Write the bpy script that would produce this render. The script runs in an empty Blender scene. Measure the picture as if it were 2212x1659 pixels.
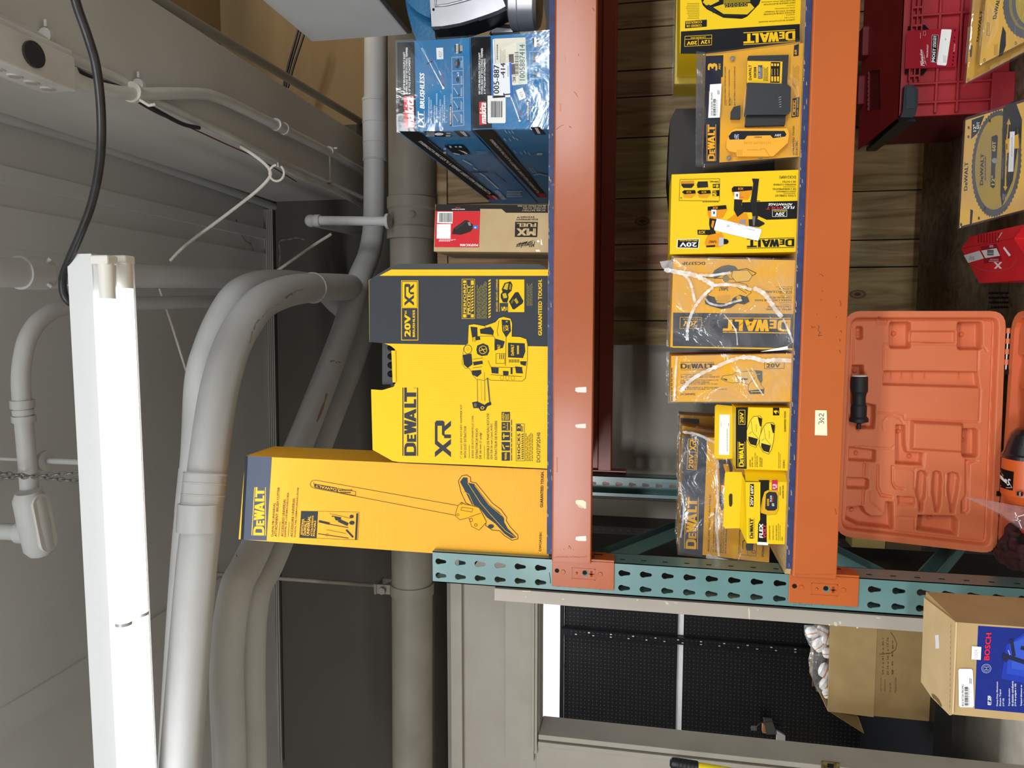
import bpy, math, random
from mathutils import Vector as V, Matrix, noise as mnoise
from mathutils.geometry import tessellate_polygon
random.seed(7)
SC = bpy.context.scene
COL = SC.collection
# ---------------------------------------------------------------- camera
FPX = 1540.2
PITCH, YAW, ROLL = math.radians(10.54), math.radians(5.12), math.radians(0.98)
CAM = V((0.64, -1.688, 1.60))
cF = V((-math.sin(YAW)*math.cos(PITCH), math.cos(YAW)*math.cos(PITCH), math.sin(PITCH)))
_R0 = V((math.cos(YAW), math.sin(YAW), 0)); _U0 = _R0.cross(cF)
cR = _R0*math.cos(ROLL)+_U0*math.sin(ROLL)
cU = _U0*math.cos(ROLL)-_R0*math.sin(ROLL)
cd = bpy.data.cameras.new('camera'); cam = bpy.data.objects.new('camera', cd); COL.objects.link(cam)
cd.sensor_fit = 'HORIZONTAL'; cd.sensor_width = 36.0; cd.lens = 36.0*FPX/2212.0
cd.clip_start = 0.05; cd.clip_end = 100
m3 = Matrix((-cU, cR, -cF)).transposed()
cam.matrix_world = Matrix.Translation(CAM) @ m3.to_4x4()
SC.camera = cam

def ray(x, y): return cF + cU*((1106-x)/FPX) + cR*((829.5-y)/FPX)
def PP(x, y, p0, n):
    d = ray(x, y); return CAM + d*((V(p0)-CAM).dot(n)/d.dot(n))
def PY(x, y, v): return PP(x, y, (0, v, 0), V((0, 1, 0)))
def PZ(x, y, v): return PP(x, y, (0, 0, v), V((0, 0, 1)))
def PX(x, y, v): return PP(x, y, (v, 0, 0), V((1, 0, 0)))

# ---------------------------------------------------------------- materials
def lin(h):
    h = h.lstrip('#'); c = [int(h[i:i+2], 16)/255 for i in (0, 2, 4)]
    return tuple((x/12.92 if x <= 0.04045 else ((x+0.055)/1.055)**2.4) for x in c)+(1,)
_M = {}
def mat(name, col, rough=0.5, metal=0.0, noise=None, bump=None, wave=None, emit=0, spec=0.5, stretch=(1, 1, 1), coat=0):
    if name in _M: return _M[name]
    m = bpy.data.materials.new(name); m.use_nodes = True; _M[name] = m
    nt = m.node_tree; N = nt.nodes; L = nt.links; b = N['Principled BSDF']
    b.inputs['Base Color'].default_value = lin(col); b.inputs['Roughness'].default_value = rough
    b.inputs['Metallic'].default_value = metal; b.inputs['Specular IOR Level'].default_value = spec
    if coat: b.inputs['Coat Weight'].default_value = coat; b.inputs['Coat Roughness'].default_value = .15
    if emit:
        b.inputs['Emission Color'].default_value = lin(col); b.inputs['Emission Strength'].default_value = emit
    if noise or bump or wave:
        tc = N.new('ShaderNodeNewGeometry'); mp = N.new('ShaderNodeMapping')
        L.new(tc.outputs['Position'], mp.inputs['Vector']); mp.inputs['Scale'].default_value = stretch
    if noise:
        sc, amt, col2 = noise
        n = N.new('ShaderNodeTexNoise'); n.inputs['Scale'].default_value = sc; n.inputs['Detail'].default_value = 6
        L.new(mp.outputs[0], n.inputs['Vector'])
        r = N.new('ShaderNodeValToRGB'); r.color_ramp.elements[0].position = .5-amt/2; r.color_ramp.elements[1].position = .5+amt/2
        r.color_ramp.elements[0].color = lin(col2); r.color_ramp.elements[1].color = lin(col)
        L.new(n.outputs['Fac'], r.inputs['Fac']); L.new(r.outputs[0], b.inputs['Base Color'])
    if bump:
        sc, st = bump
        n = N.new('ShaderNodeTexNoise'); n.inputs['Scale'].default_value = sc; n.inputs['Detail'].default_value = 4
        L.new(mp.outputs[0], n.inputs['Vector'])
        bp = N.new('ShaderNodeBump'); bp.inputs['Strength'].default_value = st; bp.inputs['Distance'].default_value = .004
        L.new(n.outputs['Fac'], bp.inputs['Height']); L.new(bp.outputs[0], b.inputs['Normal'])
    if wave:
        ax, sc, st = wave
        n = N.new('ShaderNodeTexWave'); n.bands_direction = ax; n.inputs['Scale'].default_value = sc
        L.new(mp.outputs[0], n.inputs['Vector'])
        bp = N.new('ShaderNodeBump'); bp.inputs['Strength'].default_value = st; bp.inputs['Distance'].default_value = .0015
        L.new(n.outputs['Fac'], bp.inputs['Height']); L.new(bp.outputs[0], b.inputs['Normal'])
    return m
def ink(h, rough=.6):
    return mat('print_'+h.strip('#'), h, rough, spec=.12)
def film(name='film', clear=.8, tint='f4f4f4', bumps=(14, .9), rough=.12, gl=.5):
    """clear plastic: mostly transparent, wrinkled glossy coat"""
    if name in _M: return _M[name]
    m = bpy.data.materials.new(name); m.use_nodes = True; _M[name] = m
    nt = m.node_tree; N = nt.nodes; L = nt.links
    for n in list(N):
        if n.type != 'OUTPUT_MATERIAL': N.remove(n)
    out = [n for n in N if n.type == 'OUTPUT_MATERIAL'][0]
    tr = N.new('ShaderNodeBsdfTransparent'); tr.inputs[0].default_value = (.97, .97, .97, 1)
    gs = N.new('ShaderNodeBsdfGlossy'); gs.inputs['Roughness'].default_value = rough
    df = N.new('ShaderNodeBsdfDiffuse'); df.inputs[0].default_value = lin(tint)
    m1 = N.new('ShaderNodeMixShader'); m1.inputs[0].default_value = gl; L.new(df.outputs[0], m1.inputs[1]); L.new(gs.outputs[0], m1.inputs[2])
    m2 = N.new('ShaderNodeMixShader'); L.new(m1.outputs[0], m2.inputs[1]); L.new(tr.outputs[0], m2.inputs[2])
    g = N.new('ShaderNodeNewGeometry'); n = N.new('ShaderNodeTexNoise'); n.inputs['Scale'].default_value = bumps[0]; n.inputs['Detail'].default_value = 5
    n.inputs['Distortion'].default_value = 1.2
    L.new(g.outputs['Position'], n.inputs['Vector'])
    r = N.new('ShaderNodeMapRange'); r.inputs['From Min'].default_value = .35; r.inputs['From Max'].default_value = .75
    r.inputs['To Min'].default_value = min(1, clear+.1); r.inputs['To Max'].default_value = clear-.2
    L.new(n.outputs['Fac'], r.inputs['Value']); L.new(r.outputs[0], m2.inputs[0])
    bp = N.new('ShaderNodeBump'); bp.inputs['Strength'].default_value = bumps[1]; bp.inputs['Distance'].default_value = .01
    L.new(n.outputs['Fac'], bp.inputs['Height']); L.new(bp.outputs[0], gs.inputs['Normal'])
    L.new(m2.outputs[0], out.inputs[0])
    return m

# ---------------------------------------------------------------- text glyphs
_T = {}
def glyphs(s, bold=.018, shear=0.0, space=1.0):
    """outline text as flat faces in a unit box; bold text is several copies, each with its own tiny lift"""
    k = (s, bold, shear, space)
    if k in _T: return _T[k]
    c = bpy.data.curves.new('t', 'FONT'); c.body = s; c.shear = shear; c.resolution_u = 2; c.space_character = space*(1+bold*1.2)
    o = bpy.data.objects.new('t', c); COL.objects.link(o)
    me = o.to_mesh()
    vs = [(v.co.x, v.co.y, 0) for v in me.vertices]; fs = [tuple(p.vertices) for p in me.polygons]
    o.to_mesh_clear(); bpy.data.objects.remove(o); bpy.data.curves.remove(c)
    n = len(vs)
    if bold >= .008 and n:
        h = bold; offs = ((-h, -h*.35), (h, -h*.35), (h, h*.35), (-h, h*.35)) if bold > .025 else ((-h, 0), (h, 0))
        nv = []; nf = []
        for k2, (dx, dy) in enumerate(offs):
            nv += [(x+dx, y+dy, k2*.00004) for x, y, _ in vs]; nf += [tuple(i+k2*n for i in f) for f in fs]
        vs, fs = nv, nf
    if not vs: vs = [(0, 0, 0), (1, 0, 0), (1, 1, 0)]; fs = []
    x0 = min(v[0] for v in vs); x1 = max(v[0] for v in vs); y0 = min(v[1] for v in vs); y1 = max(v[1] for v in vs)
    vs = [((x-x0)/(x1-x0+1e-9), (y-y0)/(y1-y0+1e-9), e) for x, y, e in vs]
    _T[k] = (vs, fs); return _T[k]

# ---------------------------------------------------------------- mesh builder
class MB:
    def __init__(s): s.v = []; s.f = []; s.m = []; s.sm = []; s.mats = []
    def mi(s, m):
        if m not in s.mats: s.mats.append(m)
        return s.mats.index(m)
    def add(s, vs, fs, m, smooth=False):
        n = len(s.v); s.v += [V(p) for p in vs]; k = s.mi(m)
        for f in fs: s.f.append(tuple(i+n for i in f)); s.m.append(k); s.sm.append(smooth)
        return s
    def hexa(s, p, m):   # 8 points: 0-3 front ring, 4-7 back ring
        return s.add(p, [(0, 1, 2, 3), (7, 6, 5, 4), (0, 4, 5, 1), (1, 5, 6, 2), (2, 6, 7, 3), (3, 7, 4, 0)], m)
    def box(s, lo, hi, m):
        (a, b, c), (d, e, f) = lo, hi
        return s.hexa([(a, b, c), (d, b, c), (d, b, f), (a, b, f), (a, e, c), (d, e, c), (d, e, f), (a, e, f)], m)
    def prism(s, pts, vec, m, side=None):
        n = len(pts); pts = [V(p) for p in pts]; vec = V(vec)
        s.add(pts+[p+vec for p in pts], [tuple(range(n)), tuple(range(2*n-1, n-1, -1))], m)
        vs = pts+[p+vec for p in pts]
        s.add(vs, [(i, i+n, (i+1) % n+n, (i+1) % n) for i in range(n)], side or m)
        return s
    def poly(s, pts, m): return s.add(pts, [tuple(range(len(pts)))], m)
    def tess(s, loops, m):
        fs = tessellate_polygon([[V(p) for p in l] for l in loops]); vs = [p for l in loops for p in l]
        return s.add(vs, [tuple(f) for f in fs], m)
    def ring(s, c, ax, r, seg=20, ref=None):
        ax = V(ax).normalized(); a = V((0, 0, 1)) if abs(ax.z) < .9 else V((1, 0, 0))
        u = ax.cross(a).normalized() if ref is None else ref; w = ax.cross(u)
        return [V(c)+(u*math.cos(t)+w*math.sin(t))*r for t in (2*math.pi*i/seg for i in range(seg))]
    def cyl(s, p0, p1, r0, m, r1=None, seg=24, caps=True):
        p0, p1 = V(p0), V(p1); r1 = r0 if r1 is None else r1
        a = s.ring(p0, p1-p0, r0, seg); b = s.ring(p1, p1-p0, r1, seg)
        s.add(a+b, [(i, (i+1) % seg, (i+1) % seg+seg, i+seg) for i in range(seg)], m, True)
        if caps: s.add(a, [tuple(range(seg-1, -1, -1))], m); s.add(b, [tuple(range(seg))], m)
        return s
    def lathe(s, p0, ax, prof, m, seg=24, caps=True):
        """prof: list of (distance along axis, radius)"""
        ax = V(ax).normalized(); p0 = V(p0)
        for (d0, r0), (d1, r1) in zip(prof, prof[1:]):
            s.cyl(p0+ax*d0, p0+ax*(d1 if abs(d1-d0) > 1e-6 else d1+1e-5), max(r0, 1e-4), m, max(r1, 1e-4), seg, False)
        if caps:
            a = s.ring(p0+ax*prof[0][0], ax, prof[0][1], seg); b = s.ring(p0+ax*prof[-1][0], ax, prof[-1][1], seg)
            s.add(a, [tuple(range(seg-1, -1, -1))], m); s.add(b, [tuple(range(seg))], m)
        return s
    def tube(s, path, r, m, seg=16, caps=True):
        path = [V(p) for p in path]; n = len(path); rings = []
        t0 = (path[1]-path[0]).normalized(); a = V((0, 0, 1)) if abs(t0.z) < .9 else V((1, 0, 0)); u = t0.cross(a).normalized()
        for i, p in enumerate(path):
            t = (path[min(i+1, n-1)]-path[max(i-1, 0)]).normalized()
            u = (u-t*u.dot(t)).normalized(); w = t.cross(u); rr = r[i] if isinstance(r, (list, tuple)) else r
            rings += [p+(u*math.cos(2*math.pi*k/seg)+w*math.sin(2*math.pi*k/seg))*rr for k in range(seg)]
        fs = [(i*seg+k, i*seg+(k+1) % seg, (i+1)*seg+(k+1) % seg, (i+1)*seg+k) for i in range(n-1) for k in range(seg)]
        s.add(rings, fs, m, True)
        if caps: s.add(rings[:seg], [tuple(range(seg-1, -1, -1))], m); s.add(rings[-seg:], [tuple(range(seg))], m)
        return s
    def sphere(s, c, r, m, sc=(1, 1, 1), seg=16, rings=10):
        vs = []; c = V(c)
        for i in range(rings+1):
            th = math.pi*i/rings
            for k in range(seg):
                ph = 2*math.pi*k/seg; vs.append(c+V((r*sc[0]*math.sin(th)*math.cos(ph), r*sc[1]*math.sin(th)*math.sin(ph), r*sc[2]*math.cos(th))))
        fs = [(i*seg+k, (i+1)*seg+k, (i+1)*seg+(k+1) % seg, i*seg+(k+1) % seg) for i in range(rings) for k in range(seg)]
        return s.add(vs, fs, m, True)
    def build(s, name, parent=None, label=None, cat=None, group=None, kind=None, bevel=0, origin=None):
        xs = [v.x for v in s.v]; ys = [v.y for v in s.v]; zs = [v.z for v in s.v]
        o = V(origin) if origin is not None else V(((min(xs)+max(xs))/2, (min(ys)+max(ys))/2, min(zs)))
        me = bpy.data.meshes.new(name); me.from_pydata([tuple(v-o) for v in s.v], [], s.f)
        for m in s.mats: me.materials.append(m)
        for p, k, sm in zip(me.polygons, s.m, s.sm): p.material_index = k; p.use_smooth = sm
        me.update()
        ob = bpy.data.objects.new(name, me); COL.objects.link(ob)
        if parent is not None:
            ob.parent = parent; pw = V((0, 0, 0)); q = parent
            while q is not None: pw += q.location; q = q.parent
            ob.location = o-pw
        else: ob.location = o
        if label: ob['label'] = label
        if cat: ob['category'] = cat
        if group: ob['group'] = group
        if kind: ob['kind'] = kind
        if bevel:
            b = ob.modifiers.new('bevel', 'BEVEL'); b.width = bevel; b.segments = 2; b.limit_method = 'ANGLE'; b.angle_limit = math.radians(40)
        return ob

def empty(name, loc, label, cat, group=None):
    o = bpy.data.objects.new(name, None); COL.objects.link(o); o.location = V(loc); o.empty_display_size = .05
    o['label'] = label; o['category'] = cat
    if group: o['group'] = group
    return o
def smooth(pts, sub=6):
    """Catmull-Rom through the points"""
    pts = [V(p) for p in pts]; q = [pts[0]*2-pts[1]]+pts+[pts[-1]*2-pts[-2]]; out = []
    for i in range(1, len(q)-2):
        a, b, c, d = q[i-1:i+3]
        for k in range(sub):
            t = k/sub
            out.append(.5*((2*b)+(c-a)*t+(2*a-5*b+4*c-d)*t*t+(3*b-a-3*c+d)*t**3))
    return out+[pts[-1]]

# ---------------------------------------------------------------- printed artwork lying on a real face
class Art:
    """ink polygons laid on the plane (p0, n) of a box face; coordinates in a crop (ox, oy, scale)"""
    def __init__(s, mb, p0, n, Z=(0, 0, 1)):
        s.mb = mb; s.p0 = V(p0); s.n = V(n).normalized(); s.Z = Z; s.L = 1; s.c = 0
    def pt(s, x, y):
        return PP(s.Z[0]+x*s.Z[2], s.Z[1]+y*s.Z[2], s.p0+s.n*(.0003*s.L+.000022*(s.c % 7)), s.n)
    def poly(s, pts, c): s.c += 1; s.mb.poly([s.pt(*p) for p in pts], ink(c)); return s
    def rect(s, x0, y0, x1, y1, c): return s.poly([(x0, y0), (x1, y0), (x1, y1), (x0, y1)], c)
    def quads(s, qs, c):
        s.c += 1; vs = [s.pt(*p)+s.n*(.000012*(i % 4)) for i, q in enumerate(qs) for p in q]; s.mb.add(vs, [tuple(range(4*i, 4*i+4)) for i in range(len(qs))], ink(c)); return s
    def line(s, pts, w, c, closed=False):
        if closed: pts = list(pts)+[pts[0]]
        qs = []
        for (a, b), (d, e) in zip(pts, pts[1:]):
            l = math.hypot(d-a, e-b) or 1; tx, ty = (d-a)/l*w/2, (e-b)/l*w/2; nx, ny = -ty, tx
            qs.append([(a-tx*.5+nx, b-ty*.5+ny), (d+tx*.5+nx, e+ty*.5+ny), (d+tx*.5-nx, e+ty*.5-ny), (a-tx*.5-nx, b-ty*.5-ny)])
        return s.quads(qs, c)
    def frame(s, x0, y0, x1, y1, w, c): return s.line([(x0, y0), (x1, y0), (x1, y1), (x0, y1)], w, c, True)
    def ell(s, cx, cy, rx, ry, c, n=20): return s.poly([(cx+rx*math.cos(6.2832*i/n), cy+ry*math.sin(6.2832*i/n)) for i in range(n)], c)
    def ellring(s, cx, cy, rx, ry, w, c, n=24): return s.line([(cx+rx*math.cos(6.2832*i/n), cy+ry*math.sin(6.2832*i/n)) for i in range(n)], w, c, True)
    def mapq(s, q):
        """q: image quad for text (origin, end of baseline, top of end, top of origin)"""
        def f(a, b):
            x = q[0][0]*(1-a)*(1-b)+q[1][0]*a*(1-b)+q[2][0]*a*b+q[3][0]*(1-a)*b
            y = q[0][1]*(1-a)*(1-b)+q[1][1]*a*(1-b)+q[2][1]*a*b+q[3][1]*(1-a)*b
            return s.pt(x, y)
        return f
    def rq(s, x0, y0, x1, y1, rot):
        if x0 > x1: x0, x1 = x1, x0
        if y0 > y1: y0, y1 = y1, y0
        return {0: [(x1, y1), (x1, y0), (x0, y0), (x0, y1)],        # reads upward in the picture (upright in the world)
                90: [(x1, y0), (x0, y0), (x0, y1), (x1, y1)],       # turned a quarter: baseline runs up the box
                -90: [(x0, y1), (x1, y1), (x1, y0), (x0, y0)],
                180: [(x0, y0), (x0, y1), (x1, y1), (x1, y0)]}[rot]
    def qtext(s, t, q, c, bold=.018, shear=0):
        s.c += 1; vs, fs = glyphs(t, bold, shear); f = s.mapq(q)
        s.mb.add([f(a, b)+s.n*e for a, b, e in vs], fs, ink(c)); return s
    def text(s, t, x0, y0, x1, y1, rot, c, bold=.018, shear=0): return s.qtext(t, s.rq(x0, y0, x1, y1, rot), c, bold, shear)
    def para(s, lines, x0, y0, x1, y1, rot, c, bold=.014, lead=.62, widths=None):
        q = s.rq(x0, y0, x1, y1, rot); n = len(lines); mx = max(len(l) for l in lines)
        for i, l in enumerate(lines):
            if not l: continue
            b1 = 1-i/n; b0 = b1-lead/n; w = (widths[i] if widths else len(l)/mx)
            def I(a, b): return (q[0][0]*(1-a)*(1-b)+q[1][0]*a*(1-b)+q[2][0]*a*b+q[3][0]*(1-a)*b, q[0][1]*(1-a)*(1-b)+q[1][1]*a*(1-b)+q[2][1]*a*b+q[3][1]*(1-a)*b)
            if l == '-': s.poly([I(0, b0+.2/n), I(.3, b0+.2/n), I(.3, b0+.3/n), I(0, b0+.3/n)], c); continue
            s.qtext(l, [I(0, b0), I(w, b0), I(w, b1), I(0, b1)], c, bold)
        return s
    def micro(s, x0, y0, x1, y1, rot, n, c, dens=.55, seed=1):
        """fine print too small to read: word-length dashes"""
        q = s.rq(x0, y0, x1, y1, rot); rd = random.Random(seed); qs = []
        def I(a, b): return (q[0][0]*(1-a)*(1-b)+q[1][0]*a*(1-b)+q[2][0]*a*b+q[3][0]*(1-a)*b, q[0][1]*(1-a)*(1-b)+q[1][1]*a*(1-b)+q[2][1]*a*b+q[3][1]*(1-a)*b)
        for i in range(n):
            b1 = 1-i/n; b0 = b1-dens/n; a = 0; end = rd.uniform(.75, 1)
            while a < end:
                w = min(rd.uniform(.05, .14), 1-a); qs.append([I(a, b0), I(a+w, b0), I(a+w, b1), I(a, b1)]); a += w+.02
        return s.quads(qs, c)
    def barcode(s, x0, y0, x1, y1, rot, c='1a1a1a', n=22, seed=3):
        q = s.rq(x0, y0, x1, y1, rot); rd = random.Random(seed); qs = []
        def I(a, b): return (q[0][0]*(1-a)*(1-b)+q[1][0]*a*(1-b)+q[2][0]*a*b+q[3][0]*(1-a)*b, q[0][1]*(1-a)*(1-b)+q[1][1]*a*(1-b)+q[2][1]*a*b+q[3][1]*(1-a)*b)
        for i in range(n):
            a = i/n; w = rd.choice((.3, .5, .75))/n; qs.append([I(a, 0), I(a+w, 0), I(a+w, 1), I(a, 1)])
        return s.quads(qs, c)
    def shapes(s, unit, polys, c):
        f = s.mapq(unit)
        for i, p in enumerate(polys): s.mb.poly([f(*q)+s.n*(.00003*(i % 5)) for q in p], ink(c))
        return s
    def dewalt(s, q, c, bars=True):
        """the slab-letter wordmark between two bars; q is a rect tuple (x0,y0,x1,y1,rot) or an explicit quad"""
        if len(q) == 5: q = s.rq(*q)
        P = [[(0, .12), (.055, .12), (.055, .88), (0, .88)], [(.05, .74), (.11, .74), (.135, .68), (.19, .7), (.17, .82), (.12, .88), (.05, .88)],
             [(.05, .26), (.11, .26), (.135, .32), (.19, .3), (.17, .18), (.12, .12), (.05, .12)], [(.135, .3), (.19, .3), (.19, .7), (.135, .7)],
             [(.205, .12), (.25, .12), (.25, .7), (.205, .7)], [(.25, .12), (.312, .12), (.312, .24), (.25, .24)], [(.25, .355), (.305, .355), (.305, .47), (.25, .47)], [(.25, .58), (.312, .58), (.312, .7), (.25, .7)],
             [(.315, .88), (.37, .88), (.40, .12), (.35, .12)], [(.35, .12), (.40, .12), (.44, .88), (.395, .88)], [(.395, .88), (.44, .88), (.485, .12), (.435, .12)], [(.435, .12), (.485, .12), (.525, .88), (.47, .88)],
             [(.495, .12), (.55, .12), (.62, .88), (.56, .88)], [(.63, .12), (.69, .12), (.62, .88), (.56, .88)], [(.54, .25), (.65, .25), (.64, .37), (.555, .37)],
             [(.705, .12), (.765, .12), (.765, .88), (.705, .88)], [(.765, .12), (.83, .12), (.83, .26), (.765, .26)],
             [(.79, .72), (1, .72), (1, .88), (.79, .88)], [(.865, .12), (.927, .12), (.927, .72), (.865, .72)]]
        if bars: P += [[(0, 0), (1, 0), (1, .055), (0, .055)], [(0, .945), (1, .945), (1, 1), (0, 1)]]
        return s.shapes(q, P, c)
    def xr(s, q, c):
        if len(q) == 5: q = s.rq(*q)
        P = [[(0, 0), (.14, 0), (.5, 1), (.36, 1)], [(0, 1), (.14, 1), (.5, 0), (.36, 0)],
             [(.40, .84), (.90, .84), (.97, 1), (.46, 1)], [(.86, .5), (1, .5), (1, .92), (.9, 1), (.86, .9)], [(.56, .40), (.96, .40), (1, .5), (.96, .56), (.62, .56)],
             [(.70, .42), (.84, .42), (1, 0), (.86, 0)], [(.52, .0), (.62, .0), (.62, .42), (.52, .42)]]
        return s.shapes(q, P, c)

def crn(tl, tr, br, bl, y): return [PY(*bl, y), PY(*br, y), PY(*tr, y), PY(*tl, y)]
def facebox(c, depth, m, mb=None):
    """front ring BL,BR,TR,TL and a straight depth"""
    mb = mb or MB(); d = V(depth) if not isinstance(depth, (int, float)) else V((0, depth, 0))
    mb.hexa(c+[p+d for p in c], m); return mb
def sticker(parent, p0, n, Z, pts, name='price_sticker', col='f4f4f2', draw=None, L=6, label=None):
    mb = MB(); a = Art(mb, p0, n, Z); a.L = L; a.poly(pts, col)
    if draw: a.L = L+1; draw(a)
    return mb.build(name, parent, label=label)
def shell(parent, corners, depth, m, name='shrink_wrap', g=.003):
    """wrap film round a box"""
    c = sum(corners, V((0, 0, 0)))/4; mb = MB(); zm = min(p.z for p in corners)+.0006; q = [p+(p-c).normalized()*g*1.4+V((0, -g, 0)) for p in corners]
    for p in q: p.z = max(p.z, zm)
    mb.hexa(q+[p+V((0, depth+2*g, 0)) for p in q], m); return mb.build(name, parent)
NF = V((0, -1, 0))
ZA = (840, 0, .1808); ZB = (840, 260, .1929); ZC = (780, 560, .2772); ZD = (500, 960, .3165); ZE = (1420, 0, .2230)
ZF = (1420, 360, .2471); ZG = (1420, 740, .3015); ZH = (1820, 0, .2049); ZI = (1820, 200, .2893); ZJ = (1780, 640, .3618)
ZK = (1720, 1200, .2767); ZL = (900, 1160, .3007); ZN = (1380, 1160, .3007); ZO = (540, 420, .3496); ZQ = (500, 0, .3375); ZR = (0, 0, .3376)
def zp(Z, x, y): return (Z[0]+x*Z[2], Z[1]+y*Z[2])
# ================================================================ the setting
paint = mat('ceiling_paint', 'd6d6d4', .75, noise=(2.2, .5, 'cbcac7'), bump=(9, .12))
paintb = mat('beam_paint', 'cfcdc8', .7, noise=(3, .5, 'c3c0ba'), bump=(30, .1))
tan = mat('recess_warm_tint', 'a58f68', .85, noise=(2.5, .5, '8a7350'), stretch=(.3, 1, 2))  # warm lamplight on the recess surfaces is put into this tan
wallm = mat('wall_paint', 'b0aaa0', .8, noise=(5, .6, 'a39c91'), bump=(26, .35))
walld = mat('wall_upper_shaded', '4f4a43', .85, noise=(2, .6, '47423b'), bump=(12, .15))  # grey wall darkened in colour for the shade behind the pipes
trimp = mat('trim_paint', 'aba598', .6, noise=(7, .4, 'a29c8f'), bump=(20, .06))
doorm = mat('door_edge_paint', 'b5ada0', .5, noise=(6, .6, 'aaa296'))
doord = mat('door_leaf_shaded', '3b3733', .6, noise=(5, .5, '2c2926'))  # shade on the leaf's rack side is put into this dark colour
conc = mat('concrete_floor', 'b4ac9c', .8, noise=(14, .4, 'c4bcac'), bump=(20, .3))
def st(mb, name, bevel=0): return mb.build(name, kind='structure', bevel=bevel)
def sbox(name, lo, hi, m, bevel=0): return st(MB().box(lo, hi, m), name, bevel)
YW, YU, ZT = 1.30, 1.70, 2.415
sbox('floor', (-4, -6, -.1), (5, 3.4, 0), conc)
sbox('ceiling', (-4, -3, 3.5), (1.52, YU+.1, 3.6), paint)
sbox('ceiling_recess', (1.52, -3, 3.72), (5, YU+.1, 3.8), tan)
XL, XR_ = PY(1165, 1580, YW).x, -.205       # door opening
ZH_ = PY(1165, 1450, YW).z
w = MB(); w.box((-4, YW, 0), (XL, YW+.12, ZT), wallm); w.box((XR_, YW, 0), (5, YW+.12, ZT), wallm); w.box((XL, YW, ZH_), (XR_, YW+.12, ZT), wallm)
st(w, 'wall_back')
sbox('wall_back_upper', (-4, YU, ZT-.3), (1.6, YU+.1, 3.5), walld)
sbox('wall_back_recess', (1.6, YU, ZT-.3), (5, YU+.1, 3.8), tan)
sbox('trim_1', (-4, YW+.04, ZT), (5, YU, ZT+.05), wallm)
sbox('trim_2', (-4, YW-.03, PY(1001, 1400, YW).z), (1.0, YW+.04, PY(978, 1400, YW).z), trimp)
# ceiling beam running away from the camera, bottom 2.95
b = MB(); b.box((1.24, -3, 2.95), (1.52, YU, 3.5), paintb); st(b, 'trim_3', .004)
# plaster seam battens on the ceiling
b = MB(); b.box((1.05, -3, 3.485), (1.10, YU, 3.5), paint); b.box((.86, -3, 3.492), (.98, YU, 3.5), paint); b.box((-.62, -2, 3.492), (-.53, YU, 3.5), paint)
st(b, 'trim_4')
# door casing: flat head board, stop mouldings, jamb
zc0, zc1 = PY(1154, 1400, YW-.02).z, PY(1091, 1400, YW-.02).z
b = MB(); b.box((XL-.13, YW-.02, zc0), (.1, YW, zc1), trimp); st(b, 'trim_5', .002)
b = MB(); b.box((XL-.085, YW-.035, ZH_+.004), (.1, YW, zc0-.004), trimp); b.box((XL-.07, YW-.045, ZH_+.016), (.1, YW, ZH_+.026), trimp); st(b, 'trim_6', .002)
b = MB(); b.box((XL-.05, YW-.035, 0), (XL-.028, YW, ZH_), trimp); b.box((XL-.02, YW-.03, 0), (XL+.003, YW+.125, ZH_-.001), trimp); b.box((XL-.26, YW-.015, 0), (XL-.06, YW, zc0-.01), trimp); st(b, 'trim_7', .003)
b = MB(); b.box((XR_, YW-.02, 0), (XR_+.1, YW, zc1), trimp); st(b, 'trim_8', .002)
# strike plate on the jamb
p = PY(*zp(ZN, 1375, 1632), YW-.035)
b = MB(); brass = mat('brass', '8c7a4a', .4, .8, noise=(60, .3, '5a4a2c'))
b.box((p.x-.02, YW-.039, p.z-.035), (p.x+.012, YW-.0355, p.z+.035), brass); b.box((p.x-.012, YW-.041, p.z-.012), (p.x+.004, YW-.039, p.z+.012), ink('111010'))
st(b, 'door_strike_plate')
# the open door, seen edge on beside the rack
d = MB(); d.box((-.219, .40, .01), (-.18, 1.285, 2.045), doorm); d.box((-.1795, .402, .012), (-.176, 1.28, 2.043), doord)
do = st(d, 'door_1', .001)
hg = MB(); steel = mat('gray_steel', '6f747c', .4, .6)
p1, p2 = PX(1290, 1152, -.176), PX(1290, 1137, -.176)
hg.box((-.1758, min(p1.y, p2.y), .05), (-.174, max(p1.y, p2.y), 2.0), steel)
for i in range(60): hg.box((-.174, (p1.y+p2.y)/2-.004, .08+i*.032), (-.1732, (p1.y+p2.y)/2+.004, .088+i*.032), ink('a9adb2'))
hg.build('hinge', do)
ch = MB()   # chipped paint on the door edge
a = Art(ch, (0, .40, 0), NF, ZN); a.L = 2
for x0, y0, w_, h_ in ((785, 515, 14, 80), (1400, 612, 26, 30), (1436, 606, 20, 22), (1360, 624, 16, 14), (180, 462, 26, 8), (1560, 646, 18, 12), (850, 520, 10, 10), (1700, 578, 40, 8), (250, 470, 30, 6)):
    a.poly([(x0, y0), (x0+w_*.5, y0-h_*.1), (x0+w_, y0+h_*.3), (x0+w_*.8, y0+h_), (x0+w_*.2, y0+h_*.8)], 'd8d2b8')
a.Z = ZL
for x0, y0, w_, h_ in ((760, 385, 60, 8), (780, 425, 8, 10), (1045, 442, 16, 8), (1580, 448, 12, 12), (1790, 470, 20, 14)): a.rect(x0, y0, x0+w_, y0+h_, 'd8d2b8')
ch.build('chipped_paint', do)
# shop room beyond the door
white = mat('white_wall', 'f4f5f7', .6)
sbox('wall_shop', (-4, 3.1, 0), (3, 3.2, 3.0), white)
sbox('ceiling_shop', (-4, YU+.1, 2.9), (3, 3.2, 3.0), white)

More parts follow.
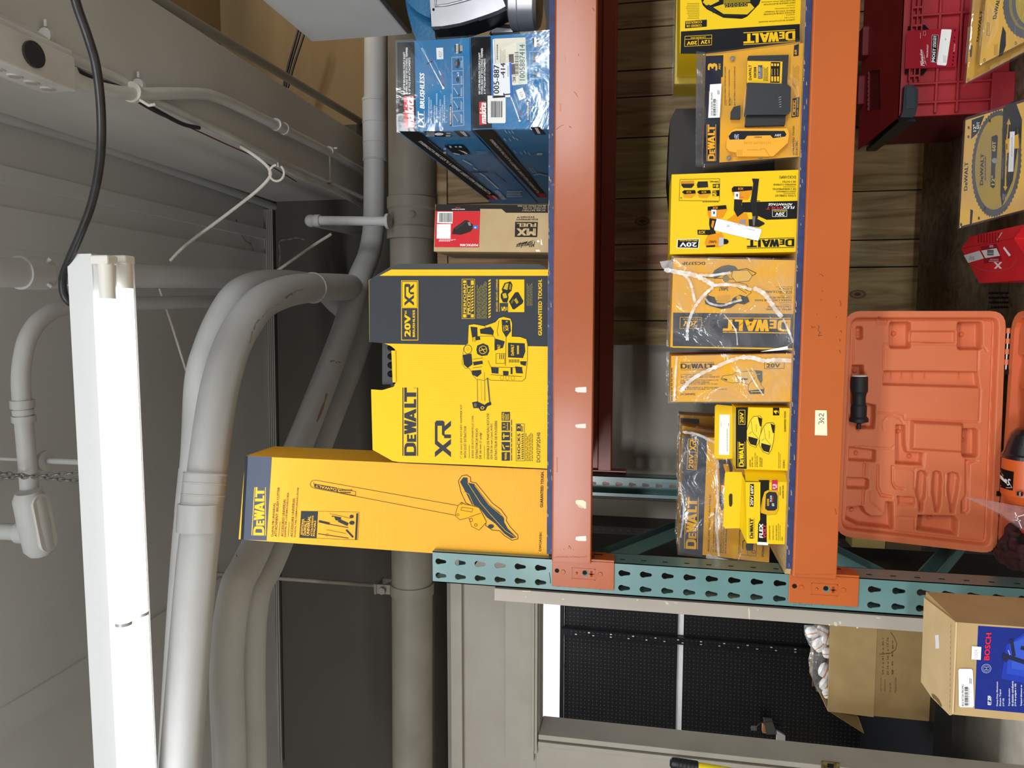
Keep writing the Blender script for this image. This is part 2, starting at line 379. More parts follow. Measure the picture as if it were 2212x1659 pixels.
# gondola shelving with black pegboard backs
def pegmat():
    m = bpy.data.materials.new('pegboard'); m.use_nodes = True; nt = m.node_tree; N = nt.nodes; L = nt.links; b = N['Principled BSDF']
    g = N.new('ShaderNodeNewGeometry'); sx = N.new('ShaderNodeSeparateXYZ'); L.new(g.outputs['Position'], sx.inputs[0])
    def M_(op, a, bv=None):
        n = N.new('ShaderNodeMath'); n.operation = op
        if isinstance(a, (int, float)): n.inputs[0].default_value = a
        else: L.new(a, n.inputs[0])
        if bv is not None:
            if isinstance(bv, (int, float)): n.inputs[1].default_value = bv
            else: L.new(bv, n.inputs[1])
        return n.outputs[0]
    ds = []
    for ax in ('X', 'Z'):
        f = M_('FRACT', M_('MULTIPLY', M_('ADD', sx.outputs[ax], 10), 1/.0254)); ds.append(M_('POWER', M_('SUBTRACT', f, .5), 2))
    d = M_('LESS_THAN', M_('ADD', ds[0], ds[1]), .010)
    mx = N.new('ShaderNodeMixRGB'); L.new(d, mx.inputs[0]); mx.inputs[1].default_value = lin('101114'); mx.inputs[2].default_value = lin('6a6355')
    L.new(mx.outputs[0], b.inputs['Base Color']); b.inputs['Roughness'].default_value = .38
    return m
peg = pegmat(); blk = mat('black_steel', '121316', .4, .2); blkc = mat('black_steel_chipped', '141416', .45, noise=(90, .04, '5a5a56'), stretch=(1, 1, .3))
YP = 2.8
xs = PY(1300, 1371, YP-.03).x
zt = PY(1219, 1400, YP).z; zr1 = PY(1463, 1400, YP).z; zr0 = PY(1476, 1400, YP).z
g = empty('gondola_shelving', (xs, YP, 0), 'black pegboard shop shelving seen through the doorway, with a chipped black post', 'shelving')
for x0, x1 in ((xs-1.2, xs-.02), (xs+.02, xs+1.2)):
    for z0, z1 in ((zr1, zt), (.25, zr0)):
        MB().box((x0, YP, z0), (x1, YP+.02, z1), peg).build('pegboard_panel', g)
MB().box((xs-.022, YP-.035, 0), (xs+.022, YP+.015, zt+.02), blk).build('post', g)
b = MB()
for i in range(70): b.box((xs-.012, YP-.0365, .1+i*.028), (xs-.006, YP-.0352, .112+i*.028), ink('2c2c2b' if i % 4 else 'b8b6ac')); b.box((xs+.006, YP-.0365, .1+i*.028), (xs+.012, YP-.0352, .112+i*.028), ink('3a3a38' if i % 5 else 'd8d6cc'))
b.build('slot_strip', g)
b = MB(); b.box((xs-1.2, YP-.01, zt+.002), (xs+1.2, YP+.015, zt+.028), blk); b.build('top_rail', g)
b = MB(); b.box((xs-1.2, YP+.005, zr0+.0005), (xs-.025, YP+.02, zr1-.0005), white); b.box((xs+.025, YP+.005, zr0+.0005), (xs+1.2, YP+.02, zr1-.0005), white); b.build('white_rail', g)
zs = PY(*zp(ZK, 925, 900), 2.0).z
b = MB(); b.box((-2.2, 1.75, zs-.03), (-.3, YP, zs), blk); b.box((-2.2, 1.74, zs-.075), (-.3, 1.75, zs), blk); b.build('shelf', g)
b = MB(); b.box((-2.2, 2.25, 0), (-.3, 2.27, .25), blk); b.box((-2.2, 2.25, .24), (-.3, YP, .26), blk); b.build('base_deck', g)

# ================================================================ conduits and pipes overhead
cpaint = mat('conduit_paint', 'c2c3c3', .55, noise=(5, .5, 'b4b4b2'), bump=(30, .08))
cwhite = mat('conduit_white', 'd0cfcb', .5, noise=(8, .4, 'c0beb8'), bump=(40, .15))
ciron = mat('pipe_paint', '8c867a', .5, noise=(7, .4, '7f796d'), bump=(24, .15))
scuff = '57534c'
def pz(pts, z): return [PZ(x, y, z) for x, y in pts]
def coupling(c, ax, r, l, m, name, parent, ridges=True):
    ax = V(ax).normalized(); b = MB(); p = V(c)-ax*l/2
    pr = [(0, r), (0, r*1.06), (l*.5, r*1.06), (l, r*1.06), (l, r)]
    b.lathe(p, ax, pr, m, 28)
    if ridges:
        for k in (.04, .3, .62, .96): b.lathe(p+ax*l*k-ax*.002, ax, [(0, r*1.05), (.001, r*1.1), (.004, r*1.1), (.005, r*1.05)], m, 28)
        b.lathe(p, ax, [(0, r*1.05), (.004, r*1.12), (.008, r*1.05)], m, 28)
    return b.build(name, parent)
def conduit(pts, r, m, label, name='conduit', cat='conduit', group=None, sub=6, seg=24):
    P = smooth(pts, sub); b = MB().tube(P, r, m, seg); return b.build(name, label=label, cat=cat, group=group), P
A_, AP = conduit(pz([(378, 1900), (390, 1659), (420, 1276), (434, 1140), (447, 1024), (470, 862), (497, 760), (530, 695), (568, 652), (612, 632), (650, 624), (690, 621)], 2.8)+[PZ(690, 621, 2.8)+V((.012, .24, 0)), PZ(690, 621, 2.8)+V((.018, .38, .04)), PZ(690, 621, 2.8)+V((.022, .50, .108)), V((PZ(690, 621, 2.8).x+.03, YU-.002, 2.912))],
    .053, cpaint, 'fat grey conduit curving below the tube light, nearer one of the double bend', group=None)
coupling(PZ(440, 1060, 2.8), PZ(434, 1140, 2.8)-PZ(447, 1024, 2.8), .0535, .10, cpaint, 'ribbed_coupling', A_)
coupling(PZ(431, 1118, 2.8), PZ(429, 1180, 2.8)-PZ(434, 1100, 2.8), .055, .075, cpaint, 'sleeve', A_, False)
coupling(PZ(676, 622, 2.8), (0, 1, 0), .0535, .012, cpaint, 'joint_ring', A_, False)
for k in (0, 1): MB().cyl(PZ(700, 608, 2.84)+V((0, .06*k, 0)), PZ(700, 608, 2.865)+V((0, .06*k, 0)), .004, cpaint, seg=8).build('set_screw', A_)
B_, BP = conduit(pz([(380, 1659), (398, 1350), (412, 1150), (428, 985), (436, 825), (455, 750), (480, 690), (512, 640), (552, 618), (600, 612), (650, 614)], 2.93)+[PZ(650, 614, 2.93)+V((-.01, .2, .0)), PZ(650, 614, 2.93)+V((-.09, .42, .0)), V((PZ(650, 614, 2.93).x-.11, YU-.002, 2.935))],
    .05, cpaint, 'fat grey conduit behind and above the other in the double bend')
coupling(PZ(423, 1060, 2.93), PZ(412, 1150, 2.93)-PZ(428, 985, 2.93), .051, .13, cpaint, 'sleeve', B_, False)
C_, CP = conduit(pz([(497, 1900), (496, 1659), (490, 1430), (508, 1280), (533, 1222), (559, 1167), (638, 982), (722, 770), (757, 670), (777, 600), (794, 560), (803, 525), (808, 480), (809, 400), (810, 200), (812, -100)], 2.8),
    .0485, cpaint, 'long grey conduit in an S bend above the amber brush cutter carton')
coupling(PZ(809, 282, 2.8), (1, 0, 0), .049, .27, cpaint, 'ribbed_coupling', C_)
D_, DP = conduit(pz([(543, 1900), (544, 1659), (541, 1430), (551, 1290), (582, 1220), (605, 1167), (683, 983), (722, 885), (770, 765), (812, 640), (836, 560)], 2.8)+[PZ(843, 500, 2.79), PZ(847, 400, 2.765), PZ(849, 200, 2.75), PZ(851, -50, 2.75)],
    .0455, cpaint, 'grey conduit following the S bend, right behind its twin')
# marks rubbed on the conduits and damp stains on the plaster
from mathutils.bvhtree import BVHTree
def scuffs(par, strokes, name='scuff_mark'):
    me = par.data; o = par.location; T = BVHTree.FromPolygons([tuple(v.co+o) for v in me.vertices], [tuple(p.vertices) for p in me.polygons])
    for pts, w_, col in strokes:
        b = MB(); vs = []
        for i, (x, y) in enumerate(pts):
            j = pts[min(i+1, len(pts)-1)]; k = pts[max(i-1, 0)]; dx_, dy_ = j[0]-k[0], j[1]-k[1]; l = math.hypot(dx_, dy_) or 1; ww = w_*(.35+.65*abs(math.sin(i*2.1+1)))
            for sg in (-1, 1):
                d = ray(x-sg*dy_/l*ww, y+sg*dx_/l*ww).normalized(); h = T.ray_cast(CAM, d)[0]
                if h is None: h = vs[-1] if vs else CAM+d*2
                vs.append(h-d*.0008)
        b.add(vs, [(2*i, 2*i+1, 2*i+3, 2*i+2) for i in range(len(pts)-1)], mat('scuff_'+col, col, .8)); b.build(name, par)
scuffs(A_, [([(617, 644), (625, 637), (632, 634)], 3, '8a8881'), ([(634, 633), (642, 628), (655, 625)], 1.2, '94928b'), ([(548, 712), (552, 700), (560, 690)], 2.4, '96948e'), ([(566, 686), (580, 668), (602, 656)], 1, '9a9892'), ([(540, 742), (543, 726), (545, 716)], 1.6, '92908a')])
scuffs(C_, [([(714, 781), (720, 779), (728, 783)], 2, '6a6862'), ([(731, 782), (735, 783)], 1.5, '55534e'), ([(706, 850), (702, 866), (697, 880), (690, 898), (684, 912)], 3, '9c7a70'), ([(510, 1198), (513, 1203)], 1.2, '55534e')])
def stain(f, pts, w_, name, par=None):
    b = MB(); vs = []
    P_ = smooth([f(*p) for p in pts], 4)
    for i, p in enumerate(P_):
        t_ = (P_[min(i+1, len(P_)-1)]-P_[max(i-1, 0)]).normalized(); s_ = t_.cross((CAM-p).normalized()).normalized()*w_*(.6+.4*math.sin(i*1.9)); vs += [p+s_, p-s_]
    b.add(vs, [(2*i, 2*i+1, 2*i+3, 2*i+2) for i in range(len(P_)-1)], mat('damp_stain', '75706a', .9)); b.build(name, kind='structure')
stain(lambda x, y: PZ(x, y, 3.498), [(510, 474), (517, 498), (531, 521), (545, 532), (550, 579)], .004, 'trim_10')
stain(lambda x, y: PY(x, y, YU-.002), [(658, 518), (640, 514), (625, 517), (604, 522), (605, 548), (603, 577)], .004, 'trim_11')
# big cast iron pipe
p0, p1 = PY(888, 250, 1.15), PY(891, 1640, 1.15); ax = (p1-p0).normalized()
mp = empty('cast_iron_pipe', (p0.x, p0.y, p0.z), 'very thick grey pipe running the whole width just above the shelf goods', 'pipe')
def onpipe(y): return p0+ax*((PY(889, y, 1.15)-p0).dot(ax))
b = MB(); b.cyl(onpipe(500), p0-ax*2.0, .0915, ciron, seg=48); b.cyl(onpipe(500), p1+ax*.8, .0865, ciron, seg=48); b.build('pipe_run', mp)
b = MB(); a0, a1 = onpipe(429), onpipe(518); L_ = (a1-a0).length
b.lathe(a0, ax, [(0, .0915), (0, .098), (L_*.25, .098), (L_*.30, .093), (L_*.68, .093), (L_*.73, .099), (L_, .099), (L_, .088)], ciron, 48); b.build('hub_coupling', mp)
b = MB(); nz = V((-ax.y, ax.x, 0)); fn = V((0, -.94, -.34)).normalized(); c = onpipe(470)
b.lathe(c+fn*.088, fn, [(0, .016), (.008, .015), (.012, .008)], ciron, 16); b.build('plug', mp)
b = MB(); b.lathe(onpipe(1270)-ax*.024, ax, [(0, .0865), (0, .0925), (.048, .0925), (.048, .0865)], ciron, 48)
q = onpipe(1270); b.box((q.x-.02, q.y-.04, q.z+.085), (q.x+.02, q.y-.03, q.z+.15), ciron); b.box((q.x-.02, q.y+.03, q.z+.085), (q.x+.02, q.y+.04, q.z+.15), ciron)
b.box((q.x-.022, q.y-.045, q.z+.145), (q.x+.022, q.y+.045, q.z+.155), ciron); b.cyl((q.x, q.y-.06, q.z+.115), (q.x, q.y+.06, q.z+.115), .008, ciron, seg=10)
b.lathe((q.x, q.y-.062, q.z+.115), (0, 1, 0), [(0, .016), (.012, .016)], ciron, 6)
b.build('hanger_clamp', mp)
b = MB(); b.cyl((q.x, q.y, q.z+.15), (q.x, q.y, 3.5), .009, ciron, seg=10); b.lathe((q.x, q.y, q.z+.155), (0, 0, 1), [(0, .015), (.014, .015)], ciron, 6); b.build('hanger_rod', mp)
# small riser pipe with an elbow in front of the coupling
b = MB(); ra, rb = PY(835, 478, 1.02), PY(672, 477, 1.02); rc = rb+V((.02, .66, .0))
b.tube([ra, rb-V((0, 0, .03)), rb, rb+V((0, .03, .012)), rc], .0185, cpaint, 20)
b.lathe(rb-V((0, 0, .04)), (0, 0, 1), [(0, .021), (.0, .0245), (.022, .0245), (.03, .021)], cpaint, 20); b.sphere(rb, .0255, cpaint)
b.lathe(ra-V((0, 0, .012)), (0, 0, 1), [(0, .03), (.012, .03), (.014, .02)], cpaint, 20)
b.build('riser_pipe', label='small grey riser pipe with an elbow, in front of the thick pipe joint', cat='pipe')
# slim conduits along the beam
e1, _ = conduit(pz([(150, 150), (165, 172), (219, 192), (290, 203), (365, 202), (439, 203), (473, 212), (506, 226), (601, 273), (655, 300), (716, 332), (834, 400)], 2.915), .0165, cwhite,
    'white conduit with a kick, leaving the junction box along the beam', seg=16)
b = MB(); q = PZ(607, 275, 2.915); t = (PZ(716, 332, 2.915)-PZ(601, 273, 2.915)).normalized(); b.lathe(q-t*.04, t, [(0, .017), (0, .0225), (.012, .0225), (.013, .02), (.055, .02), (.056, .0225), (.07, .0225), (.07, .017)], cwhite, 20); b.build('compression_coupling', e1)
for y_, nm in (((712, 327), 'strap'),):
    q = PZ(*y_, 2.915); b = MB(); b.lathe(q-t*.008, t, [(0, .017), (0, .020), (.016, .020), (.016, .017)], cwhite, 16); b.cyl(q+V((-.12, 0, .0)), q, .004, cwhite, seg=8); b.cyl(q+V((.012, 0, -.02)), q+V((.012, 0, -.035)), .004, cwhite, seg=8)
    b.box((q.x-.13, q.y-.012, q.z-.01), (q.x-.12, q.y+.012, 2.95), cwhite); b.build('strap', e1)
q = PZ(834, 400, 2.915); b = MB(); b.lathe(q, (0, 0, -1), [(-.02, .019), (.035, .019)], cwhite, 14); b.build('end_fitting', e1)
e2, _ = conduit(pz([(-60, 14), (0, 44), (84, 84), (165, 130), (270, 178), (321, 212), (422, 260), (500, 297), (601, 350), (784, 438)], 2.935), .0125, cwhite, 'thin white conduit tight in the corner under the beam edge', seg=14)
for px_ in ((300, 185), (100, 78)):
    q = PZ(*px_, 2.935); b = MB(); b.lathe(q-t*.006, t, [(0, .0125), (0, .017), (.012, .017), (.012, .0125)], cwhite, 14); b.cyl(q+V((.02, 0, 0)), q+V((.035, 0, 0)), .004, cwhite, seg=8); b.build('strap', e2)
cable_k = mat('black_cable', '1d1d20', .35, noise=(30, .3, '2a2a2e'))
b = MB(); b.tube(smooth(pz([(0, 62), (50, 78), (165, 150), (210, 172), (262, 190), (300, 216), (350, 245), (395, 268), (430, 276)], 2.925)), .006, cable_k, 10); b.build('black_wire', label='black wire lying along the thin conduit near the junction box', cat='wire')
b = MB(); b.tube(smooth(pz([(294, 219), (340, 245), (398, 270), (490, 312), (560, 344), (640, 392)], 2.93)), .0022, mat('red_wire', '5a2a26', .5), 8); b.build('red_wire', label='thin dark red wire below the conduit strap', cat='wire')
b = MB()
for k in range(4): b.tube(smooth(pz([(600, 350+k*3), (660, 375+k*5), (720, 402+k*4), (784, 440+k*3)], 2.93-k*.008), 4), .004, cwhite, 8)
b.build('cable_bundle', label='slack pale cables bunched where the beam meets the back wall', cat='cables')
b = MB(); b.tube(smooth(pz([(-100, 220), (0, 250), (203, 311), (371, 368), (540, 428), (592, 447), (652, 470)], 3.46)), .018, cpaint, 14); b.build('ceiling_conduit', label='straight grey conduit fixed to the ceiling left of the beam', cat='conduit')
b = MB(); t2 = [PZ(340, 0, 2.99), PZ(783, 265, 2.99)]; dd = (t2[1]-t2[0]).normalized(); b.cyl(t2[0]-dd*.6+V((.0, 0, 0)), t2[1]+dd*.1, .0165, mat('recess_conduit', '8f8b82', .6), seg=14); b.build('recess_conduit', label='dark grey conduit crossing the tan recess right of the beam', cat='conduit')
# junction box
jb = MB(); zb_ = 2.86
P4 = [PZ(*p, zb_) for p in ((165, 165), (165, 205), (40, 200), (-25, 160))]
jx0, jx1 = PZ(150, 200, zb_).x-.0, PZ(100, 95, zb_).x
ya, yb = PZ(20, 185, zb_).y-.08, PZ(163, 185, zb_).y
xa, xb = PZ(163, 198, zb_).x, PZ(163, 140, zb_).x+.03
jr = empty('junction_box', ((xa+xb)/2, (ya+yb)/2, zb_), 'white metal junction box with knockouts on the beam corner', 'electrical box')
MB().box((xa, ya, zb_), (xb, yb, 2.945), cwhite).build('box_body', jr, bevel=.006)
b = MB(); b.box((xa-.005, ya+.02, zb_-.014), (xb-.02, yb-.012, zb_-.002), cwhite); b.lathe(((xa+xb)/2-.01, (ya+yb)/2+.0, zb_-.02), (0, 0, 1), [(0, .026), (.006, .026)], mat('socket_black', '2a2a2a', .4), 20); b.build('receptacle_cover', jr, bevel=.004)
b = MB()
for k in range(4):
    c = (xa-.002, yb-.03-k*.042, 2.905); b.lathe(c, (1, 0, 0), [(0, .014), (.0022, .014)], cwhite, 18); b.lathe((c[0]-.0008, c[1], c[2]), (1, 0, 0), [(0, .011), (.001, .011)], mat('knockout_shadow', 'a8a49b', .6), 18)
b.build('knockout', jr)
b = MB(); c = PZ(0, 105, 2.9); b.lathe((xa+.02, ya-.05, 2.90), (0, 1, 0), [(0, .02), (.05, .02)], cwhite, 16); b.build('connector', jr)
# cable tie loop and rope
ropem = mat('rope', 'cfcac0', .8, bump=(300, .5)); Yr = .52
b = MB(); b.tube(smooth([PY(x, y, Yr) for x, y in ((520, 317), (548, 335), (570, 352), (582, 366), (583, 382), (560, 408), (520, 440), (470, 478), (420, 515), (390, 540), (368, 563))]), .0055, ropem, 10)
c = PY(598, 374, Yr); b.tube([c+V((.026*math.cos(t_), 0, .026*math.sin(t_))) for t_ in [i*.33 for i in range(18)]], .004, ropem, 10); b.build('rope', label='pale rope with a ring, sagging from the beam to the tube light', cat='rope')
b = MB(); b.tube(smooth([PY(x, y, 1.35) for x, y in ((716, 505), (704, 513), (680, 528), (640, 556), (600, 584))]), .007, ropem, 8); b.build('rope', label='short grey rope above the double bend, near the back wall', cat='rope')
b = MB(); b.tube([PY(345, 624, .45), PY(372, 705, .45), PY(402, 800, .45)], .004, ropem, 8); b.build('rope', label='thin pale rope slanting behind the tube light', cat='rope')
b = MB(); c = PZ(287, 200, 2.915); b.lathe(c-V((0, .006, 0)), (0, 1, .1), [(0, .0235), (0, .0265), (.012, .0265), (.012, .0235)], ropem, 20); b.tube([c+V((-.02, 0, -.02)), c+V((-.035, 0, -.045)), c+V((-.03, .01, -.055))], .004, ropem, 8); b.build('cable_tie', label='white cable tie cinched round the two conduits', cat='cable tie')
# pipes to the ceiling left
P1a, P1b = PZ(0, 588, 3.1), PZ(540, 603, 3.1); dx = (P1b-P1a).normalized()
g1 = MB().cyl(P1a-dx*.6, P1a+dx*(YU-P1a.y), .0355, cpaint, seg=28).build('overhead_pipe', label='thick grey pipe passing over the tube light toward the back wall', cat='pipe')
b = MB(); q0, q1 = PZ(42, 589, 3.1), PZ(150, 592, 3.1); l_ = (q1-q0).length; b.lathe(q0, dx, [(0, .0355), (0, .041), (l_*.45, .041), (l_*.5, .039), (l_, .037)], cpaint, 28)
for k in (.18, .4):
    for s in (-1, 1):
        c = q0+dx*l_*(k*1.9)+V((s*.028, 0, -.03)); b.cyl(c, c+V((s*.008, 0, -.012)), .005, cpaint, seg=10)
b.build('set_screw_coupling', g1)
b = MB(); pts = pz([(466, 651), (300, 655.5), (200, 657), (159, 660), (119, 670), (83, 695), (60, 731), (49, 775), (45, 818), (47, 862), (52, 916), (58, 985), (64, 1060)], 3.15)
pts = [pts[0]+V((.02, .6, 0))]+pts
b.tube(smooth(pts), .0215, cpaint, 20); g2 = b.build('bent_conduit', label='grey conduit with a wide bend above the left end of the tube light', cat='conduit')
b = MB()
for y0, y1 in ((864, 882), (884, 896), (898, 912)):
    a0, a1 = PZ(47+(y0-862)*.1, y0, 3.15), PZ(47+(y1-862)*.1, y1, 3.15); b.cyl(a0, a1, .0285 if y0 != 884 else .024, cpaint, seg=6 if y0 != 884 else 20)
b.build('union_nut', g2)
lb = MB(); ctr = PZ(74, 1128, 3.13); e0 = PZ(60, 1062, 3.13); e1_ = PZ(88, 1196, 3.13); ax_ = (e1_-e0).normalized()
lb.tube([e0, e0+ax_*.02, ctr, e1_-ax_*.015, e1_], [.028, .037, .038, .036, .026], cpaint, 20)
for k, s in ((0, .03), (1, .024)):
    pass
prf = []
side = V((ax_.y, -ax_.x, 0))
cc = ctr+V((0, 0, -.034))+side*0
pl = []
for i in range(24):
    t_ = 2*math.pi*i/24; u_ = math.cos(t_)*.026; v_ = math.sin(t_)*.026+(.052 if math.sin(t_) > 0 else -.052); pl.append(cc+side*u_+ax_*v_)
if (pl[1]-pl[0]).cross(pl[2]-pl[1]).z > 0: pl.reverse()
lb.prism(pl, (0, 0, .012), cwhite)
lb.cyl(ctr+ax_*.03, ctr+ax_*.03+V((0, -.02, .42)), .0215, cpaint, seg=18); lb.lathe(ctr+ax_*.03+V((0, 0, .02)), (0, -.05, 1), [(0, .029), (.03, .029)], cpaint, 20)
lb.build('conduit_fitting', label='oval conduit fitting with a cover plate by the hanging chains', cat='conduit fitting')
b = MB(); c = PY(98, 995, -.1); b.lathe((c.x, c.y, c.z-.006), (0, 0, 1), [(0, .012), (.002, .026), (.01, .027)], cpaint, 24); b.cyl((c.x, c.y, 2.9), (c.x, c.y, c.z), .008, cpaint, seg=12); b.cyl((c.x, c.y, c.z), (c.x, c.y, 3.5), .005, cpaint, seg=8)
b.build('hanger_rod', label='ceiling rod with a round plate behind the tube light', cat='hanger')

# ================================================================ tube light
fx1 = PZ(198, 548, 2.80).x; fy0 = PZ(198, 572, 2.80).y; fy1 = fy0+.135; fx0 = fx1-2.44
hous = mat('fixture_white', 'd9dbdc', .35); refl = mat('fixture_reflector', 'eef0f2', .2)
fr = empty('tube_light', ((fx0+fx1)/2, (fy0+fy1)/2, 2.80), 'white two tube fluorescent light, switched on, hanging on chains', 'light fixture')
b = MB(); b.prism([(fx0, fy0, 2.80), (fx0, fy0, 2.862), (fx0, fy0+.03, 2.872), (fx0, fy1-.03, 2.872), (fx0, fy1, 2.862), (fx0, fy1, 2.80)], (fx1-fx0, 0, 0), hous); b.build('housing', fr, bevel=.001)
ty = [PZ(233, 640, 2.772).y, PZ(271, 640, 2.772).y]
b = MB()
b.prism([(fx0+.01, fy0+.004, 2.80), (fx0+.01, (ty[0]+ty[1])/2-.012, 2.788), (fx0+.01, (ty[0]+ty[1])/2+.012, 2.788), (fx0+.01, fy1-.004, 2.80), (fx0+.01, fy1-.004, 2.803), (fx0+.01, fy0+.004, 2.803)], (fx1-fx0-.02, 0, 0), refl); b.build('reflector', fr)
tubem = mat('tube_glow', 'fbfdff', .3, emit=7.5); capm = mat('tube_cap', 'e4e2da', .4)
for k, y_ in enumerate(ty):
    xe = PZ(230+40*k, 570, 2.772).x; xl = PZ(233+38*k, 645 if k == 0 else 623, 2.772).x
    t_ = MB().cyl((xl, y_, 2.772), (fx0+.08, y_, 2.772), .0165, tubem, seg=24).build('tube', fr)
    MB().cyl((xe, y_, 2.772), (xl-.0005, y_, 2.772), .0168, capm, seg=24).build('end_cap', t_); MB().cyl((fx0+.03, y_, 2.772), (fx0+.08, y_, 2.772), .0168, capm, seg=24).build('end_cap', t_)
    for xq in (xe, fx0+.02):
        MB().box((xq-.002, y_-.017, 2.755), (xq+.018, y_+.017, 2.80), capm).build('lamp_holder', fr, bevel=.004)
xc = PZ(290, 1332, 2.772).x
b = MB()
for y_ in ty: b.lathe((xc-.004, y_, 2.772), (1, 0, 0), [(0, .0168), (0, .0185), (.008, .0185), (.008, .0168)], mat('clip', 'b5b7ba', .4, .4), 24)
b.build('tube_clip', fr)
# chains
chm = mat('chain_steel', '83827e', .4, .7)
def chain(p0_, p1_, label, pitch=.019):
    b = MB(); p0_, p1_ = V(p0_), V(p1_); d_ = (p1_-p0_); n = int(d_.length/pitch); d_.normalize(); u = d_.cross(V((0, 1, 0))).normalized(); w_ = d_.cross(u)
    for i in range(n):
        c = p0_+d_*(pitch*(i+.5)); s = u if i % 2 else w_
        b.tube([c+d_*(.0125*math.sin(k_*.785))+s*(.0055*math.cos(k_*.785)) for k_ in range(9)], .0016, chm, 6, False)
    return b.build('hanging_chain', label=label, cat='chain')
ca, cb_ = PY(174, 1020, fy0+.03), PY(163, 1043, fy1-.03)
chain((ca.x, ca.y, 2.872), PY(0, 1033, fy0+.05)+(PY(0, 1033, fy0+.05)-ca)*1.2, 'steel chain holding the tube light, the one meeting its near edge')
chain((cb_.x, cb_.y, 2.872), PY(0, 1024, fy1-.02)+(PY(0, 1024, fy1-.02)-cb_)*1.2, 'steel chain holding the tube light, the one meeting its far edge')
# black power cord
yc = fy0+.02
b = MB(); b.tube(smooth([PY(x, y, v) for x, y, v in ((150, -80, -.5), (163, 0, -.48), (190, 80, -.46), (207, 140, -.44), (217, 220, -.42), (219, 300, -.4), (213, 370, -.37), (198, 440, -.34), (176, 500, -.32), (150, 560, -.30), (136, 600, -.28), (138, 635, -.27), (153, 655, -.26), (185, 668, -.22))]), .0085, cable_k, 14)
b.build('power_cord', label='thick black cord looping down to the end of the tube light', cat='cord')
# cables strung down the ceiling line at the back
b = MB()
for k in range(5): b.cyl(PY(571+k*4, 452, YU-.03), PY(590+k*4.5, 1650, YU-.03), .0045, mat('gray_cable', '8d8a83', .6), seg=8)
b.build('cable_run', label='bundle of grey cables along the top of the back wall', cat='cables')
b = MB()
for k, (u0, u1) in enumerate(((612, 640), (616, 646), (622, 655))): b.tube(smooth([PY(u0, 190, YU-.3), PY((u0+u1)/2-3, 140, YU-.3), PY(u1, 80, YU-.3), PY(u1+10, 40, YU-.3)]), .005, cable_k, 8)
b.build('black_cables', label='black cables dropping through the tan recess behind the white cabinet', cat='cables')
# white cabinet hanging top right
q = PX(890, 75, 1.5); q2 = PX(670, 88, 1.5)
wc = empty('hanging_cabinet', (1.8, -.2, q.z), 'white steel cabinet hanging high at the right, above the saw', 'cabinet')
MB().box((1.5, -1.2, q.z+.012), (2.1, q.y, q2.z), mat('cabinet_white', 'd6d7d8', .45, noise=(4, .5, 'cbccc9'))).build('cabinet_body', wc, bevel=.006)
MB().box((1.503, -1.197, q.z), (2.097, q.y-.003, q.z+.0115), mat('cabinet_bottom_shade', '3c3b3a', .6)).build('shaded_bottom', wc)  # unlit underside of the cabinet, its shade painted as a dark colour
# ================================================================ wooden boards behind the rack
def plankmat(name, c1, c2):
    m = bpy.data.materials.new(name); m.use_nodes = True; nt = m.node_tree; N = nt.nodes; L = nt.links; b = N['Principled BSDF']; b.inputs['Roughness'].default_value = .7
    g = N.new('ShaderNodeNewGeometry'); mp = N.new('ShaderNodeMapping'); L.new(g.outputs['Position'], mp.inputs[0]); mp.inputs['Scale'].default_value = (14, 14, 1.3)
    n = N.new('ShaderNodeTexNoise'); n.inputs['Scale'].default_value = 1.6; n.inputs['Detail'].default_value = 8; n.inputs['Distortion'].default_value = 1.6; L.new(mp.outputs[0], n.inputs['Vector'])
    n2 = N.new('ShaderNodeTexNoise'); n2.inputs['Scale'].default_value = 3; L.new(g.outputs['Position'], n2.inputs['Vector'])
    r = N.new('ShaderNodeValToRGB'); e = r.color_ramp.elements; e[0].position = .3; e[0].color = lin(c2); e[1].position = .62; e[1].color = lin(c1); L.new(n.outputs['Fac'], r.inputs[0])
    mx = N.new('ShaderNodeMixRGB'); mx.blend_type = 'MULTIPLY'; mx.inputs[0].default_value = .5; L.new(r.outputs[0], mx.inputs[1]); L.new(n2.outputs['Color'], mx.inputs[2])
    L.new(mx.outputs[0], b.inputs['Base Color']); return m
wood = plankmat('board_wood', 'b89b70', '7a5c3a'); woodl = plankmat('board_wood_pale', 'bba070', '84663f')
js = [-900, -760, -640, -520, -400, -300, -190, -80, 3, 59, 150, 208, 296, 427.5, 527.4, 583, 693, 747]
zpt = PY(967, 380, 1.2).z
for i, (a, c) in enumerate(zip(js, js[1:])):
    xa, xb = PY(1400, c, 1.2).x+.0025, PY(1400, a, 1.2).x-.0025
    b = MB(); b.box((xa, 1.2, .45), (xb, 1.225, zpt), woodl if i in (9, 12, 15) else wood)
    for kz in [k_ for n_, k_ in ((14, (.9, .045)), (15, (.82, .03)), (16, (1.0, .02)), (13, (1.62, .03))) if n_ == i]:
        cx_ = (xa+xb)/2
        for q_, rr in enumerate((kz[1], kz[1]*.72, kz[1]*.4)): b.poly([(cx_+rr*.55*math.cos(t*.4), 1.1995-q_*.0003, kz[0]+rr*math.sin(t*.4)) for t in range(16)], mat('knot%d' % q_, ('6a4c2d', '84663f', '4c331c')[q_], .7))
    ob = b.build('wall_board', kind='structure')
b = MB(); b.box((.545, 1.19, zpt+.002), (3, 1.225, PY(945, 380, 1.2).z), woodl); b.build('trim_9', kind='structure')
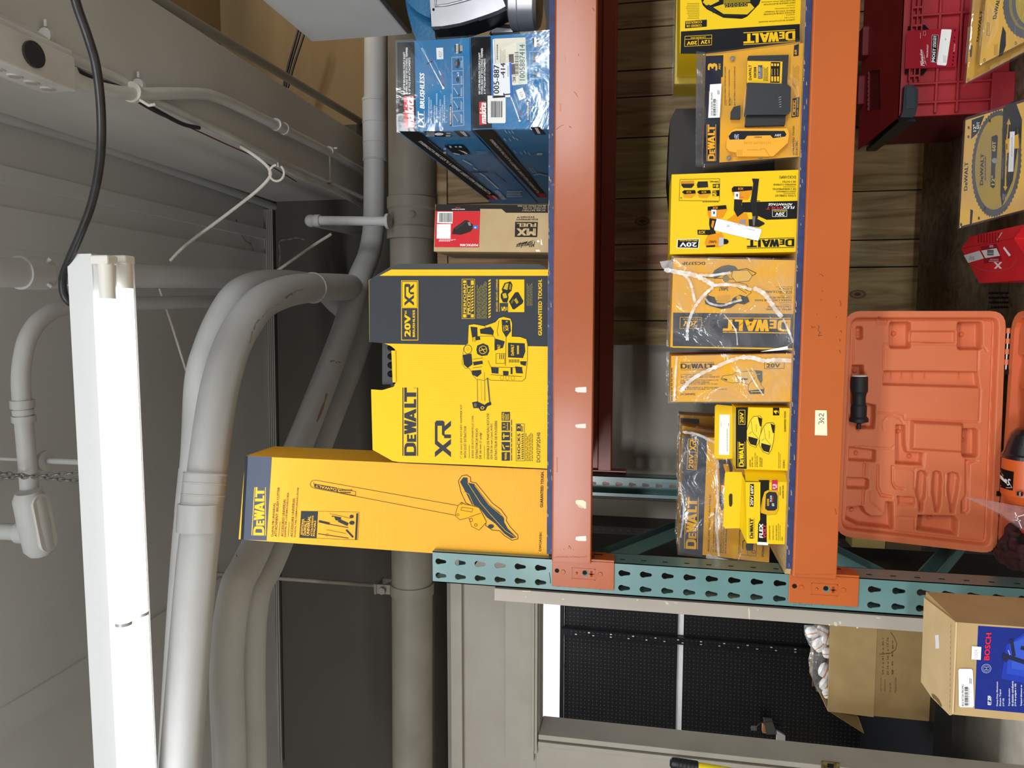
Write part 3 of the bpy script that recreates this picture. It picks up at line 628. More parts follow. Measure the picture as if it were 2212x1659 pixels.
# ================================================================ pallet rack
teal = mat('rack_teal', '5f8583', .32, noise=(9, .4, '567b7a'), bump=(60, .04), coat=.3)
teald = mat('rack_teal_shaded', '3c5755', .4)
orange = mat('beam_orange', 'a85422', .32, noise=(5, .4, 'a04c1e'), bump=(55, .06), coat=.12, spec=.35)
orange2 = mat('beam_orange_bright', 'b85a1e', .38, noise=(5, .4, 'b2551b'), bump=(55, .05), coat=.1, spec=.35)
ZT_ = 2.119; PIT = .0508; Z0 = 2.101
def tear(cx, cz, y, s=1):
    """keyhole outline, round above and narrow below"""
    r1, r2, dz = .0078*s, .0042*s, .0135*s; p = []
    for i in range(11): t = math.radians(-38+i*25.6); p.append((cx+r1*math.cos(t), y, cz+.003+r1*math.sin(t)))
    for i in range(5): t = math.radians(200+i*35); p.append((cx+r2*math.cos(t), y, cz-dz+r2*math.sin(t)))
    return p
def post(name, label, x0, x1, yf, yb, sgn, parent, zlo=0.0, cols=(.0, .0365)):
    """C section; the web with keyholes lies at yf, legs run toward yb"""
    b = MB(); th = .0025*sgn
    n = 0; z = ZT_
    zs = [Z0-PIT*i for i in range(42)]
    for i, zc in enumerate(zs):
        zt_ = ZT_ if i == 0 else zc+PIT/2; zb_ = zc-PIT/2
        if zb_ < zlo: break
        for yy in (yf, yf+th):
            b.tess([[(x0, yy, zb_), (x1, yy, zb_), (x1, yy, zt_), (x0, yy, zt_)]]+[tear(x0+.018+c, zc, yy) for c in cols], teal)
    b.box((x0, yf, zlo), (x1, yf+th, zb_+.0001), teal) if zb_ > zlo+.01 else None
    b.box((x0, yf, zlo), (x0+.0025, yb, ZT_), teal); b.box((x1-.0025, yf, zlo), (x1, yb, ZT_), teal)
    for (u0, u1) in ((x0, x0+.015), (x1-.015, x1)): b.box((u0, yb-abs(th), zlo) if sgn > 0 else (u0, yb, zlo), (u1, yb, ZT_) if sgn > 0 else (u1, yb+abs(th), ZT_), teal)
    slot = ink('26302f')
    if sgn > 0:
        for zc in zs:
            if zc-.02 > zlo: b.add([(x1+.0004, yf+.022, zc-.004), (x1+.0004, yf+.028, zc-.004), (x1+.0004, yf+.028, zc+.008), (x1+.0004, yf+.022, zc+.008)], [(0, 1, 2, 3)], slot)
    return b.build(name, parent)
def frame_(x0, label, group):
    r = empty('rack_upright_frame', (x0+.04, .53, 0), label, 'rack upright', group)
    post('front_post', '', x0, x0+.08, 0, .07, 1, r, cols=(0, .0365))
    post('rear_post', '', x0-.008, x0+.072, 1.07, 1.0, -1, r, cols=(.018,))
    for k, ((ya, za), (yb2, zb2)) in enumerate((((.06, 1.755), (1.0, 1.13)), ((1.0, 1.36), (.06, 1.01)), ((.06, .97), (1.0, .4)), ((.06, .35), (1.0, .15)))):
        b = MB(); a = V((x0+.04, ya, za)); c = V((x0+.04, yb2, zb2)); d = (c-a).normalized(); n = V((1, 0, 0)).cross(d)
        for s0, s1, t0, t1 in ((-.019, .019, -.018, -.0155), (-.019, -.0165, -.018, .018), (.0165, .019, -.018, .018)):
            pts = [a+V((t0, 0, 0))+n*s0, a+V((t1, 0, 0))+n*s0, a+V((t1, 0, 0))+n*s1, a+V((t0, 0, 0))+n*s1]
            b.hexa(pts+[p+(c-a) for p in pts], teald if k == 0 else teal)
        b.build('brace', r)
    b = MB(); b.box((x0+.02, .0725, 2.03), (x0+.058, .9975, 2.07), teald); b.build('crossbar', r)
    return r
F1 = frame_(-.018, 'teal steel rack upright with keyhole slots, left of the orange beams', None)
b = MB(); a = Art(b, (0, 0, 0), NF, ZL); a.L = 2
a.line([(953, 255), (958, 290), (962, 332)], 4, '1d2b4a')
a.Z = ZN; a.line([(1090, 343), (1096, 395), (1104, 445)], 4, '14233f')
for i in range(9): a.line([(1110+i*16, 487+(i % 3)*3), (1118+i*16, 484+(i*7 % 5))], 2.5, '3a5152')
b.build('pen_mark', F1)
F2 = frame_(2.62, 'teal steel rack upright at the far right end of the beams', None)
def connector(xs_, z, parent, om, s=1):
    """angle connector: plate over the post face and a leg along its side; s=1 at the left end"""
    b = MB(); zt_, zb_ = z+.002, z-.148
    x_in = xs_
    b.box((x_in-.068*s if s > 0 else x_in, -.0052, zb_), (x_in if s > 0 else x_in+.068, -.001, zt_), om)
    xl = x_in+.001 if s > 0 else x_in-.0055
    b.prism([(xl, -.005, zt_), (xl, .052, zt_), (xl, .052, zb_+.02), (xl, .035, zb_), (xl, -.005, zb_)], (.0045, 0, 0), om)
    c = b.build('end_connector', parent, bevel=.0012)
    d = MB(); dark = ink('1b1512'); m2 = ink('8a3a14')
    x0 = x_in-.034*s
    def ring_(cx, cz, r, m_, lift=.0004): d.poly([(cx+r*math.cos(t*.4), -.0052-lift, cz+r*math.sin(t*.4)) for t in range(16)], m_)
    ring_(x0+.006, zt_-.012, .0055, dark); ring_(x0+.004, zt_-.081, .0075, ink('5c7c7a')); ring_(x0+.0055, zt_-.0795, .0055, dark, .0007)
    for cz in (-.027, -.117): d.lathe((x0+.004, -.0052, zt_+cz), (0, -1, 0), [(0, .006), (.002, .0048)], om, 12)
    for (u, v_, w_, h_) in ((-.012, -.049, .028, .0015), (-.012, -.105, .028, .0015), (-.012, -.105, .0015, .057), (.0145, -.105, .0015, .057)):
        d.box((x0+u, -.0065, zt_+v_), (x0+u+w_, -.005, zt_+v_+max(h_, .0015)), om)
    d.box((x0-.004, -.0062, zt_-.098), (x0+.01, -.005, zt_-.093), m2); d.box((x0+.001, -.0062, zt_-.102), (x0+.004, -.005, zt_-.09), m2)
    d.sphere((x0+.003, -.006, zt_-.06), .003, om)
    d.box((xl+.0046, .012, zb_+.05), (xl+.0049, .02, zb_+.063), dark); d.box((xl+.0046, .03, zb_+.03), (xl+.0049, .036, zb_+.052), dark)
    d.build('safety_clip', c)
def beam(z, y, om, label, sgn=1, name='rack_beam'):
    """step beam: full face in front, lower step behind for the deck"""
    b = MB(); x0, x1 = .0665, 2.612; f = y; zb_ = z-.0935
    prof = [(f, zb_), (f, z-.002), (f+.003*sgn, z), (f+.022*sgn, z), (f+.022*sgn, z-.04), (f+.042*sgn, z-.042), (f+.042*sgn, zb_+.003), (f+.039*sgn, zb_)]
    b.prism([(x0, p_, q_) for p_, q_ in prof], (x1-x0, 0, 0), om)
    return b.build(name, label=label, cat='rack beam', bevel=.002)
Z1, Z2, Z3 = 1.8125, 1.264, .65
b1 = beam(Z1, -.030, orange, 'orange steel beam carrying the top shelf, with torn tape scraps')
b2 = beam(Z2, -.030, orange2, 'orange steel beam carrying the lower shelf, with the 302 tag')
b3 = beam(Z3, -.030, orange2, 'orange steel beam of the lowest shelf, below the open case')
for bb, z, om in ((b1, Z1, orange), (b2, Z2, orange2), (b3, Z3, orange2)):
    connector(.0625, z, bb, om, 1); connector(2.6195, z, bb, om, -1)
odk = mat('rear_beam_orange', 'a03f22', .35)
for z, l in ((Z1, 'dark orange beam at the back of the top shelf'), (Z2, 'orange beam at the back of the lower shelf'), (Z3, 'orange beam at the back of the lowest shelf')):
    bb = beam(z, 1.065, odk, l, -1)
    MB().box((.0, 1.0715, z-.148), (.067, 1.076, z), odk).box((.0665, 1.02, z-.148), (.071, 1.0715, z), odk).build('end_connector', bb)
# relief digits and wear on the beams
b = MB(); a = Art(b, (0, -.03, 0), NF, (1160, 680, .3617)); a.L = 1.5
for x0, y0, x1, y1, c in ((230, 430, 296, 465, 'e6ddd2'), (230, 650, 293, 678, 'e2d9cf'), (232, 1320, 295, 1352, 'e6ddd6')):
    a.poly([(x0, y0+6), (x0+18, y0+3), (x1-2, y0), (x1, y1-8), (x1-4, y1), (x0+12, y1-2), (x0-2, y1-10)], c)
a.poly([(230, 1112), (238, 1106), (272, 1106), (293, 1118), (293, 1158), (284, 1158), (232, 1128)], 'e6dcc0'); a.poly([(232, 1128), (250, 1134), (282, 1150), (270, 1156), (252, 1150)], 'cfc4a2')
b.build('tape_scrap', b1)
b = MB(); a = Art(b, (0, -.03, 0), NF, (1160, 680, .3617)); a.L = 1.2
for x0, y0, x1, y1 in ((122, 190, 128, 225), (118, 835, 124, 940)): a.micro(x0, y0, x1, y1, 0, 1, 'c04f1f')
a.Z = (1180, 0, .1808); a.text('384', 155, 1235, 180, 1332, 0, 'e08a5c', .02)
for pts, w_ in (([(330, 1095), (352, 1115), (376, 1158)], 4), ([(120, 1545), (160, 1512), (205, 1495)], 3), ([(275, 1508), (298, 1525)], 6), ([(224, 680), (230, 710)], 3), ([(345, 0), (350, 20)], 3), ([(555, 95), (572, 130)], 7), ([(380, 645), (392, 665)], 4)): a.line(pts, w_, '8c3d1a')
a.Z = (1160, 680, .3617)
for i in range(26):
    x = 105+i*7.5; a.line([(x, 1452-(i*5 % 9)), (x+5, 1450-(i*7 % 11))], 2.2, '8a4526')
for x, y in ((192, 1378), (196, 1385), (186, 1390), (190, 1380), (200, 1392), (160, 1395), (214, 1400)): a.line([(x, y), (x+3, y+6)], 2, '6a3a24')
b.build('scratches', b1)
b = MB(); a = Art(b, (0, -.03, 0), NF, ZF); a.L = 1.2
for pts in ([(1420, 940), (1440, 945), (1450, 960)], [(1345, 1390), (1355, 1410), (1380, 1400)], [(1400, 1385), (1415, 1400), (1402, 1430), (1425, 1450), (1405, 1478), (1440, 1475)], [(1435, 1085), (1450, 1092)], [(1425, 1165), (1435, 1160)], [(1392, 1290), (1400, 1292)]): a.line(pts, 4, '5a3a22')
a.Z = ZE; a.line([(1530, 1145), (1545, 1160)], 3, 'b85320'); a.line([(1525, 1230), (1545, 1240)], 3, 'b85320'); a.line([(1535, 1265), (1540, 1285)], 3, 'b85320')
a.Z = ZN
for i in range(22): a.line([(1120+i*13, 268+(i*5 % 9)), (1127+i*13, 264+(i*7 % 12))], 3, '8f5a30')
a.Z = (1780, 640, .3618)
for pts in ([(95, 25), (102, 45), (98, 58)], [(100, 205), (106, 215)], [(92, 255), (98, 270)], [(92, 320), (99, 338)], [(66, 1270), (75, 1300)], [(72, 120), (74, 128)]): a.line(pts, 5, '7a4a28')
b.build('scratches', b2)
tg = MB(); a = Art(tg, (0, -.03, 0), NF, (0, 0, 1)); a.L = 2; a.poly([(1761, 886), (1786, 886.5), (1787, 941), (1760, 940)], 'eee6c4'); a.L = 3
h = '1c1c1c'   # handwritten 302
a.line([(1769, 916.5), (1768.5, 913), (1771, 910.5), (1773.5, 912.5), (1775.5, 910), (1779, 911.5), (1779.5, 915)], 1.1, h)
a.line([(1770, 905), (1775, 902.5), (1780, 905), (1775, 908.5)], 1.1, h, True)
a.line([(1771, 899.5), (1769, 897), (1770.5, 894), (1773.5, 894), (1778.5, 899.5), (1779.5, 893)], 1.1, h)
tg.build('price_tag', b2, label='cream tag with handwritten 302')

# ================================================================ shelf decks
deckm = mat('particle_board', 'c2a574', .8, noise=(90, .5, 'a98a5a'), bump=(150, .3)); navy = mat('deck_edge_navy', '1f2f66', .5, noise=(60, .2, '17244f'))
ply = plankmat('deck_plywood', '8a7660', '5c4c3a')
def deck(z, label, top, th=.0135, y0=-.022, x0=.08):
    b = MB(); b.box((x0, y0+.0015, z), (2.6, 1.06, z+th), top); b.box((x0, y0, z+.0003), (2.6, y0+.0012, z+th-.0003), navy)
    c = b; rd = random.Random(int(z*100)); cm = mat('deck_chip', '9c907a', .9) if z > 1.5 else mat('deck_chip2', 'b39a6e', .9)
    for i in range(60):
        x = x0+rd.random()*1.5; w_ = rd.uniform(.002, .014); h_ = rd.uniform(.0008, .0028); zz = z+th-h_-.0004 if i % 3 else z+rd.random()*th*.8
        c.add([(x, y0-.0003-i*.00001, zz), (x+w_*.6, y0-.0003-i*.00001, zz+h_*.1), (x+w_, y0-.0003-i*.00001, zz+h_*.6), (x+w_*.8, y0-.0003-i*.00001, zz+h_), (x+w_*.3, y0-.0003-i*.00001, zz+h_*.7), (x+w_*.1, y0-.0003-i*.00001, zz+h_)], [(0, 1, 2, 3, 4, 5)], cm)
    return b.build('shelf_deck', label=label, cat='shelf board')
deck(Z1, 'top shelf board with chipped navy front edge', deckm)
deck(Z2, 'lower shelf board, navy edged, wood showing at its left end', deckm, y0=-.022)
deck(Z3, 'dark plywood board of the lowest shelf with a black printed stamp', ply)
DZ1, DZ2, DZ3 = Z1+.0137, Z2+.0137, Z3+.0137
sp = MB(); sp.prism([(.0645, -.012, Z2+.001), (.079, -.018, Z2+.001), (.079, .5, Z2+.001), (.066, .3, Z2+.001)], (0, 0, .0125), deckm)
sp.build('deck_offcut', label='splintered board end beside the teal upright on the lower shelf', cat='board offcut')
b = MB(); a = Art(b, (0, 0, DZ3), V((0, 0, 1)), ZI); a.L = 2
a.micro(1090, 1470, 1240, 1610, 90, 4, '241b14', .45, 5); a.line([(1085, 1500), (1245, 1500)], 3, '241b14'); a.line([(1085, 1612), (1245, 1608)], 3, '241b14')
b.build('lumber_stamp', label='black lumber stamp printed on the plywood board', cat='stamp')

# ================================================================ lights and world
W = bpy.data.worlds.new('world'); SC.world = W; W.use_nodes = True
W.node_tree.nodes['Background'].inputs[0].default_value = (.92, .96, 1, 1); W.node_tree.nodes['Background'].inputs[1].default_value = .16
def area(loc, rot, sx, sy, e, col=(.95, .975, 1)):
    l = bpy.data.lights.new('area_lamp', 'AREA'); l.shape = 'RECTANGLE'; l.size = sx; l.size_y = sy; l.energy = e; l.color = col
    o = bpy.data.objects.new('area_lamp', l); COL.objects.link(o); o.location = loc; o.rotation_euler = rot; return o
area((.4, -1.75, 3.35), (math.radians(28), 0, 0), 3.2, .3, 9)
area((-.5, -3.4, 3.35), (0, 0, 0), 7, .6, 235)
area((4.3, -9.6, 2.9), (math.radians(70), 0, math.radians(20)), 2.4, .5, 270)
area((-2.0, -9.9, 2.9), (math.radians(70), 0, math.radians(-12)), 2.4, .5, 270)
area((-1.2, 2.4, 2.85), (0, 0, 0), 1.6, 1.2, 60)                 # the shop room behind the doorway
area((2.6, .9, 3.6), (0, 0, 0), .8, .8, 7, (1, .78, .5))         # warm lamp in the recess
SC.view_settings.view_transform = 'Standard'; SC.view_settings.look = 'None'; SC.view_settings.exposure = 0; SC.view_settings.gamma = 1
SC.cycles.use_denoising = True; SC.cycles.max_bounces = 7; SC.cycles.transparent_max_bounces = 14
# ================================================================ goods on the top shelf
YEL = 'ebbe18'; DK = '3a3d43'; YEL2 = 'f3b62a'; MKB = '1d77b0'
card = mat('box_yellow', YEL, .42, wave=('X', 60, .12), spec=.15); cardo = mat('box_amber', 'e8a622', .42, wave=('Z', 55, .12), spec=.22)
blackp = mat('black_plastic', '15161a', .45, bump=(200, .1)); brown = mat('kraft_card', 'b09468', .75, noise=(12, .4, 'a4885c'), bump=(30, .1))
fm = film('film', .90, 'f0f0f0', (11, .7), .14, .55); fmc = film('film_clear', .955, 'f4f4f4', (5, .35), .10, .8)
# ---- two blue pole saw kits, one on the other
def makita(tl, tr, br, bl, upper):
    c = crn(tl, tr, br, bl, 0.0)
    if not upper:
        c[0].z = c[1].z = DZ1
    blue = mat('box_blue', MKB, .45, spec=.2, noise=(20, .3, '1a70a8')); mb = facebox(c, 1.08, blue)
    a = Art(mb, c[0], NF, ZA)
    oy = 0 if upper else 1
    X0, X1 = (100, 308) if upper else (975, 1225)   # black band
    yt, yb = (505, 1570) if upper else (445, 1540)
    if upper: a.poly([(98, 507), (306, 500), (326, 1566), (112, 1572)], '15171b')
    else: a.poly([(978, 446), (1216, 436), (1232, 1530), (1002, 1538)], '15171b')
    a.L = 2
    def T(t, x0, y0, x1, y1, c_='f6f8fa', b_=.03, sh=0): a.text(t, x0, y0, x1, y1, 0, c_, b_, sh)
    if upper:
        a.poly([(178, 1152), (298, 1146), (304, 1526), (184, 1532)], 'd8363c'); a.L = 3
        a.qtext('makita', [(300, 1522), (296, 1160), (186, 1160), (205, 1522)], 'fbfbfb', .05, .25); a.L = 2
        T('18V LXT® BRUSHLESS COUPLE SHAFT', 170, 620, 196, 1128); T('POWER HEAD KIT WITH STRING TRIMMER', 202, 565, 226, 1126); T('& 10" POLE SAW ATTACHMENTS', 233, 688, 258, 1124)
        a.micro(270, 560, 300, 1125, 0, 3, '50545a')
        a.qtext('LXT', [(420, 1525), (412, 1325), (345, 1330), (350, 1525)], 'ffffff', .04, .2); a.qtext('BRUSHLESS', [(427, 1300), (424, 868), (368, 868), (372, 1300)], 'ffffff', .04, .2)
        a.line([(428, 1528), (422, 1322)], 4, 'dfe9f2')
        for k, (l, y0) in enumerate((('HIGH PERFORMANCE', 1160), ('WITH LESS WEIGHT', 1188), ('QUICK AND EASY', 1255), ('ATTACHMENT CHANGES', 1115), ('COMPATIBLE WITH', 1190), ('MAKITA COUPLE', 1250), ('SHAFT ATTACHMENTS', 1138))):
            x = 470+k*25+(18 if k > 1 else 0)+(18 if k > 3 else 0); T(l, x, y0, x+17, 1468, 'cfe0ee', .02)
        a.poly([(566, 572), (648, 568), (652, 706), (572, 710)], 'eef1f5'); a.L = 3; T('427', 595, 610, 632, 690, 'a9b0bd', .012); a.L = 2
        # long pole tool drawing
        for p, w_, cc in (([(395, 575), (430, 640)], 26, '6fb4dc'), ([(430, 640), (480, 740)], 12, 'cfd8e2'), ([(455, 765), (515, 735)], 16, '2a2d33'), ([(490, 750), (530, 830)], 12, 'cdd6e0'), ([(535, 840), (650, 1050)], 13, 'e8edf2'), ([(540, 725), (600, 850)], 7, '7fb0d4'), ([(600, 850), (625, 900)], 14, 'd8dfe6'), ([(625, 900), (655, 975)], 12, 'a05a7a'), ([(640, 1005), (660, 1030)], 18, '33302f'), ([(385, 570), (415, 572)], 12, '1c1e22')): a.line(p, w_, cc)
        a.ell(650, 1052, 14, 14, 'f2f4f6')
        fx = [(752, 685), (884, 678), (896, 1498), (762, 1508)]; a.line(fx, 4, 'd5e4f0', True)
        for y in (848, 1010, 1170, 1330): a.line([(755+(y-685)*.011, y), (886+(y-685)*.013, y-6)], 4, 'd5e4f0')
        for y0, kind in ((700, 'b'), (900, 'x1'), (1040, 'p'), (1200, 'q'), (1360, 'r')):
            if kind == 'b': a.poly([(780, 760), (800, 705), (835, 705), (850, 760), (830, 815), (795, 810)], '232a30'); a.poly([(800, 740), (812, 735), (812, 775), (802, 775)], '6b7a86')
            elif kind == 'x1': T('x1', 815, 868, 838, 915, 'ffffff', .03); a.ell(820, 955, 18, 30, '1f262c')
            else: a.line([(775, y0+5), (830, y0+95)], 7, 'c4cfda'); a.ell(835, y0+95, 10, 12, '2b3b46')
            a.micro(860, y0+5, 880, y0+110, 0, 2, 'cfe0ee', .5, y0)
        a.poly([(722, 1258), (748, 1256), (754, 1500), (728, 1506)], '14161a'); a.L = 3; T('XUX02SM1X4', 728, 1275, 746, 1488); a.L = 2; T('KIT INCLUDES', 738, 1120, 750, 1232, 'cfe0ee', .02)
        a.ell(768, 585, 20, 24, '3e86bd'); a.poly([(785, 540), (850, 530), (880, 560), (880, 610), (850, 640), (790, 625)], '16181c'); a.L = 3; a.poly([(802, 525), (828, 525), (828, 635), (802, 640)], 'eef3f7'); a.poly([(850, 535), (882, 545), (882, 612), (850, 612)], '9aa4b0'); a.L = 4; T('BRUSHLESS', 806, 535, 822, 628, '22262b', .02)
    else:
        a.poly([(1078, 1218), (1160, 1212), (1166, 1486), (1082, 1492)], 'd8363c'); a.L = 3
        a.qtext('makita', [(1165, 1480), (1162, 1225), (1082, 1228), (1090, 1482)], 'fbfbfb', .05, .25); a.L = 2
        T('18V LXT® BRUSHLESS COUPLE SHAFT', 1070, 628, 1094, 1126); T('POWER HEAD KIT WITH STRING TRIMMER', 1101, 575, 1124, 1124); T('& 10" POLE SAW ATTACHMENTS', 1132, 700, 1156, 1122)
        a.micro(1166, 570, 1200, 1120, 0, 3, '50545a')
        # shipping labels
        a.poly([(1240, 470), (1260, 466), (1275, 900), (1250, 900)], 'e8f0f6'); a.L = 2.6; a.poly([(1262, 462), (1632, 446), (1655, 1002), (1480, 1020), (1275, 770)], 'e9e4d2'); a.L = 3
        a.poly([(1520, 510), (1632, 500), (1652, 998), (1552, 1008)], 'cfdcd0'); a.poly([(1432, 650), (1490, 645), (1494, 752), (1437, 757)], '575150'); a.poly([(1440, 768), (1504, 762), (1512, 888), (1450, 894)], '575150')
        a.barcode(1505, 620, 1550, 900, 0, '5a5048', 18); a.micro(1290, 500, 1312, 715, 0, 1, '6b5a5a'); a.micro(1330, 560, 1400, 760, 0, 4, 'b7b2a4')
        a.frame(1480, 905, 1515, 980, 3, '2a2624'); a.L = 4; T('28', 1484, 920, 1508, 968, '1a1a1a', .03); T('1005887414', 1560, 530, 1625, 960, '4a5550', .012)
        a.L = 5; a.poly([(1235, 765), (1462, 742), (1475, 1158), (1248, 1172)], 'eef2f8'); a.L = 6; a.poly([(1438, 748), (1462, 745), (1475, 1156), (1452, 1158)], '2b66d8'); a.poly([(1228, 768), (1242, 766), (1252, 1170), (1238, 1172)], '2b66d8')
        a.L = 7.2; T('1005-887', 1250, 775, 1318, 1155, '14161c', .02); T('-414', 1335, 752, 1390, 932, '14161c', .02); a.poly([(1366, 1115), (1380, 1112), (1380, 1124), (1458, 1116), (1460, 1130), (1382, 1138), (1384, 1148), (1370, 1150)], '14161c'); a.micro(1420, 765, 1434, 915, 0, 1, '8a8f98')
        a.L = 5; a.poly([(1178, 1142), (1385, 1142), (1396, 1165), (1396, 1455), (1385, 1472), (1190, 1472), (1180, 1455)], 'f3f3ef'); a.L = 6; a.barcode(1218, 1208, 1358, 1402, -90, '2a2f35', 20); a.L = 2
        a.poly([(1516, 1078), (1598, 1045), (1638, 1165), (1560, 1202)], 'eef1f5'); a.L = 3; a.qtext('427', [(1612, 1160), (1590, 1085), (1562, 1098), (1582, 1172)], 'a9b0bd', .012); a.L = 2
        for p, w_, cc in (([(1460, 1165), (1480, 1215)], 13, 'dfe6ec'), ([(1485, 1225), (1555, 1420)], 13, 'e8edf2'), ([(1500, 1125), (1550, 1290)], 7, '7fb0d4'), ([(1550, 1290), (1580, 1370)], 12, 'a05a7a'), ([(1560, 1400), (1575, 1425)], 16, '33302f')): a.line(p, w_, cc)
        a.ell(1562, 1442, 13, 13, 'f2f4f6')
        a.line([(1682, 615), (1825, 607), (1835, 1445), (1690, 1455)], 4, 'd5e4f0', True)
        for y in (780, 945, 1108, 1275): a.line([(1684, y), (1828, y-6)], 4, 'd5e4f0')
        a.poly([(1715, 690), (1735, 640), (1770, 640), (1785, 690), (1765, 745), (1728, 742)], '232a30'); T('x1', 1745, 800, 1770, 850, 'ffffff', .03); a.ell(1752, 890, 18, 32, '1f262c')
        for y0 in (985, 1140, 1310): a.line([(1705, y0), (1760, y0+95)], 7, 'c4cfda'); a.ell(1765, y0+95, 10, 12, '2b3b46')
        for y0 in (650, 810, 975, 1140, 1310): a.micro(1798, y0, 1818, y0+115, 0, 2, 'cfe0ee', .5, y0)
        a.poly([(1648, 1202), (1674, 1200), (1680, 1448), (1655, 1450)], '14161a'); a.L = 3; T('XUX02SM1X4', 1653, 1218, 1673, 1440)
        a.L = 2; a.ell(1700, 510, 20, 24, '3e86bd'); a.poly([(1715, 460), (1780, 450), (1815, 480), (1815, 535), (1785, 565), (1725, 550)], '16181c'); a.L = 3; a.poly([(1735, 450), (1762, 448), (1765, 560), (1738, 562)], 'eef3f7'); a.poly([(1785, 460), (1815, 465), (1815, 530), (1785, 530)], '9aa4b0')
    # side face toward the camera
    b = Art(mb, c[0], V((-1, 0, 0)), ZB)
    if upper:
        b.poly([(112, 120), (322, 125), (1240, 885), (1102, 885)], '17181b'); b.L = 2
        b.qtext('ATTACHMENTS WITH STRING TRIMMER & 10" POLE SAW ATTACHMENTS', [(1125, 832), (328, 238), (360, 228), (1150, 815)], 'd8dade', .03)
        b.qtext('18V LXT BRUSHLESS COUPLE SHAFT POWER HEAD KIT', [(1110, 770), (430, 228), (446, 225), (1120, 768)], '83878c', .012)
        b.poly([(385, 122), (600, 122), (712, 186), (462, 182)], '121a26'); b.poly([(722, 118), (842, 118), (915, 183), (800, 186)], '121418'); b.L = 3
        b.ell(562, 154, 50, 16, 'e8eef4'); b.poly([(790, 125), (840, 125), (885, 175), (855, 178)], 'c4cad2'); b.micro(400, 128, 510, 178, 90, 3, 'c8d4de'); b.micro(630, 128, 690, 180, 90, 2, 'c8d4de'); b.L = 2
        b.poly([(618, 283), (830, 278), (915, 382), (740, 388)], '101a26'); b.L = 3
        for p in ([(672, 285), (695, 285), (705, 308), (685, 308)], [(735, 290), (760, 290), (768, 302), (742, 302)], [(780, 290), (810, 288), (820, 304), (790, 305)], [(715, 362), (800, 380), (790, 386), (735, 380)], [(775, 330), (850, 350), (885, 375), (870, 380)]): b.poly(p, 'c9d2da')
        b.L = 2
        for p in ([(830, 445), (930, 500)], [(950, 535), (985, 555)], [(1020, 595), (1080, 630)], [(1085, 640), (1225, 765)]): b.line(p, 11, 'b9c4d0')
        b.line([(915, 580), (1105, 580)], 10, '353b48'); b.line([(1170, 585), (1300, 690)], 8, '7a6a7c')
        b.line([(855, 232), (1020, 230), (1180, 380), (985, 378), (855, 232)], 2, '5a8fb8')
        b.micro(950, 340, 1110, 380, 90, 3, '7fa6c4'); b.micro(606, 290, 640, 375, 90, 2, 'a8c4da')
        b.poly([(1090, 838), (1195, 842), (1238, 888), (1150, 890)], 'a5343c'); b.L = 3; b.qtext('makita', [(1225, 885), (1170, 842), (1150, 845), (1195, 888)], 'd6c9cc', .04, .2)
        b.qtext('BRUSHLESS', [(1320, 885), (1225, 785), (1180, 788), (1270, 888)], 'c2ccd6', .03); b.micro(1320, 790, 1520, 865, -90, 4, 'a8bacb')
    else:
        b.poly([(950, 110), (1158, 100), (1770, 862), (1668, 862)], '28251f'); b.L = 2
        b.qtext('ATTACHMENTS WITH STRING TRIMMER & 10" POLE SAW ATTACHMENTS', [(1660, 815), (1125, 215), (1160, 212), (1695, 812)], 'bfc0c2', .03)
        b.qtext('18V LXT BRUSHLESS COUPLE SHAFT POWER HEAD KIT', [(1590, 640), (1205, 225), (1222, 222), (1606, 638)], '6f7072', .012)
        b.poly([(1585, 75), (1690, 73), (1758, 160), (1638, 162)], '121418'); b.L = 3; b.poly([(1632, 85), (1665, 84), (1700, 148), (1668, 150)], 'c9ced6'); b.L = 2
        b.line([(1240, 110), (1400, 108), (1490, 225), (1320, 228), (1240, 110)], 2, '3c76a4')
        for x, y in ((1300, 115), (1340, 120), (1375, 118), (1290, 205), (1345, 205), (1385, 180), (1425, 200), (1400, 340), (1470, 355), (1515, 345), (1560, 360)): b.line([(x, y), (x+22, y+26)], 9, '8fb0c8')
        b.poly([(1648, 388), (1668, 366), (1726, 368), (1708, 390)], 'b9c2cb')
        for p in ([(1570, 530), (1620, 590)], [(1600, 535), (1650, 590)]): b.line(p, 7, '8fa2b2')
        b.line([(1620, 615), (1680, 600), (1775, 620)], 14, '8c96a0')
        b.poly([(1650, 820), (1735, 818), (1768, 864), (1700, 866)], 'a5343c')
    return mb, c
mb, cu = makita((860, 284), (857, 91), (1014.5, 81), (1018, 282), True)
lbl = {1: 'upper blue pole saw kit carton, with no shipping labels', 0: 'lower blue pole saw kit carton, covered in shipping labels'}
o = mb.build('tool_carton', label=lbl[1], cat='product box', group='blue pole tool cartons'); shell(o, cu, 1.08, fmc)
mb, cl = makita((1021, 280), (1015.5, 80), (1182, 69), (1185, 277), False)
o = mb.build('tool_carton', label=lbl[0], cat='product box', group='blue pole tool cartons'); shell(o, cl, 1.08, fmc)
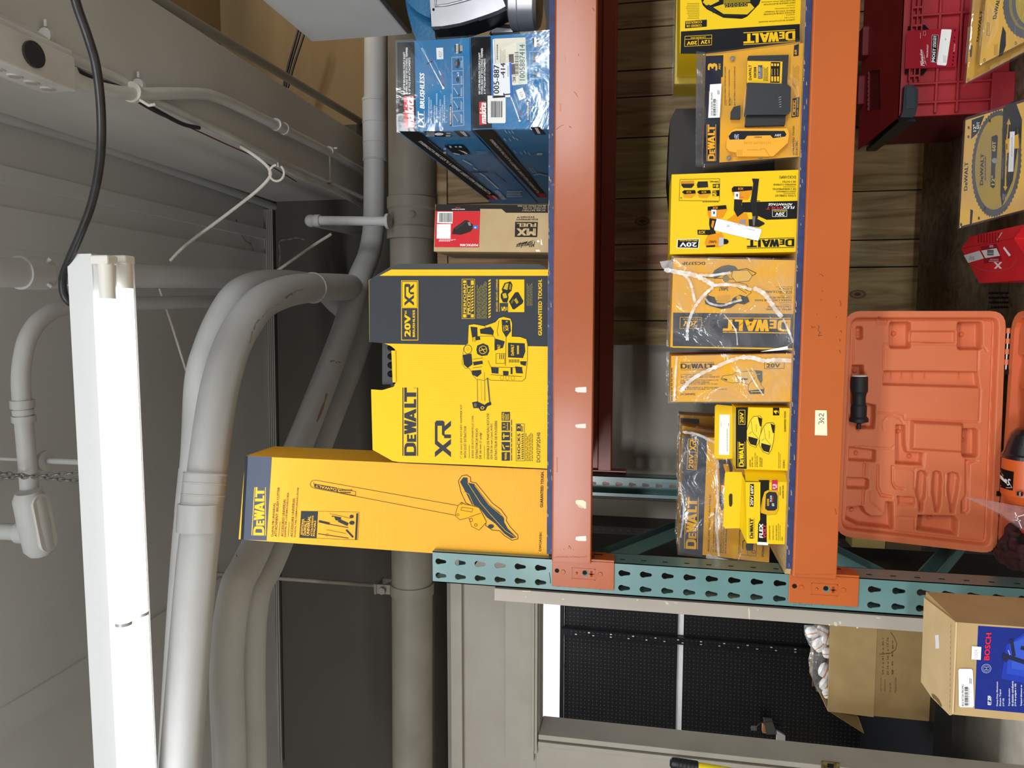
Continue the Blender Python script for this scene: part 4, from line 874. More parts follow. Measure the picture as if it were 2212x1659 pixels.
# ---- cut-off saw seen in part at the right
sw = empty('cut_off_saw', (1.45, .25, DZ1), 'blue cut off saw with a grey metal guard, beyond the blue cartons', 'power saw')
mkb = mat('tool_blue', '0f6390', .4, bump=(120, .15)); alu = mat('guard_metal', 'b9b9bd', .3, .6, noise=(16, .4, 'a5a5aa')); blk2 = mat('tool_black', '17181b', .5)
def flat(zm, pts, y, d, m, name, parent, bev=.004):
    mb = MB(); P = [PY(*zp(zm, *p), y) for p in pts]
    n = sum(((a.x*b.z-b.x*a.z) for a, b in zip(P, P[1:]+P[:1])))
    if n < 0: P.reverse()
    mb.prism(P, (0, d, 0), m); return mb.build(name, parent, bevel=bev)
flat(ZA, [(205, 60), (230, 180), (270, 330), (330, 492), (560, 470), (540, 330), (500, 220), (430, 90), (300, -200), (180, -200)], .16, .07, mkb, 'arm', sw, .012)
flat(ZA, [(185, -20), (260, 70), (340, 140), (430, 190), (495, 215), (495, -300), (150, -300)], .12, .06, mkb, 'motor_housing', sw, .014)
flat(ZA, [(520, 345), (700, 342), (900, 300), (1150, 215), (1330, 130), (1410, 95), (1400, -400), (480, -400), (510, 330)], .115, .075, blk2, 'guard_rim', sw, .006)
flat(ZA, [(512, 318), (640, 312), (850, 275), (1000, 230), (1180, 170), (1300, 125), (1395, 75), (1340, -60), (1300, -400), (480, -400), (490, 0)], .10, .02, alu, 'blade_guard', sw, .005)
b = MB(); b.tube([PY(*zp(ZA, *p), .1) for p in ((555, -50), (560, 75), (700, 60), (860, 20), (1000, -20))], .0035, alu, 10); p = PY(*zp(ZA, 532, 112), .0985); b.cyl(p, p+V((0, .002, 0)), .003, ink('0a0a0a'), seg=14); b.build('guard_rib', sw)
mo = MB(); q0, q1 = PY(*zp(ZA, 1455, 30), .15), PY(*zp(ZA, 1862, 30), .15); mo.lathe(q0, q1-q0, [(0, .05), (.006, .064), (.026, .066), (.0275, .0645), (.029, .066), (.066, .066), (.074, .058)], alu, 36); mo.build('motor_can', sw)
flat(ZA, [(1850, -100), (1850, 60), (1865, 160), (1880, 260), (1870, 380), (1925, 380), (1925, -100)], .1, .1, blk2, 'base', sw)
flat(ZA, [(1195, 410), (1480, 385), (1560, 395), (1540, 330), (1500, 300), (1300, 280), (1260, 240), (1255, 310), (1220, 370)], .2, .05, blk2, 'handle', sw)
flat(ZA, [(1225, 392), (1480, 380), (1478, 345), (1290, 330), (1225, 360)], .18, .015, alu, 'bracket', sw, .001)
mb = MB(); kc = [PY(*zp(ZA, *p), .62) for p in ((1440, 520), (1440, 150), (800, 200), (800, 560))]
mb.box((kc[1].x-.28, .62, DZ1), (kc[1].x+.12, 1.0, kc[2].z-.02), brown); mb.build('kraft_carton', label='plain brown carton behind the blue cut off saw', cat='carton', bevel=.002)
# ---- battery carton standing on end
c = crn((937, 543), (940.5, 441), (1184, 443), (1184, 545), 0.0); c[0].z = c[1].z = DZ1
mb = facebox(c, .19, mat('kraft_box', 'b39a70', .6, noise=(14, .3, 'a98f64'))); a = Art(mb, c[0], NF, ZB)
a.poly([(524, 938), (1780, 950), (1782, 1035), (1312, 1035), (1262, 992), (1022, 990), (1022, 1016), (520, 1016)], '24221f'); a.poly([(520, 1016), (1023, 1018), (1010, 1422), (512, 1420)], 'c42d33'); a.L = 2
a.text('REDLITHIUM', 705, 990, 852, 1002, 90, 'e9e4e0', .03, .2); a.text('XC406', 745, 970, 800, 984, 90, 'c42d33', .03)
for x0, x1, y0, y1, t in ((1490, 1755, 998, 1018, 'XC406 BATTERY'), (1500, 1755, 974, 992, 'BATERIA XC406'), (1440, 1755, 950, 968, 'BLOC-PILES XC406')): a.text(t, x0, y0, x1, y1, 90, '9c9078', .02)
a.poly([(545, 1024), (716, 1024), (712, 1155), (540, 1150)], 'f0efec'); a.poly([(538, 1162), (694, 1162), (690, 1326), (535, 1324)], 'f2f1ee'); a.L = 3
a.barcode(556, 1036, 708, 1140, 90, '6b6b6b', 26); a.L = 2
a.poly([(706, 1272), (722, 1212), (856, 1116), (888, 1122), (905, 1140), (942, 1168), (938, 1216), (912, 1248), (806, 1282)], '2e2624'); a.L = 3; a.poly([(880, 1140), (910, 1140), (922, 1180), (896, 1180)], '8a8480'); a.poly([(730, 1215), (860, 1125), (880, 1130), (760, 1225)], '3c3432')
a.L = 2; a.poly([(942, 1178), (1000, 1178), (1000, 1216), (942, 1216)], '3a6fc8'); a.L = 3; a.ell(968, 1200, 10, 8, 'e8eef8'); a.L = 2
for k, (x0, x1) in enumerate(((535, 750), (535, 715), (535, 685))): a.micro(x0, 1332+k*9, x1, 1338+k*9, 90, 1, 'f1c9c8', .9)
a.text('MXFXC406', 796, 1384, 998, 1410, 90, 'fbf4f2', .03)
a.poly([(1414, 1136), (1668, 1138), (1660, 1308), (1410, 1305)], '2a2723'); a.L = 3; a.text('MX', 1432, 1210, 1645, 1290, 90, 'b9a27a', .06); a.text('FUEL', 1434, 1150, 1650, 1192, 90, 'b9a27a', .05); a.L = 2
a.text('EQUIPMENT', 1422, 1098, 1668, 1118, 90, '2a2723', .035); a.text('SYSTEM™', 1435, 1074, 1630, 1092, 90, '2a2723', .035)
a.qtext('Milwaukee', [(1638, 1352), (1426, 1395), (1424, 1432), (1636, 1418)], '2a2723', .02, .4); a.poly([(1636, 1336), (1545, 1368), (1556, 1352), (1470, 1376), (1482, 1362), (1420, 1396), (1500, 1380), (1488, 1392), (1570, 1362), (1560, 1376)], '2a2723')
for q in ([(1655, 1345), (1680, 1340), (1690, 1360), (1665, 1368)], [(1700, 1320), (1712, 1345), (1722, 1400), (1700, 1390)], [(1640, 1450), (1680, 1445), (1700, 1470), (1650, 1472)], [(1630, 1140), (1660, 1148), (1650, 1160)]): a.poly(q, 'e8e0d0')
o = mb.build('battery_carton', label='kraft and red battery carton standing on end beside the hammer case', cat='product box', bevel=.0015)
# ---- rotary hammer case in its cardboard sleeve
cs = empty('hammer_kit_case', (.65, .07, DZ1), 'black tool case in a tall yellow and charcoal rotary hammer sleeve', 'tool case')
def yp(zm, pts, y): 
    P = [PY(*zp(zm, *p), y) for p in pts]
    if sum(((a.x*b.z-b.x*a.z) for a, b in zip(P, P[1:]+P[:1]))) < 0: P.reverse()
    return P
SL = [(60, 165), (80, 150), (140, 130), (235, 80), (1457, 80), (1443, 1632), (900, 1605), (290, 1580), (245, 1572), (90, 1485), (78, 1015), (165, 1020), (255, 993), (270, 960), (268, 715), (262, 700), (235, 678), (180, 655), (105, 648), (65, 645)]
mb = MB(); P = yp(ZC, SL, 0.0)
for p in P:
    if p.z < DZ1+.006: p.z = DZ1
mb.prism(P, (0, .004, 0), card); a = Art(mb, (0, 0, 0), NF, ZC)
a.poly([(62, 166), (80, 150), (140, 130), (1456, 130), (1454, 680), (205, 657), (180, 655), (105, 648), (66, 645)], DK); a.L = 2
a.line([(140, 131), (1456, 131)], 3, '2c2c28')
a.frame(315, 168, 443, 630, 5, YEL); a.line([(315, 378), (443, 378)], 5, YEL); a.rect(322, 176, 436, 374, YEL); a.L = 3; a.xr((338, 192, 412, 362, 0), DK); a.L = 2
a.text('20V', 338, 430, 386, 605, 0, YEL, .045); a.text('MAX', 340, 400, 356, 428, 0, YEL, .03); a.text('BRUSHLESS', 402, 395, 420, 606, 0, YEL, .04)
a.frame(787, 155, 885, 462, 3, YEL); a.rect(795, 165, 818, 184, YEL); a.rect(795, 428, 818, 454, YEL); a.rect(858, 165, 878, 200, YEL); a.rect(858, 428, 878, 454, YEL)
a.text('PERFORM', 797, 192, 818, 420, 0, YEL, .03); a.text('PROTECT', 828, 200, 851, 430, 0, YEL, .03); a.line([(823, 165), (823, 454)], 2, YEL); a.line([(855, 165), (855, 454)], 2, YEL)
for k in range(9): a.poly([(860, 215+k*23), (876, 205+k*23), (876, 217+k*23), (860, 227+k*23)], YEL)
a.micro(902, 155, 984, 463, 0, 8, '8d8440', .45)
for k in range(13): a.poly([(992, 165+k*23.5), (1010, 155+k*23.5), (1010, 168+k*23.5), (992, 178+k*23.5)], YEL)
a.text('INCLUDES • INCLUYE • COMPREND', 1052, 155, 1066, 408, 0, YEL, .02)
a.poly([(1078, 158), (1272, 158), (1272, 412), (1146, 412), (1146, 340), (1078, 340)], YEL); a.line([(1078, 158), (1078, 408)], 3, YEL); a.text('5', 1095, 368, 1126, 405, 0, YEL, .05); a.text('AH', 1130, 372, 1142, 400, 0, YEL, .03); a.L = 3
for oy in (0, 62):
    a.poly([(1095, 235+oy), (1118, 185+oy), (1165, 172+oy), (1180, 200+oy), (1172, 245+oy), (1142, 275+oy), (1110, 268+oy)], '2b2c30') if oy == 0 else a.poly([(1088, 272), (1112, 240), (1140, 250), (1150, 300), (1138, 338), (1105, 335), (1088, 300)], '2b2c30')
a.L = 4; a.poly([(1108, 230), (1126, 190), (1150, 186), (1140, 240)], 'c9a820'); a.poly([(1100, 270), (1128, 262), (1140, 300), (1110, 305)], 'c9a820')
for p in ([(1160, 190), (1172, 200), (1166, 240), (1152, 232)],): a.poly(p, '8f7c24')
a.L = 3; a.poly([(1152, 330), (1200, 258), (1225, 256), (1265, 325), (1258, 345), (1192, 392), (1180, 388)], '2b2c30'); a.L = 4; a.poly([(1192, 318), (1208, 300), (1228, 336), (1212, 350)], 'b5971d'); a.poly([(1165, 335), (1185, 305), (1192, 318), (1176, 350)], '6a5d26'); a.L = 2
a.micro(1292, 158, 1340, 362, 0, 4, '8d8440', .4)
a.text('GUARANTEED TOUGH.', 1380, 155, 1410, 595, 0, YEL, .045)
a.dewalt((322, 1000, 443, 1532, 0), DK); a.ellring(420, 1004, 7, 7, 1.5, DK); a.xr((575, 1258, 700, 1542, 0), DK)
a.text('1" (26 mm) SDS ROTARY HAMMER KIT', 772, 1133, 790, 1550, 0, DK, .01); a.text('WITH DUST EXTRACTOR', 802, 1300, 820, 1550, 0, DK, .01); a.line([(842, 1448), (842, 1550)], 2.5, DK)
a.text('JUEGO DE ROTOMARTILLO CON', 862, 1222, 880, 1552, 0, DK, .01); a.text('EXTRACTOR DE POLVO', 892, 1318, 910, 1552, 0, DK, .01); a.text('DE 26 mm (1 pulg)', 920, 1352, 942, 1556, 0, DK, .01); a.line([(960, 1452), (960, 1556)], 2.5, DK)
a.text('ENSEMBLE DE MARTEAU ROTATIF', 980, 1200, 998, 1558, 0, DK, .01); a.text('SDS DE 26 mm (1po) AVEC', 1008, 1278, 1028, 1560, 0, DK, .01); a.text('EXTRACTEUR DE POUSSIÈRE', 1036, 1258, 1060, 1562, 0, DK, .01)
for y0, y1 in ((1190, 1258), (1268, 1335), (1346, 1412), (1424, 1492), (1503, 1570)): a.rect(1095, y0, 1160, y1, DK)
a.L = 3; a.text('HEPA', 1100, 1194, 1116, 1252, 0, YEL, .03); a.micro(1122, 1196, 1156, 1252, 0, 4, YEL, .5); a.text('2.1', 1104, 1282, 1124, 1318, 0, YEL, .02); a.text('Joules', 1132, 1274, 1150, 1330, 0, YEL, .02)
a.line([(1106, 1378), (1150, 1378)], 10, YEL); a.line([(1112, 1360), (1112, 1396)], 8, YEL); a.poly([(1104, 1440), (1122, 1480), (1112, 1482), (1100, 1450)], YEL); a.line([(1128, 1458), (1152, 1458)], 8, YEL)
for k in range(5): a.line([(1120, 1515+k*11), (1134, 1510+k*11)], 6, YEL)
a.L = 2; a.micro(1170, 1195, 1182, 1570, 0, 1, DK, .5)
a.frame(1208, 1282, 1273, 1572, 3, DK); a.text('SHOCKS', 1218, 1358, 1240, 1562, 0, DK, .03); a.rect(1212, 1286, 1244, 1340, DK); a.L = 3; a.text('2', 1218, 1300, 1240, 1322, 0, YEL, .04); a.L = 2
for k in range(12): a.poly([(1250, 1365+k*17), (1266, 1358+k*17), (1266, 1366+k*17), (1250, 1373+k*17)], DK)
a.micro(1246, 1288, 1268, 1345, 0, 2, DK, .5); a.micro(1282, 1318, 1345, 1574, 0, 5, '6b5d28', .4)
a.text('DCH273P2DH0', 1368, 1350, 1396, 1582, 0, DK, .014)
# hammer drill drawing
H = [(838, 512), (880, 505), (960, 520), (1045, 490), (1075, 458), (1110, 448), (1165, 462), (1178, 500), (1175, 602), (1240, 605), (1288, 622), (1298, 665), (1295, 800), (1280, 930), (1255, 950), (1010, 942), (985, 925), (962, 945), (900, 935), (868, 900), (845, 850), (812, 850), (788, 815), (790, 770), (800, 690), (815, 668), (832, 655)]
a.L = 3; a.poly(H, YEL); a.line(H, 3, '2b2c30', True); a.L = 4; K = '2e3138'
for p in ([(852, 525), (905, 530), (908, 600), (865, 610)], [(925, 545), (1010, 525), (1035, 560), (1030, 590), (930, 580)], [(890, 600), (925, 600), (930, 628), (895, 632)], [(1095, 470), (1160, 475), (1168, 560), (1130, 610), (1100, 560)], [(1045, 618), (1120, 640), (1105, 690), (1040, 712)],
          [(1145, 650), (1275, 655), (1280, 720), (1262, 770), (1145, 765)], [(792, 745), (860, 735), (868, 820), (830, 848), (800, 820)], [(905, 672), (950, 655), (990, 672), (1000, 715), (985, 748), (940, 755), (905, 738), (898, 705)],
          [(870, 800), (945, 790), (950, 815), (878, 828)], [(860, 868), (935, 862), (938, 890), (905, 918), (868, 900)], [(1012, 842), (1072, 845), (1070, 892), (1018, 888)], [(1105, 870), (1150, 872), (1148, 905), (1108, 905)], [(1200, 835), (1252, 840), (1262, 890), (1208, 888)], [(1238, 795), (1290, 795), (1282, 832), (1244, 820)], [(1165, 842), (1180, 842), (1180, 895), (1165, 895)]): a.poly(p, K)
a.L = 5; a.ell(832, 702, 30, 34, YEL); a.ellring(832, 702, 30, 34, 4, K); a.L = 6; a.ell(832, 702, 14, 18, 'd8b020'); a.L = 5; a.ellring(950, 706, 30, 30, 4, YEL); a.line([(938, 690), (962, 725)], 5, YEL); a.line([(925, 712), (975, 698)], 5, YEL)
a.text('DeWALT', 1168, 665, 1192, 750, 0, YEL, .04); a.rect(1215, 672, 1230, 740, 'c9a820'); a.xr((1125, 515, 1148, 558, 0), YEL); a.text('5', 1128, 480, 1142, 492, 0, YEL, .03); a.text('DeWALT', 1107, 515, 1118, 560, 0, YEL, .02); a.text('WALT', 1062, 665, 1085, 712, 0, YEL, .04)
a.frame(1052, 735, 1120, 812, 3, K)
for k in range(3): a.line([(1080+k*14, 742), (1080+k*14, 778)], 5, K)
for k in range(7): a.line([(1155+k*12, 782), (1155+k*12, 804)], 5, K)
for k in range(3): a.ellring(1098+k*42, 925, 13, 18, 2.5, '8a7a30')
for p in ([(868, 575), (868, 640)], [(880, 575), (880, 642)], [(892, 575), (892, 642)], [(1010, 900), (1255, 915)], [(990, 790), (1010, 840), (1260, 845)], [(1130, 605), (1125, 830)], [(960, 520), (1040, 610), (1042, 712)], [(870, 780), (950, 768)], [(872, 846), (942, 838)], [(1075, 480), (1060, 560), (1068, 600)], [(925, 600), (1032, 598)]): a.line(p, 3, K)
a.L = 3; a.line([(905, 940), (908, 1110)], 3, K); a.line([(962, 880), (965, 1105)], 3, K); a.line([(985, 925), (1002, 1110)], 10, '5b5a48'); a.line([(935, 945), (940, 1105)], 2, 'b5971d')
a.poly([(865, 1115), (905, 1108), (962, 1135), (985, 1118), (1012, 1112), (1014, 1135), (985, 1145), (968, 1178), (930, 1182), (915, 1160), (875, 1160)], K); a.L = 4; a.ell(890, 1136, 12, 16, '6b6748'); a.ell(945, 1158, 14, 12, YEL); a.L = 5; a.ell(945, 1158, 8, 7, K)
for k in range(1): pass
mb.build('sleeve', cs)
cb = MB(); P = yp(ZC, [(75, 175), (95, 140), (240, 52), (300, 36), (680, 34), (1385, 38), (1455, 78), (1448, 1628), (300, 1585), (95, 1490), (90, 1030), (185, 1020), (280, 990), (280, 690), (190, 650), (80, 640)], .0045)
for p in P:
    if p.z < DZ1+.008: p.z = DZ1
cb.prism(P, (0, .115, 0), blackp); cb.build('case_shell', cs, bevel=.006)
mb = MB(); P = yp(ZC, [(165, 640), (250, 640), (250, 975), (165, 975)], .045); mb.prism(P, (0, .035, 0), blackp)
for k in range(4): p = PY(*zp(ZC, 236, 690+k*68), .045); mb.sphere(p, .009, ink('050506'), (1, .5, 1.2))
mb.build('handle', cs, bevel=.008)
mb = MB(); mb.prism(yp(ZC, [(236, 712), (268, 712), (272, 960), (246, 960)], -.003), (0, .002, 0), card); mb.build('flap', cs)
# ---- brush cutter carton
c = crn((515.5, 1165), (530, 985), (1181, 1014.5), (1184.5, 1213), .02); c[0].z = c[1].z = DZ1
mb = facebox(c, .15, cardo); a = Art(mb, c[0], NF, ZD)
a.poly([(62, 650), (95, 78), (276, 86), (240, 656)], '4c5463'); a.L = 2
a.poly([(62, 650), (92, 78), (112, 79), (82, 650)], '23262c')
a.dewalt([(236, 622), (234, 292), (156, 292), (136, 620)], 'f0b430')
D2 = '3b3a30'
a.qtext('DeWALT® UNIVERSAL', [(286, 628), (300, 398), (285, 398), (270, 628)], D2, .02); a.qtext('ATTACHMENT: BRUSH CUTTER', [(310, 630), (330, 292), (314, 292), (292, 628)], D2, .02); a.line([(322, 628), (332, 528)], 2.5, D2)
a.qtext('ACCESORIO UNIVERSAL', [(354, 630), (370, 372), (354, 372), (337, 628)], D2, .02); a.qtext('DeWALT® | DESBROZADORA', [(375, 631), (396, 328), (380, 328), (358, 630)], D2, .02); a.line([(386, 630), (394, 530)], 2.5, D2)
a.qtext('ACCESSOIRE UNIVERSEL', [(418, 632), (434, 364), (418, 364), (402, 631)], D2, .02); a.qtext('DeWALT®| DÉBROUSSAILLEUSE', [(440, 632), (462, 294), (446, 294), (424, 632)], D2, .02)
a.line([(476, 455), (872, 462), (862, 652), (464, 636)], 2, D2, True); a.poly([(476, 455), (590, 458), (580, 640), (464, 636)], '34383a'); a.poly([(852, 470), (865, 470), (855, 652), (842, 652)], '34383a'); a.L = 3
for k, (t, y1, hgt) in enumerate((('ADDITIONAL', 506, 15), ('DeWALT', 520, 20), ('UNIVERSAL', 488, 20), ('ATTACHMENTS', 486, 13), ('AVAILABLE', 520, 13))):
    x = (490, 512, 536, 556, 572)[k]; a.qtext(t, [(x-4, 618+k*3), (x+6, y1), (x+6-hgt, y1), (x-4-hgt, 616+k*3)], 'f0b430', .03)
for p, w_ in (([(600, 525), (665, 540)], 16), ([(640, 540), (795, 568)], 5), ([(690, 500), (740, 510)], 26), ([(735, 520), (790, 545)], 22), ([(672, 472), (815, 505)], 3), ([(592, 610), (798, 640)], 5), ([(650, 582), (780, 608)], 3), ([(785, 585), (828, 632)], 12)): a.line(p, w_, '34383a' if w_ > 4 else '6a5a2c')
a.L = 4; a.poly([(672, 500), (700, 492), (712, 520), (690, 528)], 'e2a630'); a.L = 3; a.ell(820, 492, 14, 12, '34383a'); a.ell(822, 535, 18, 14, '34383a'); a.ell(652, 618, 12, 12, 'b98c2c')
K = '3a3a36'; a.L = 2
a.line([(536, 270), (548, 250), (568, 243), (1548, 418)], 3.5, '4c4426'); a.line([(536, 270), (545, 290), (568, 300), (1528, 484)], 3.5, '4c4426'); a.line([(560, 258), (566, 290)], 3, '4c4426')
a.poly([(566, 268), (720, 296), (724, 326), (568, 296)], K); a.L = 3; a.qtext('DeWALT', [(716, 300), (572, 274), (572, 290), (716, 320)], 'e2a630', .03); a.line([(728, 300), (848, 322), (846, 350), (724, 326)], 3, K, True)
a.micro(735, 308, 838, 340, -90, 2, '5a4f2a')
a.L = 2; B = [(1548, 250), (1570, 215), (1605, 208), (1632, 225), (1632, 255), (1668, 262), (1780, 400), (1840, 445), (1880, 500), (1875, 520), (1900, 560), (1955, 620), (1955, 645), (1915, 655), (1862, 622), (1830, 590), (1780, 585), (1735, 555), (1735, 530), (1690, 460), (1640, 420), (1600, 400), (1568, 330)]
a.line(B, 4, '3b3420', True); a.L = 3
a.poly([(1560, 255), (1582, 225), (1610, 228), (1612, 262), (1655, 270), (1760, 410), (1830, 465), (1860, 505), (1860, 530), (1885, 575), (1945, 635), (1910, 642), (1862, 608), (1800, 540), (1745, 500), (1690, 430), (1640, 410), (1600, 330)], '33414c')
a.L = 4; a.line([(1612, 262), (1700, 400), (1760, 470), (1870, 590), (1935, 632)], 4, 'c79a2c'); a.line([(1660, 280), (1755, 410), (1850, 490)], 4, 'c79a2c'); a.line([(1585, 320), (1620, 340), (1655, 420)], 4, 'c79a2c')
a.L = 5; G = [(1530, 470), (1545, 420), (1570, 395), (1590, 408), (1640, 418), (1690, 432), (1740, 530), (1690, 585), (1640, 560), (1620, 500), (1560, 515), (1530, 490)]
a.poly(G, 'edab28'); a.line(G, 3.5, '4c4426', True); a.L = 6; a.line([(1572, 428), (1648, 440), (1640, 462), (1566, 448)], 3, '4c4426', True); a.ellring(1636, 515, 10, 12, 3.5, '4c4426'); a.ellring(1668, 550, 9, 9, 3.5, '4c4426'); a.line([(1625, 495), (1700, 470)], 3.5, '4c4426'); a.ellring(1545, 480, 7, 7, 3, '4c4426'); a.ellring(1570, 405, 6, 6, 3, '4c4426'); a.ell(1770, 560, 20, 14, '33414c')
a.L = 2; a.qtext('GUARANTEED TOUGH.', [(2126, 430), (2132, 185), (2112, 185), (2106, 430)], '23221c', .03); a.qtext('DWOAS5BC', [(2114, 728), (2118, 596), (2102, 596), (2098, 728)], '23221c', .02)
o = mb.build('brush_cutter_carton', label='tall amber brush cutter carton at the left end of the top shelf', cat='product box', bevel=.0015)
# ================================================================ goods on the lower shelf
def put(c, z): c[0].z = c[1].z = z; return c
K = '2b2c30'; clr = film('clamshell_clear', .975, 'e8ecf4', (5, .4), .06, .9)
yel = mat('carton_yellow', 'e9c20f', .5, spec=.2); amb = mat('carton_amber', 'e6a722', .48, spec=.2)
# ---- jobsite speaker carton, beyond the clamshell
c = put(crn((1470, 78), (1470, -150), (1729, -175), (1726.5, 55), .03), DZ2)
c = put(crn((1469, 115), (1470, -150), (1729, -175), (1728, 108), .03), DZ2)
mb = facebox(c, .16, yel); a = Art(mb, c[0], NF, ZE)
a.poly([(228, 305), (1380, 232), (1376, 520), (224, 520)], '1b1c20'); a.L = 2
a.dewalt([(1335, 285), (834, 315), (834, 436), (1336, 405)], 'eebf1c')
a.line([(268, 352), (528, 338), (524, 435), (264, 450)], 4, 'eebf1c', True); a.line([(396, 380), (398, 442)], 4, 'eebf1c'); a.line([(268, 382), (526, 370)], 4, 'eebf1c')
a.qtext('12V', [(505, 385), (418, 392), (420, 428), (506, 420)], 'eebf1c', .04); a.qtext('20V', [(385, 396), (285, 402), (286, 438), (386, 430)], 'eebf1c', .04); a.qtext('LITHIUM ION', [(468, 352), (325, 360), (325, 374), (468, 366)], 'eebf1c', .02)
a.poly([(270, 205), (480, 190), (478, 258), (268, 274)], '1b1c20'); a.L = 3; a.qtext('CORDED OR', [(430, 234), (280, 242), (280, 264), (430, 256)], 'eebf1c', .03); a.qtext('CORDLESS', [(432, 200), (275, 210), (275, 234), (432, 224)], 'eebf1c', .03); a.L = 2
T2 = '4c4416'
a.qtext('JOBSITE BLUETOOTH® SPEAKER', [(1330, 182), (980, 205), (980, 220), (1330, 198)], T2, .02); a.qtext('(Tool only)', [(1330, 160), (1232, 165), (1232, 178), (1330, 173)], T2, .01)
a.line([(1246, 146), (1330, 140)], 3, T2); a.qtext('ALTAVOZ CON BLUETOOTH®', [(1332, 112), (1030, 132), (1030, 148), (1332, 128)], T2, .02); a.qtext('PARA EL SITIO DE TRABAJO', [(1332, 90), (1040, 106), (1040, 122), (1332, 106)], T2, .02); a.qtext('(Solo herramienta)', [(1332, 66), (1140, 78), (1140, 92), (1332, 80)], T2, .01)
a.line([(1250, 55), (1334, 48)], 3, T2); a.qtext('HAUT-PARLEUR BLUETOOTH®', [(1334, 18), (1030, 38), (1030, 52), (1334, 34)], T2, .02); a.qtext('DE CHANTIER (Outil seulement)', [(1334, -6), (1010, 14), (1010, 28), (1334, 10)], T2, .02)
a.micro(270, 20, 405, 180, 90, 10, '8c7a1c', .3)
# speaker drawing
a.poly([(425, 0), (440, -160), (980, -180), (1000, 0), (985, 40), (870, 160), (820, 182), (640, 172), (480, 90), (440, 50)], '17181b'); a.L = 3
a.poly([(540, 70), (640, 40), (900, 30), (940, 75), (870, 140), (640, 135)], 'd9b81e'); a.poly([(440, 20), (480, -40), (560, -60), (600, 10), (520, 50), (470, 50)], 'd9b81e'); a.poly([(640, 0), (900, -20), (900, 20), (640, 38)], '8c7a1c'); a.L = 4
a.poly([(650, 35), (870, 22), (875, 60), (655, 72)], '26272b'); a.line([(580, 130), (660, 152), (830, 150)], 5, '3a3a20'); a.L = 5
for k in range(6): a.ell(672+k*36, 52-k*2, 13, 15, 'c9a820'); 
a.L = 6
for k in range(6): a.ell(672+k*36, 52-k*2, 9, 10, '26272b')
a.L = 4
for k in range(6): a.line([(470+k*14, 60+k*13), (500+k*14, 45+k*13)], 6, '3c3d42')
mb.build('speaker_carton', label='yellow and black jobsite speaker carton at the top edge of the lower shelf', cat='product box', bevel=.001)
# ---- slim yellow pack behind it
c = put([PY(*p, .2) for p in ((1700, 178), (1700, -40), (1462, -40), (1457, 181))], DZ2)
mb = facebox(c, .10, mat('pack_yellow_dull', 'c9ad1c', .4)); a = Art(mb, c[0], NF, ZE)
a.rect(205, 665, 420, 720, '1b1c20'); a.L = 2; a.text('DeWALT', 232, 676, 430, 715, 90, 'c9a820', .04); a.L = 1; a.rect(250, 640, 330, 655, '6a5d1c')
o = mb.build('blister_pack', label='dull yellow blister pack half hidden behind the speaker carton', cat='blister pack'); shell(o, c, .10, clr, 'clear_shell', .004)
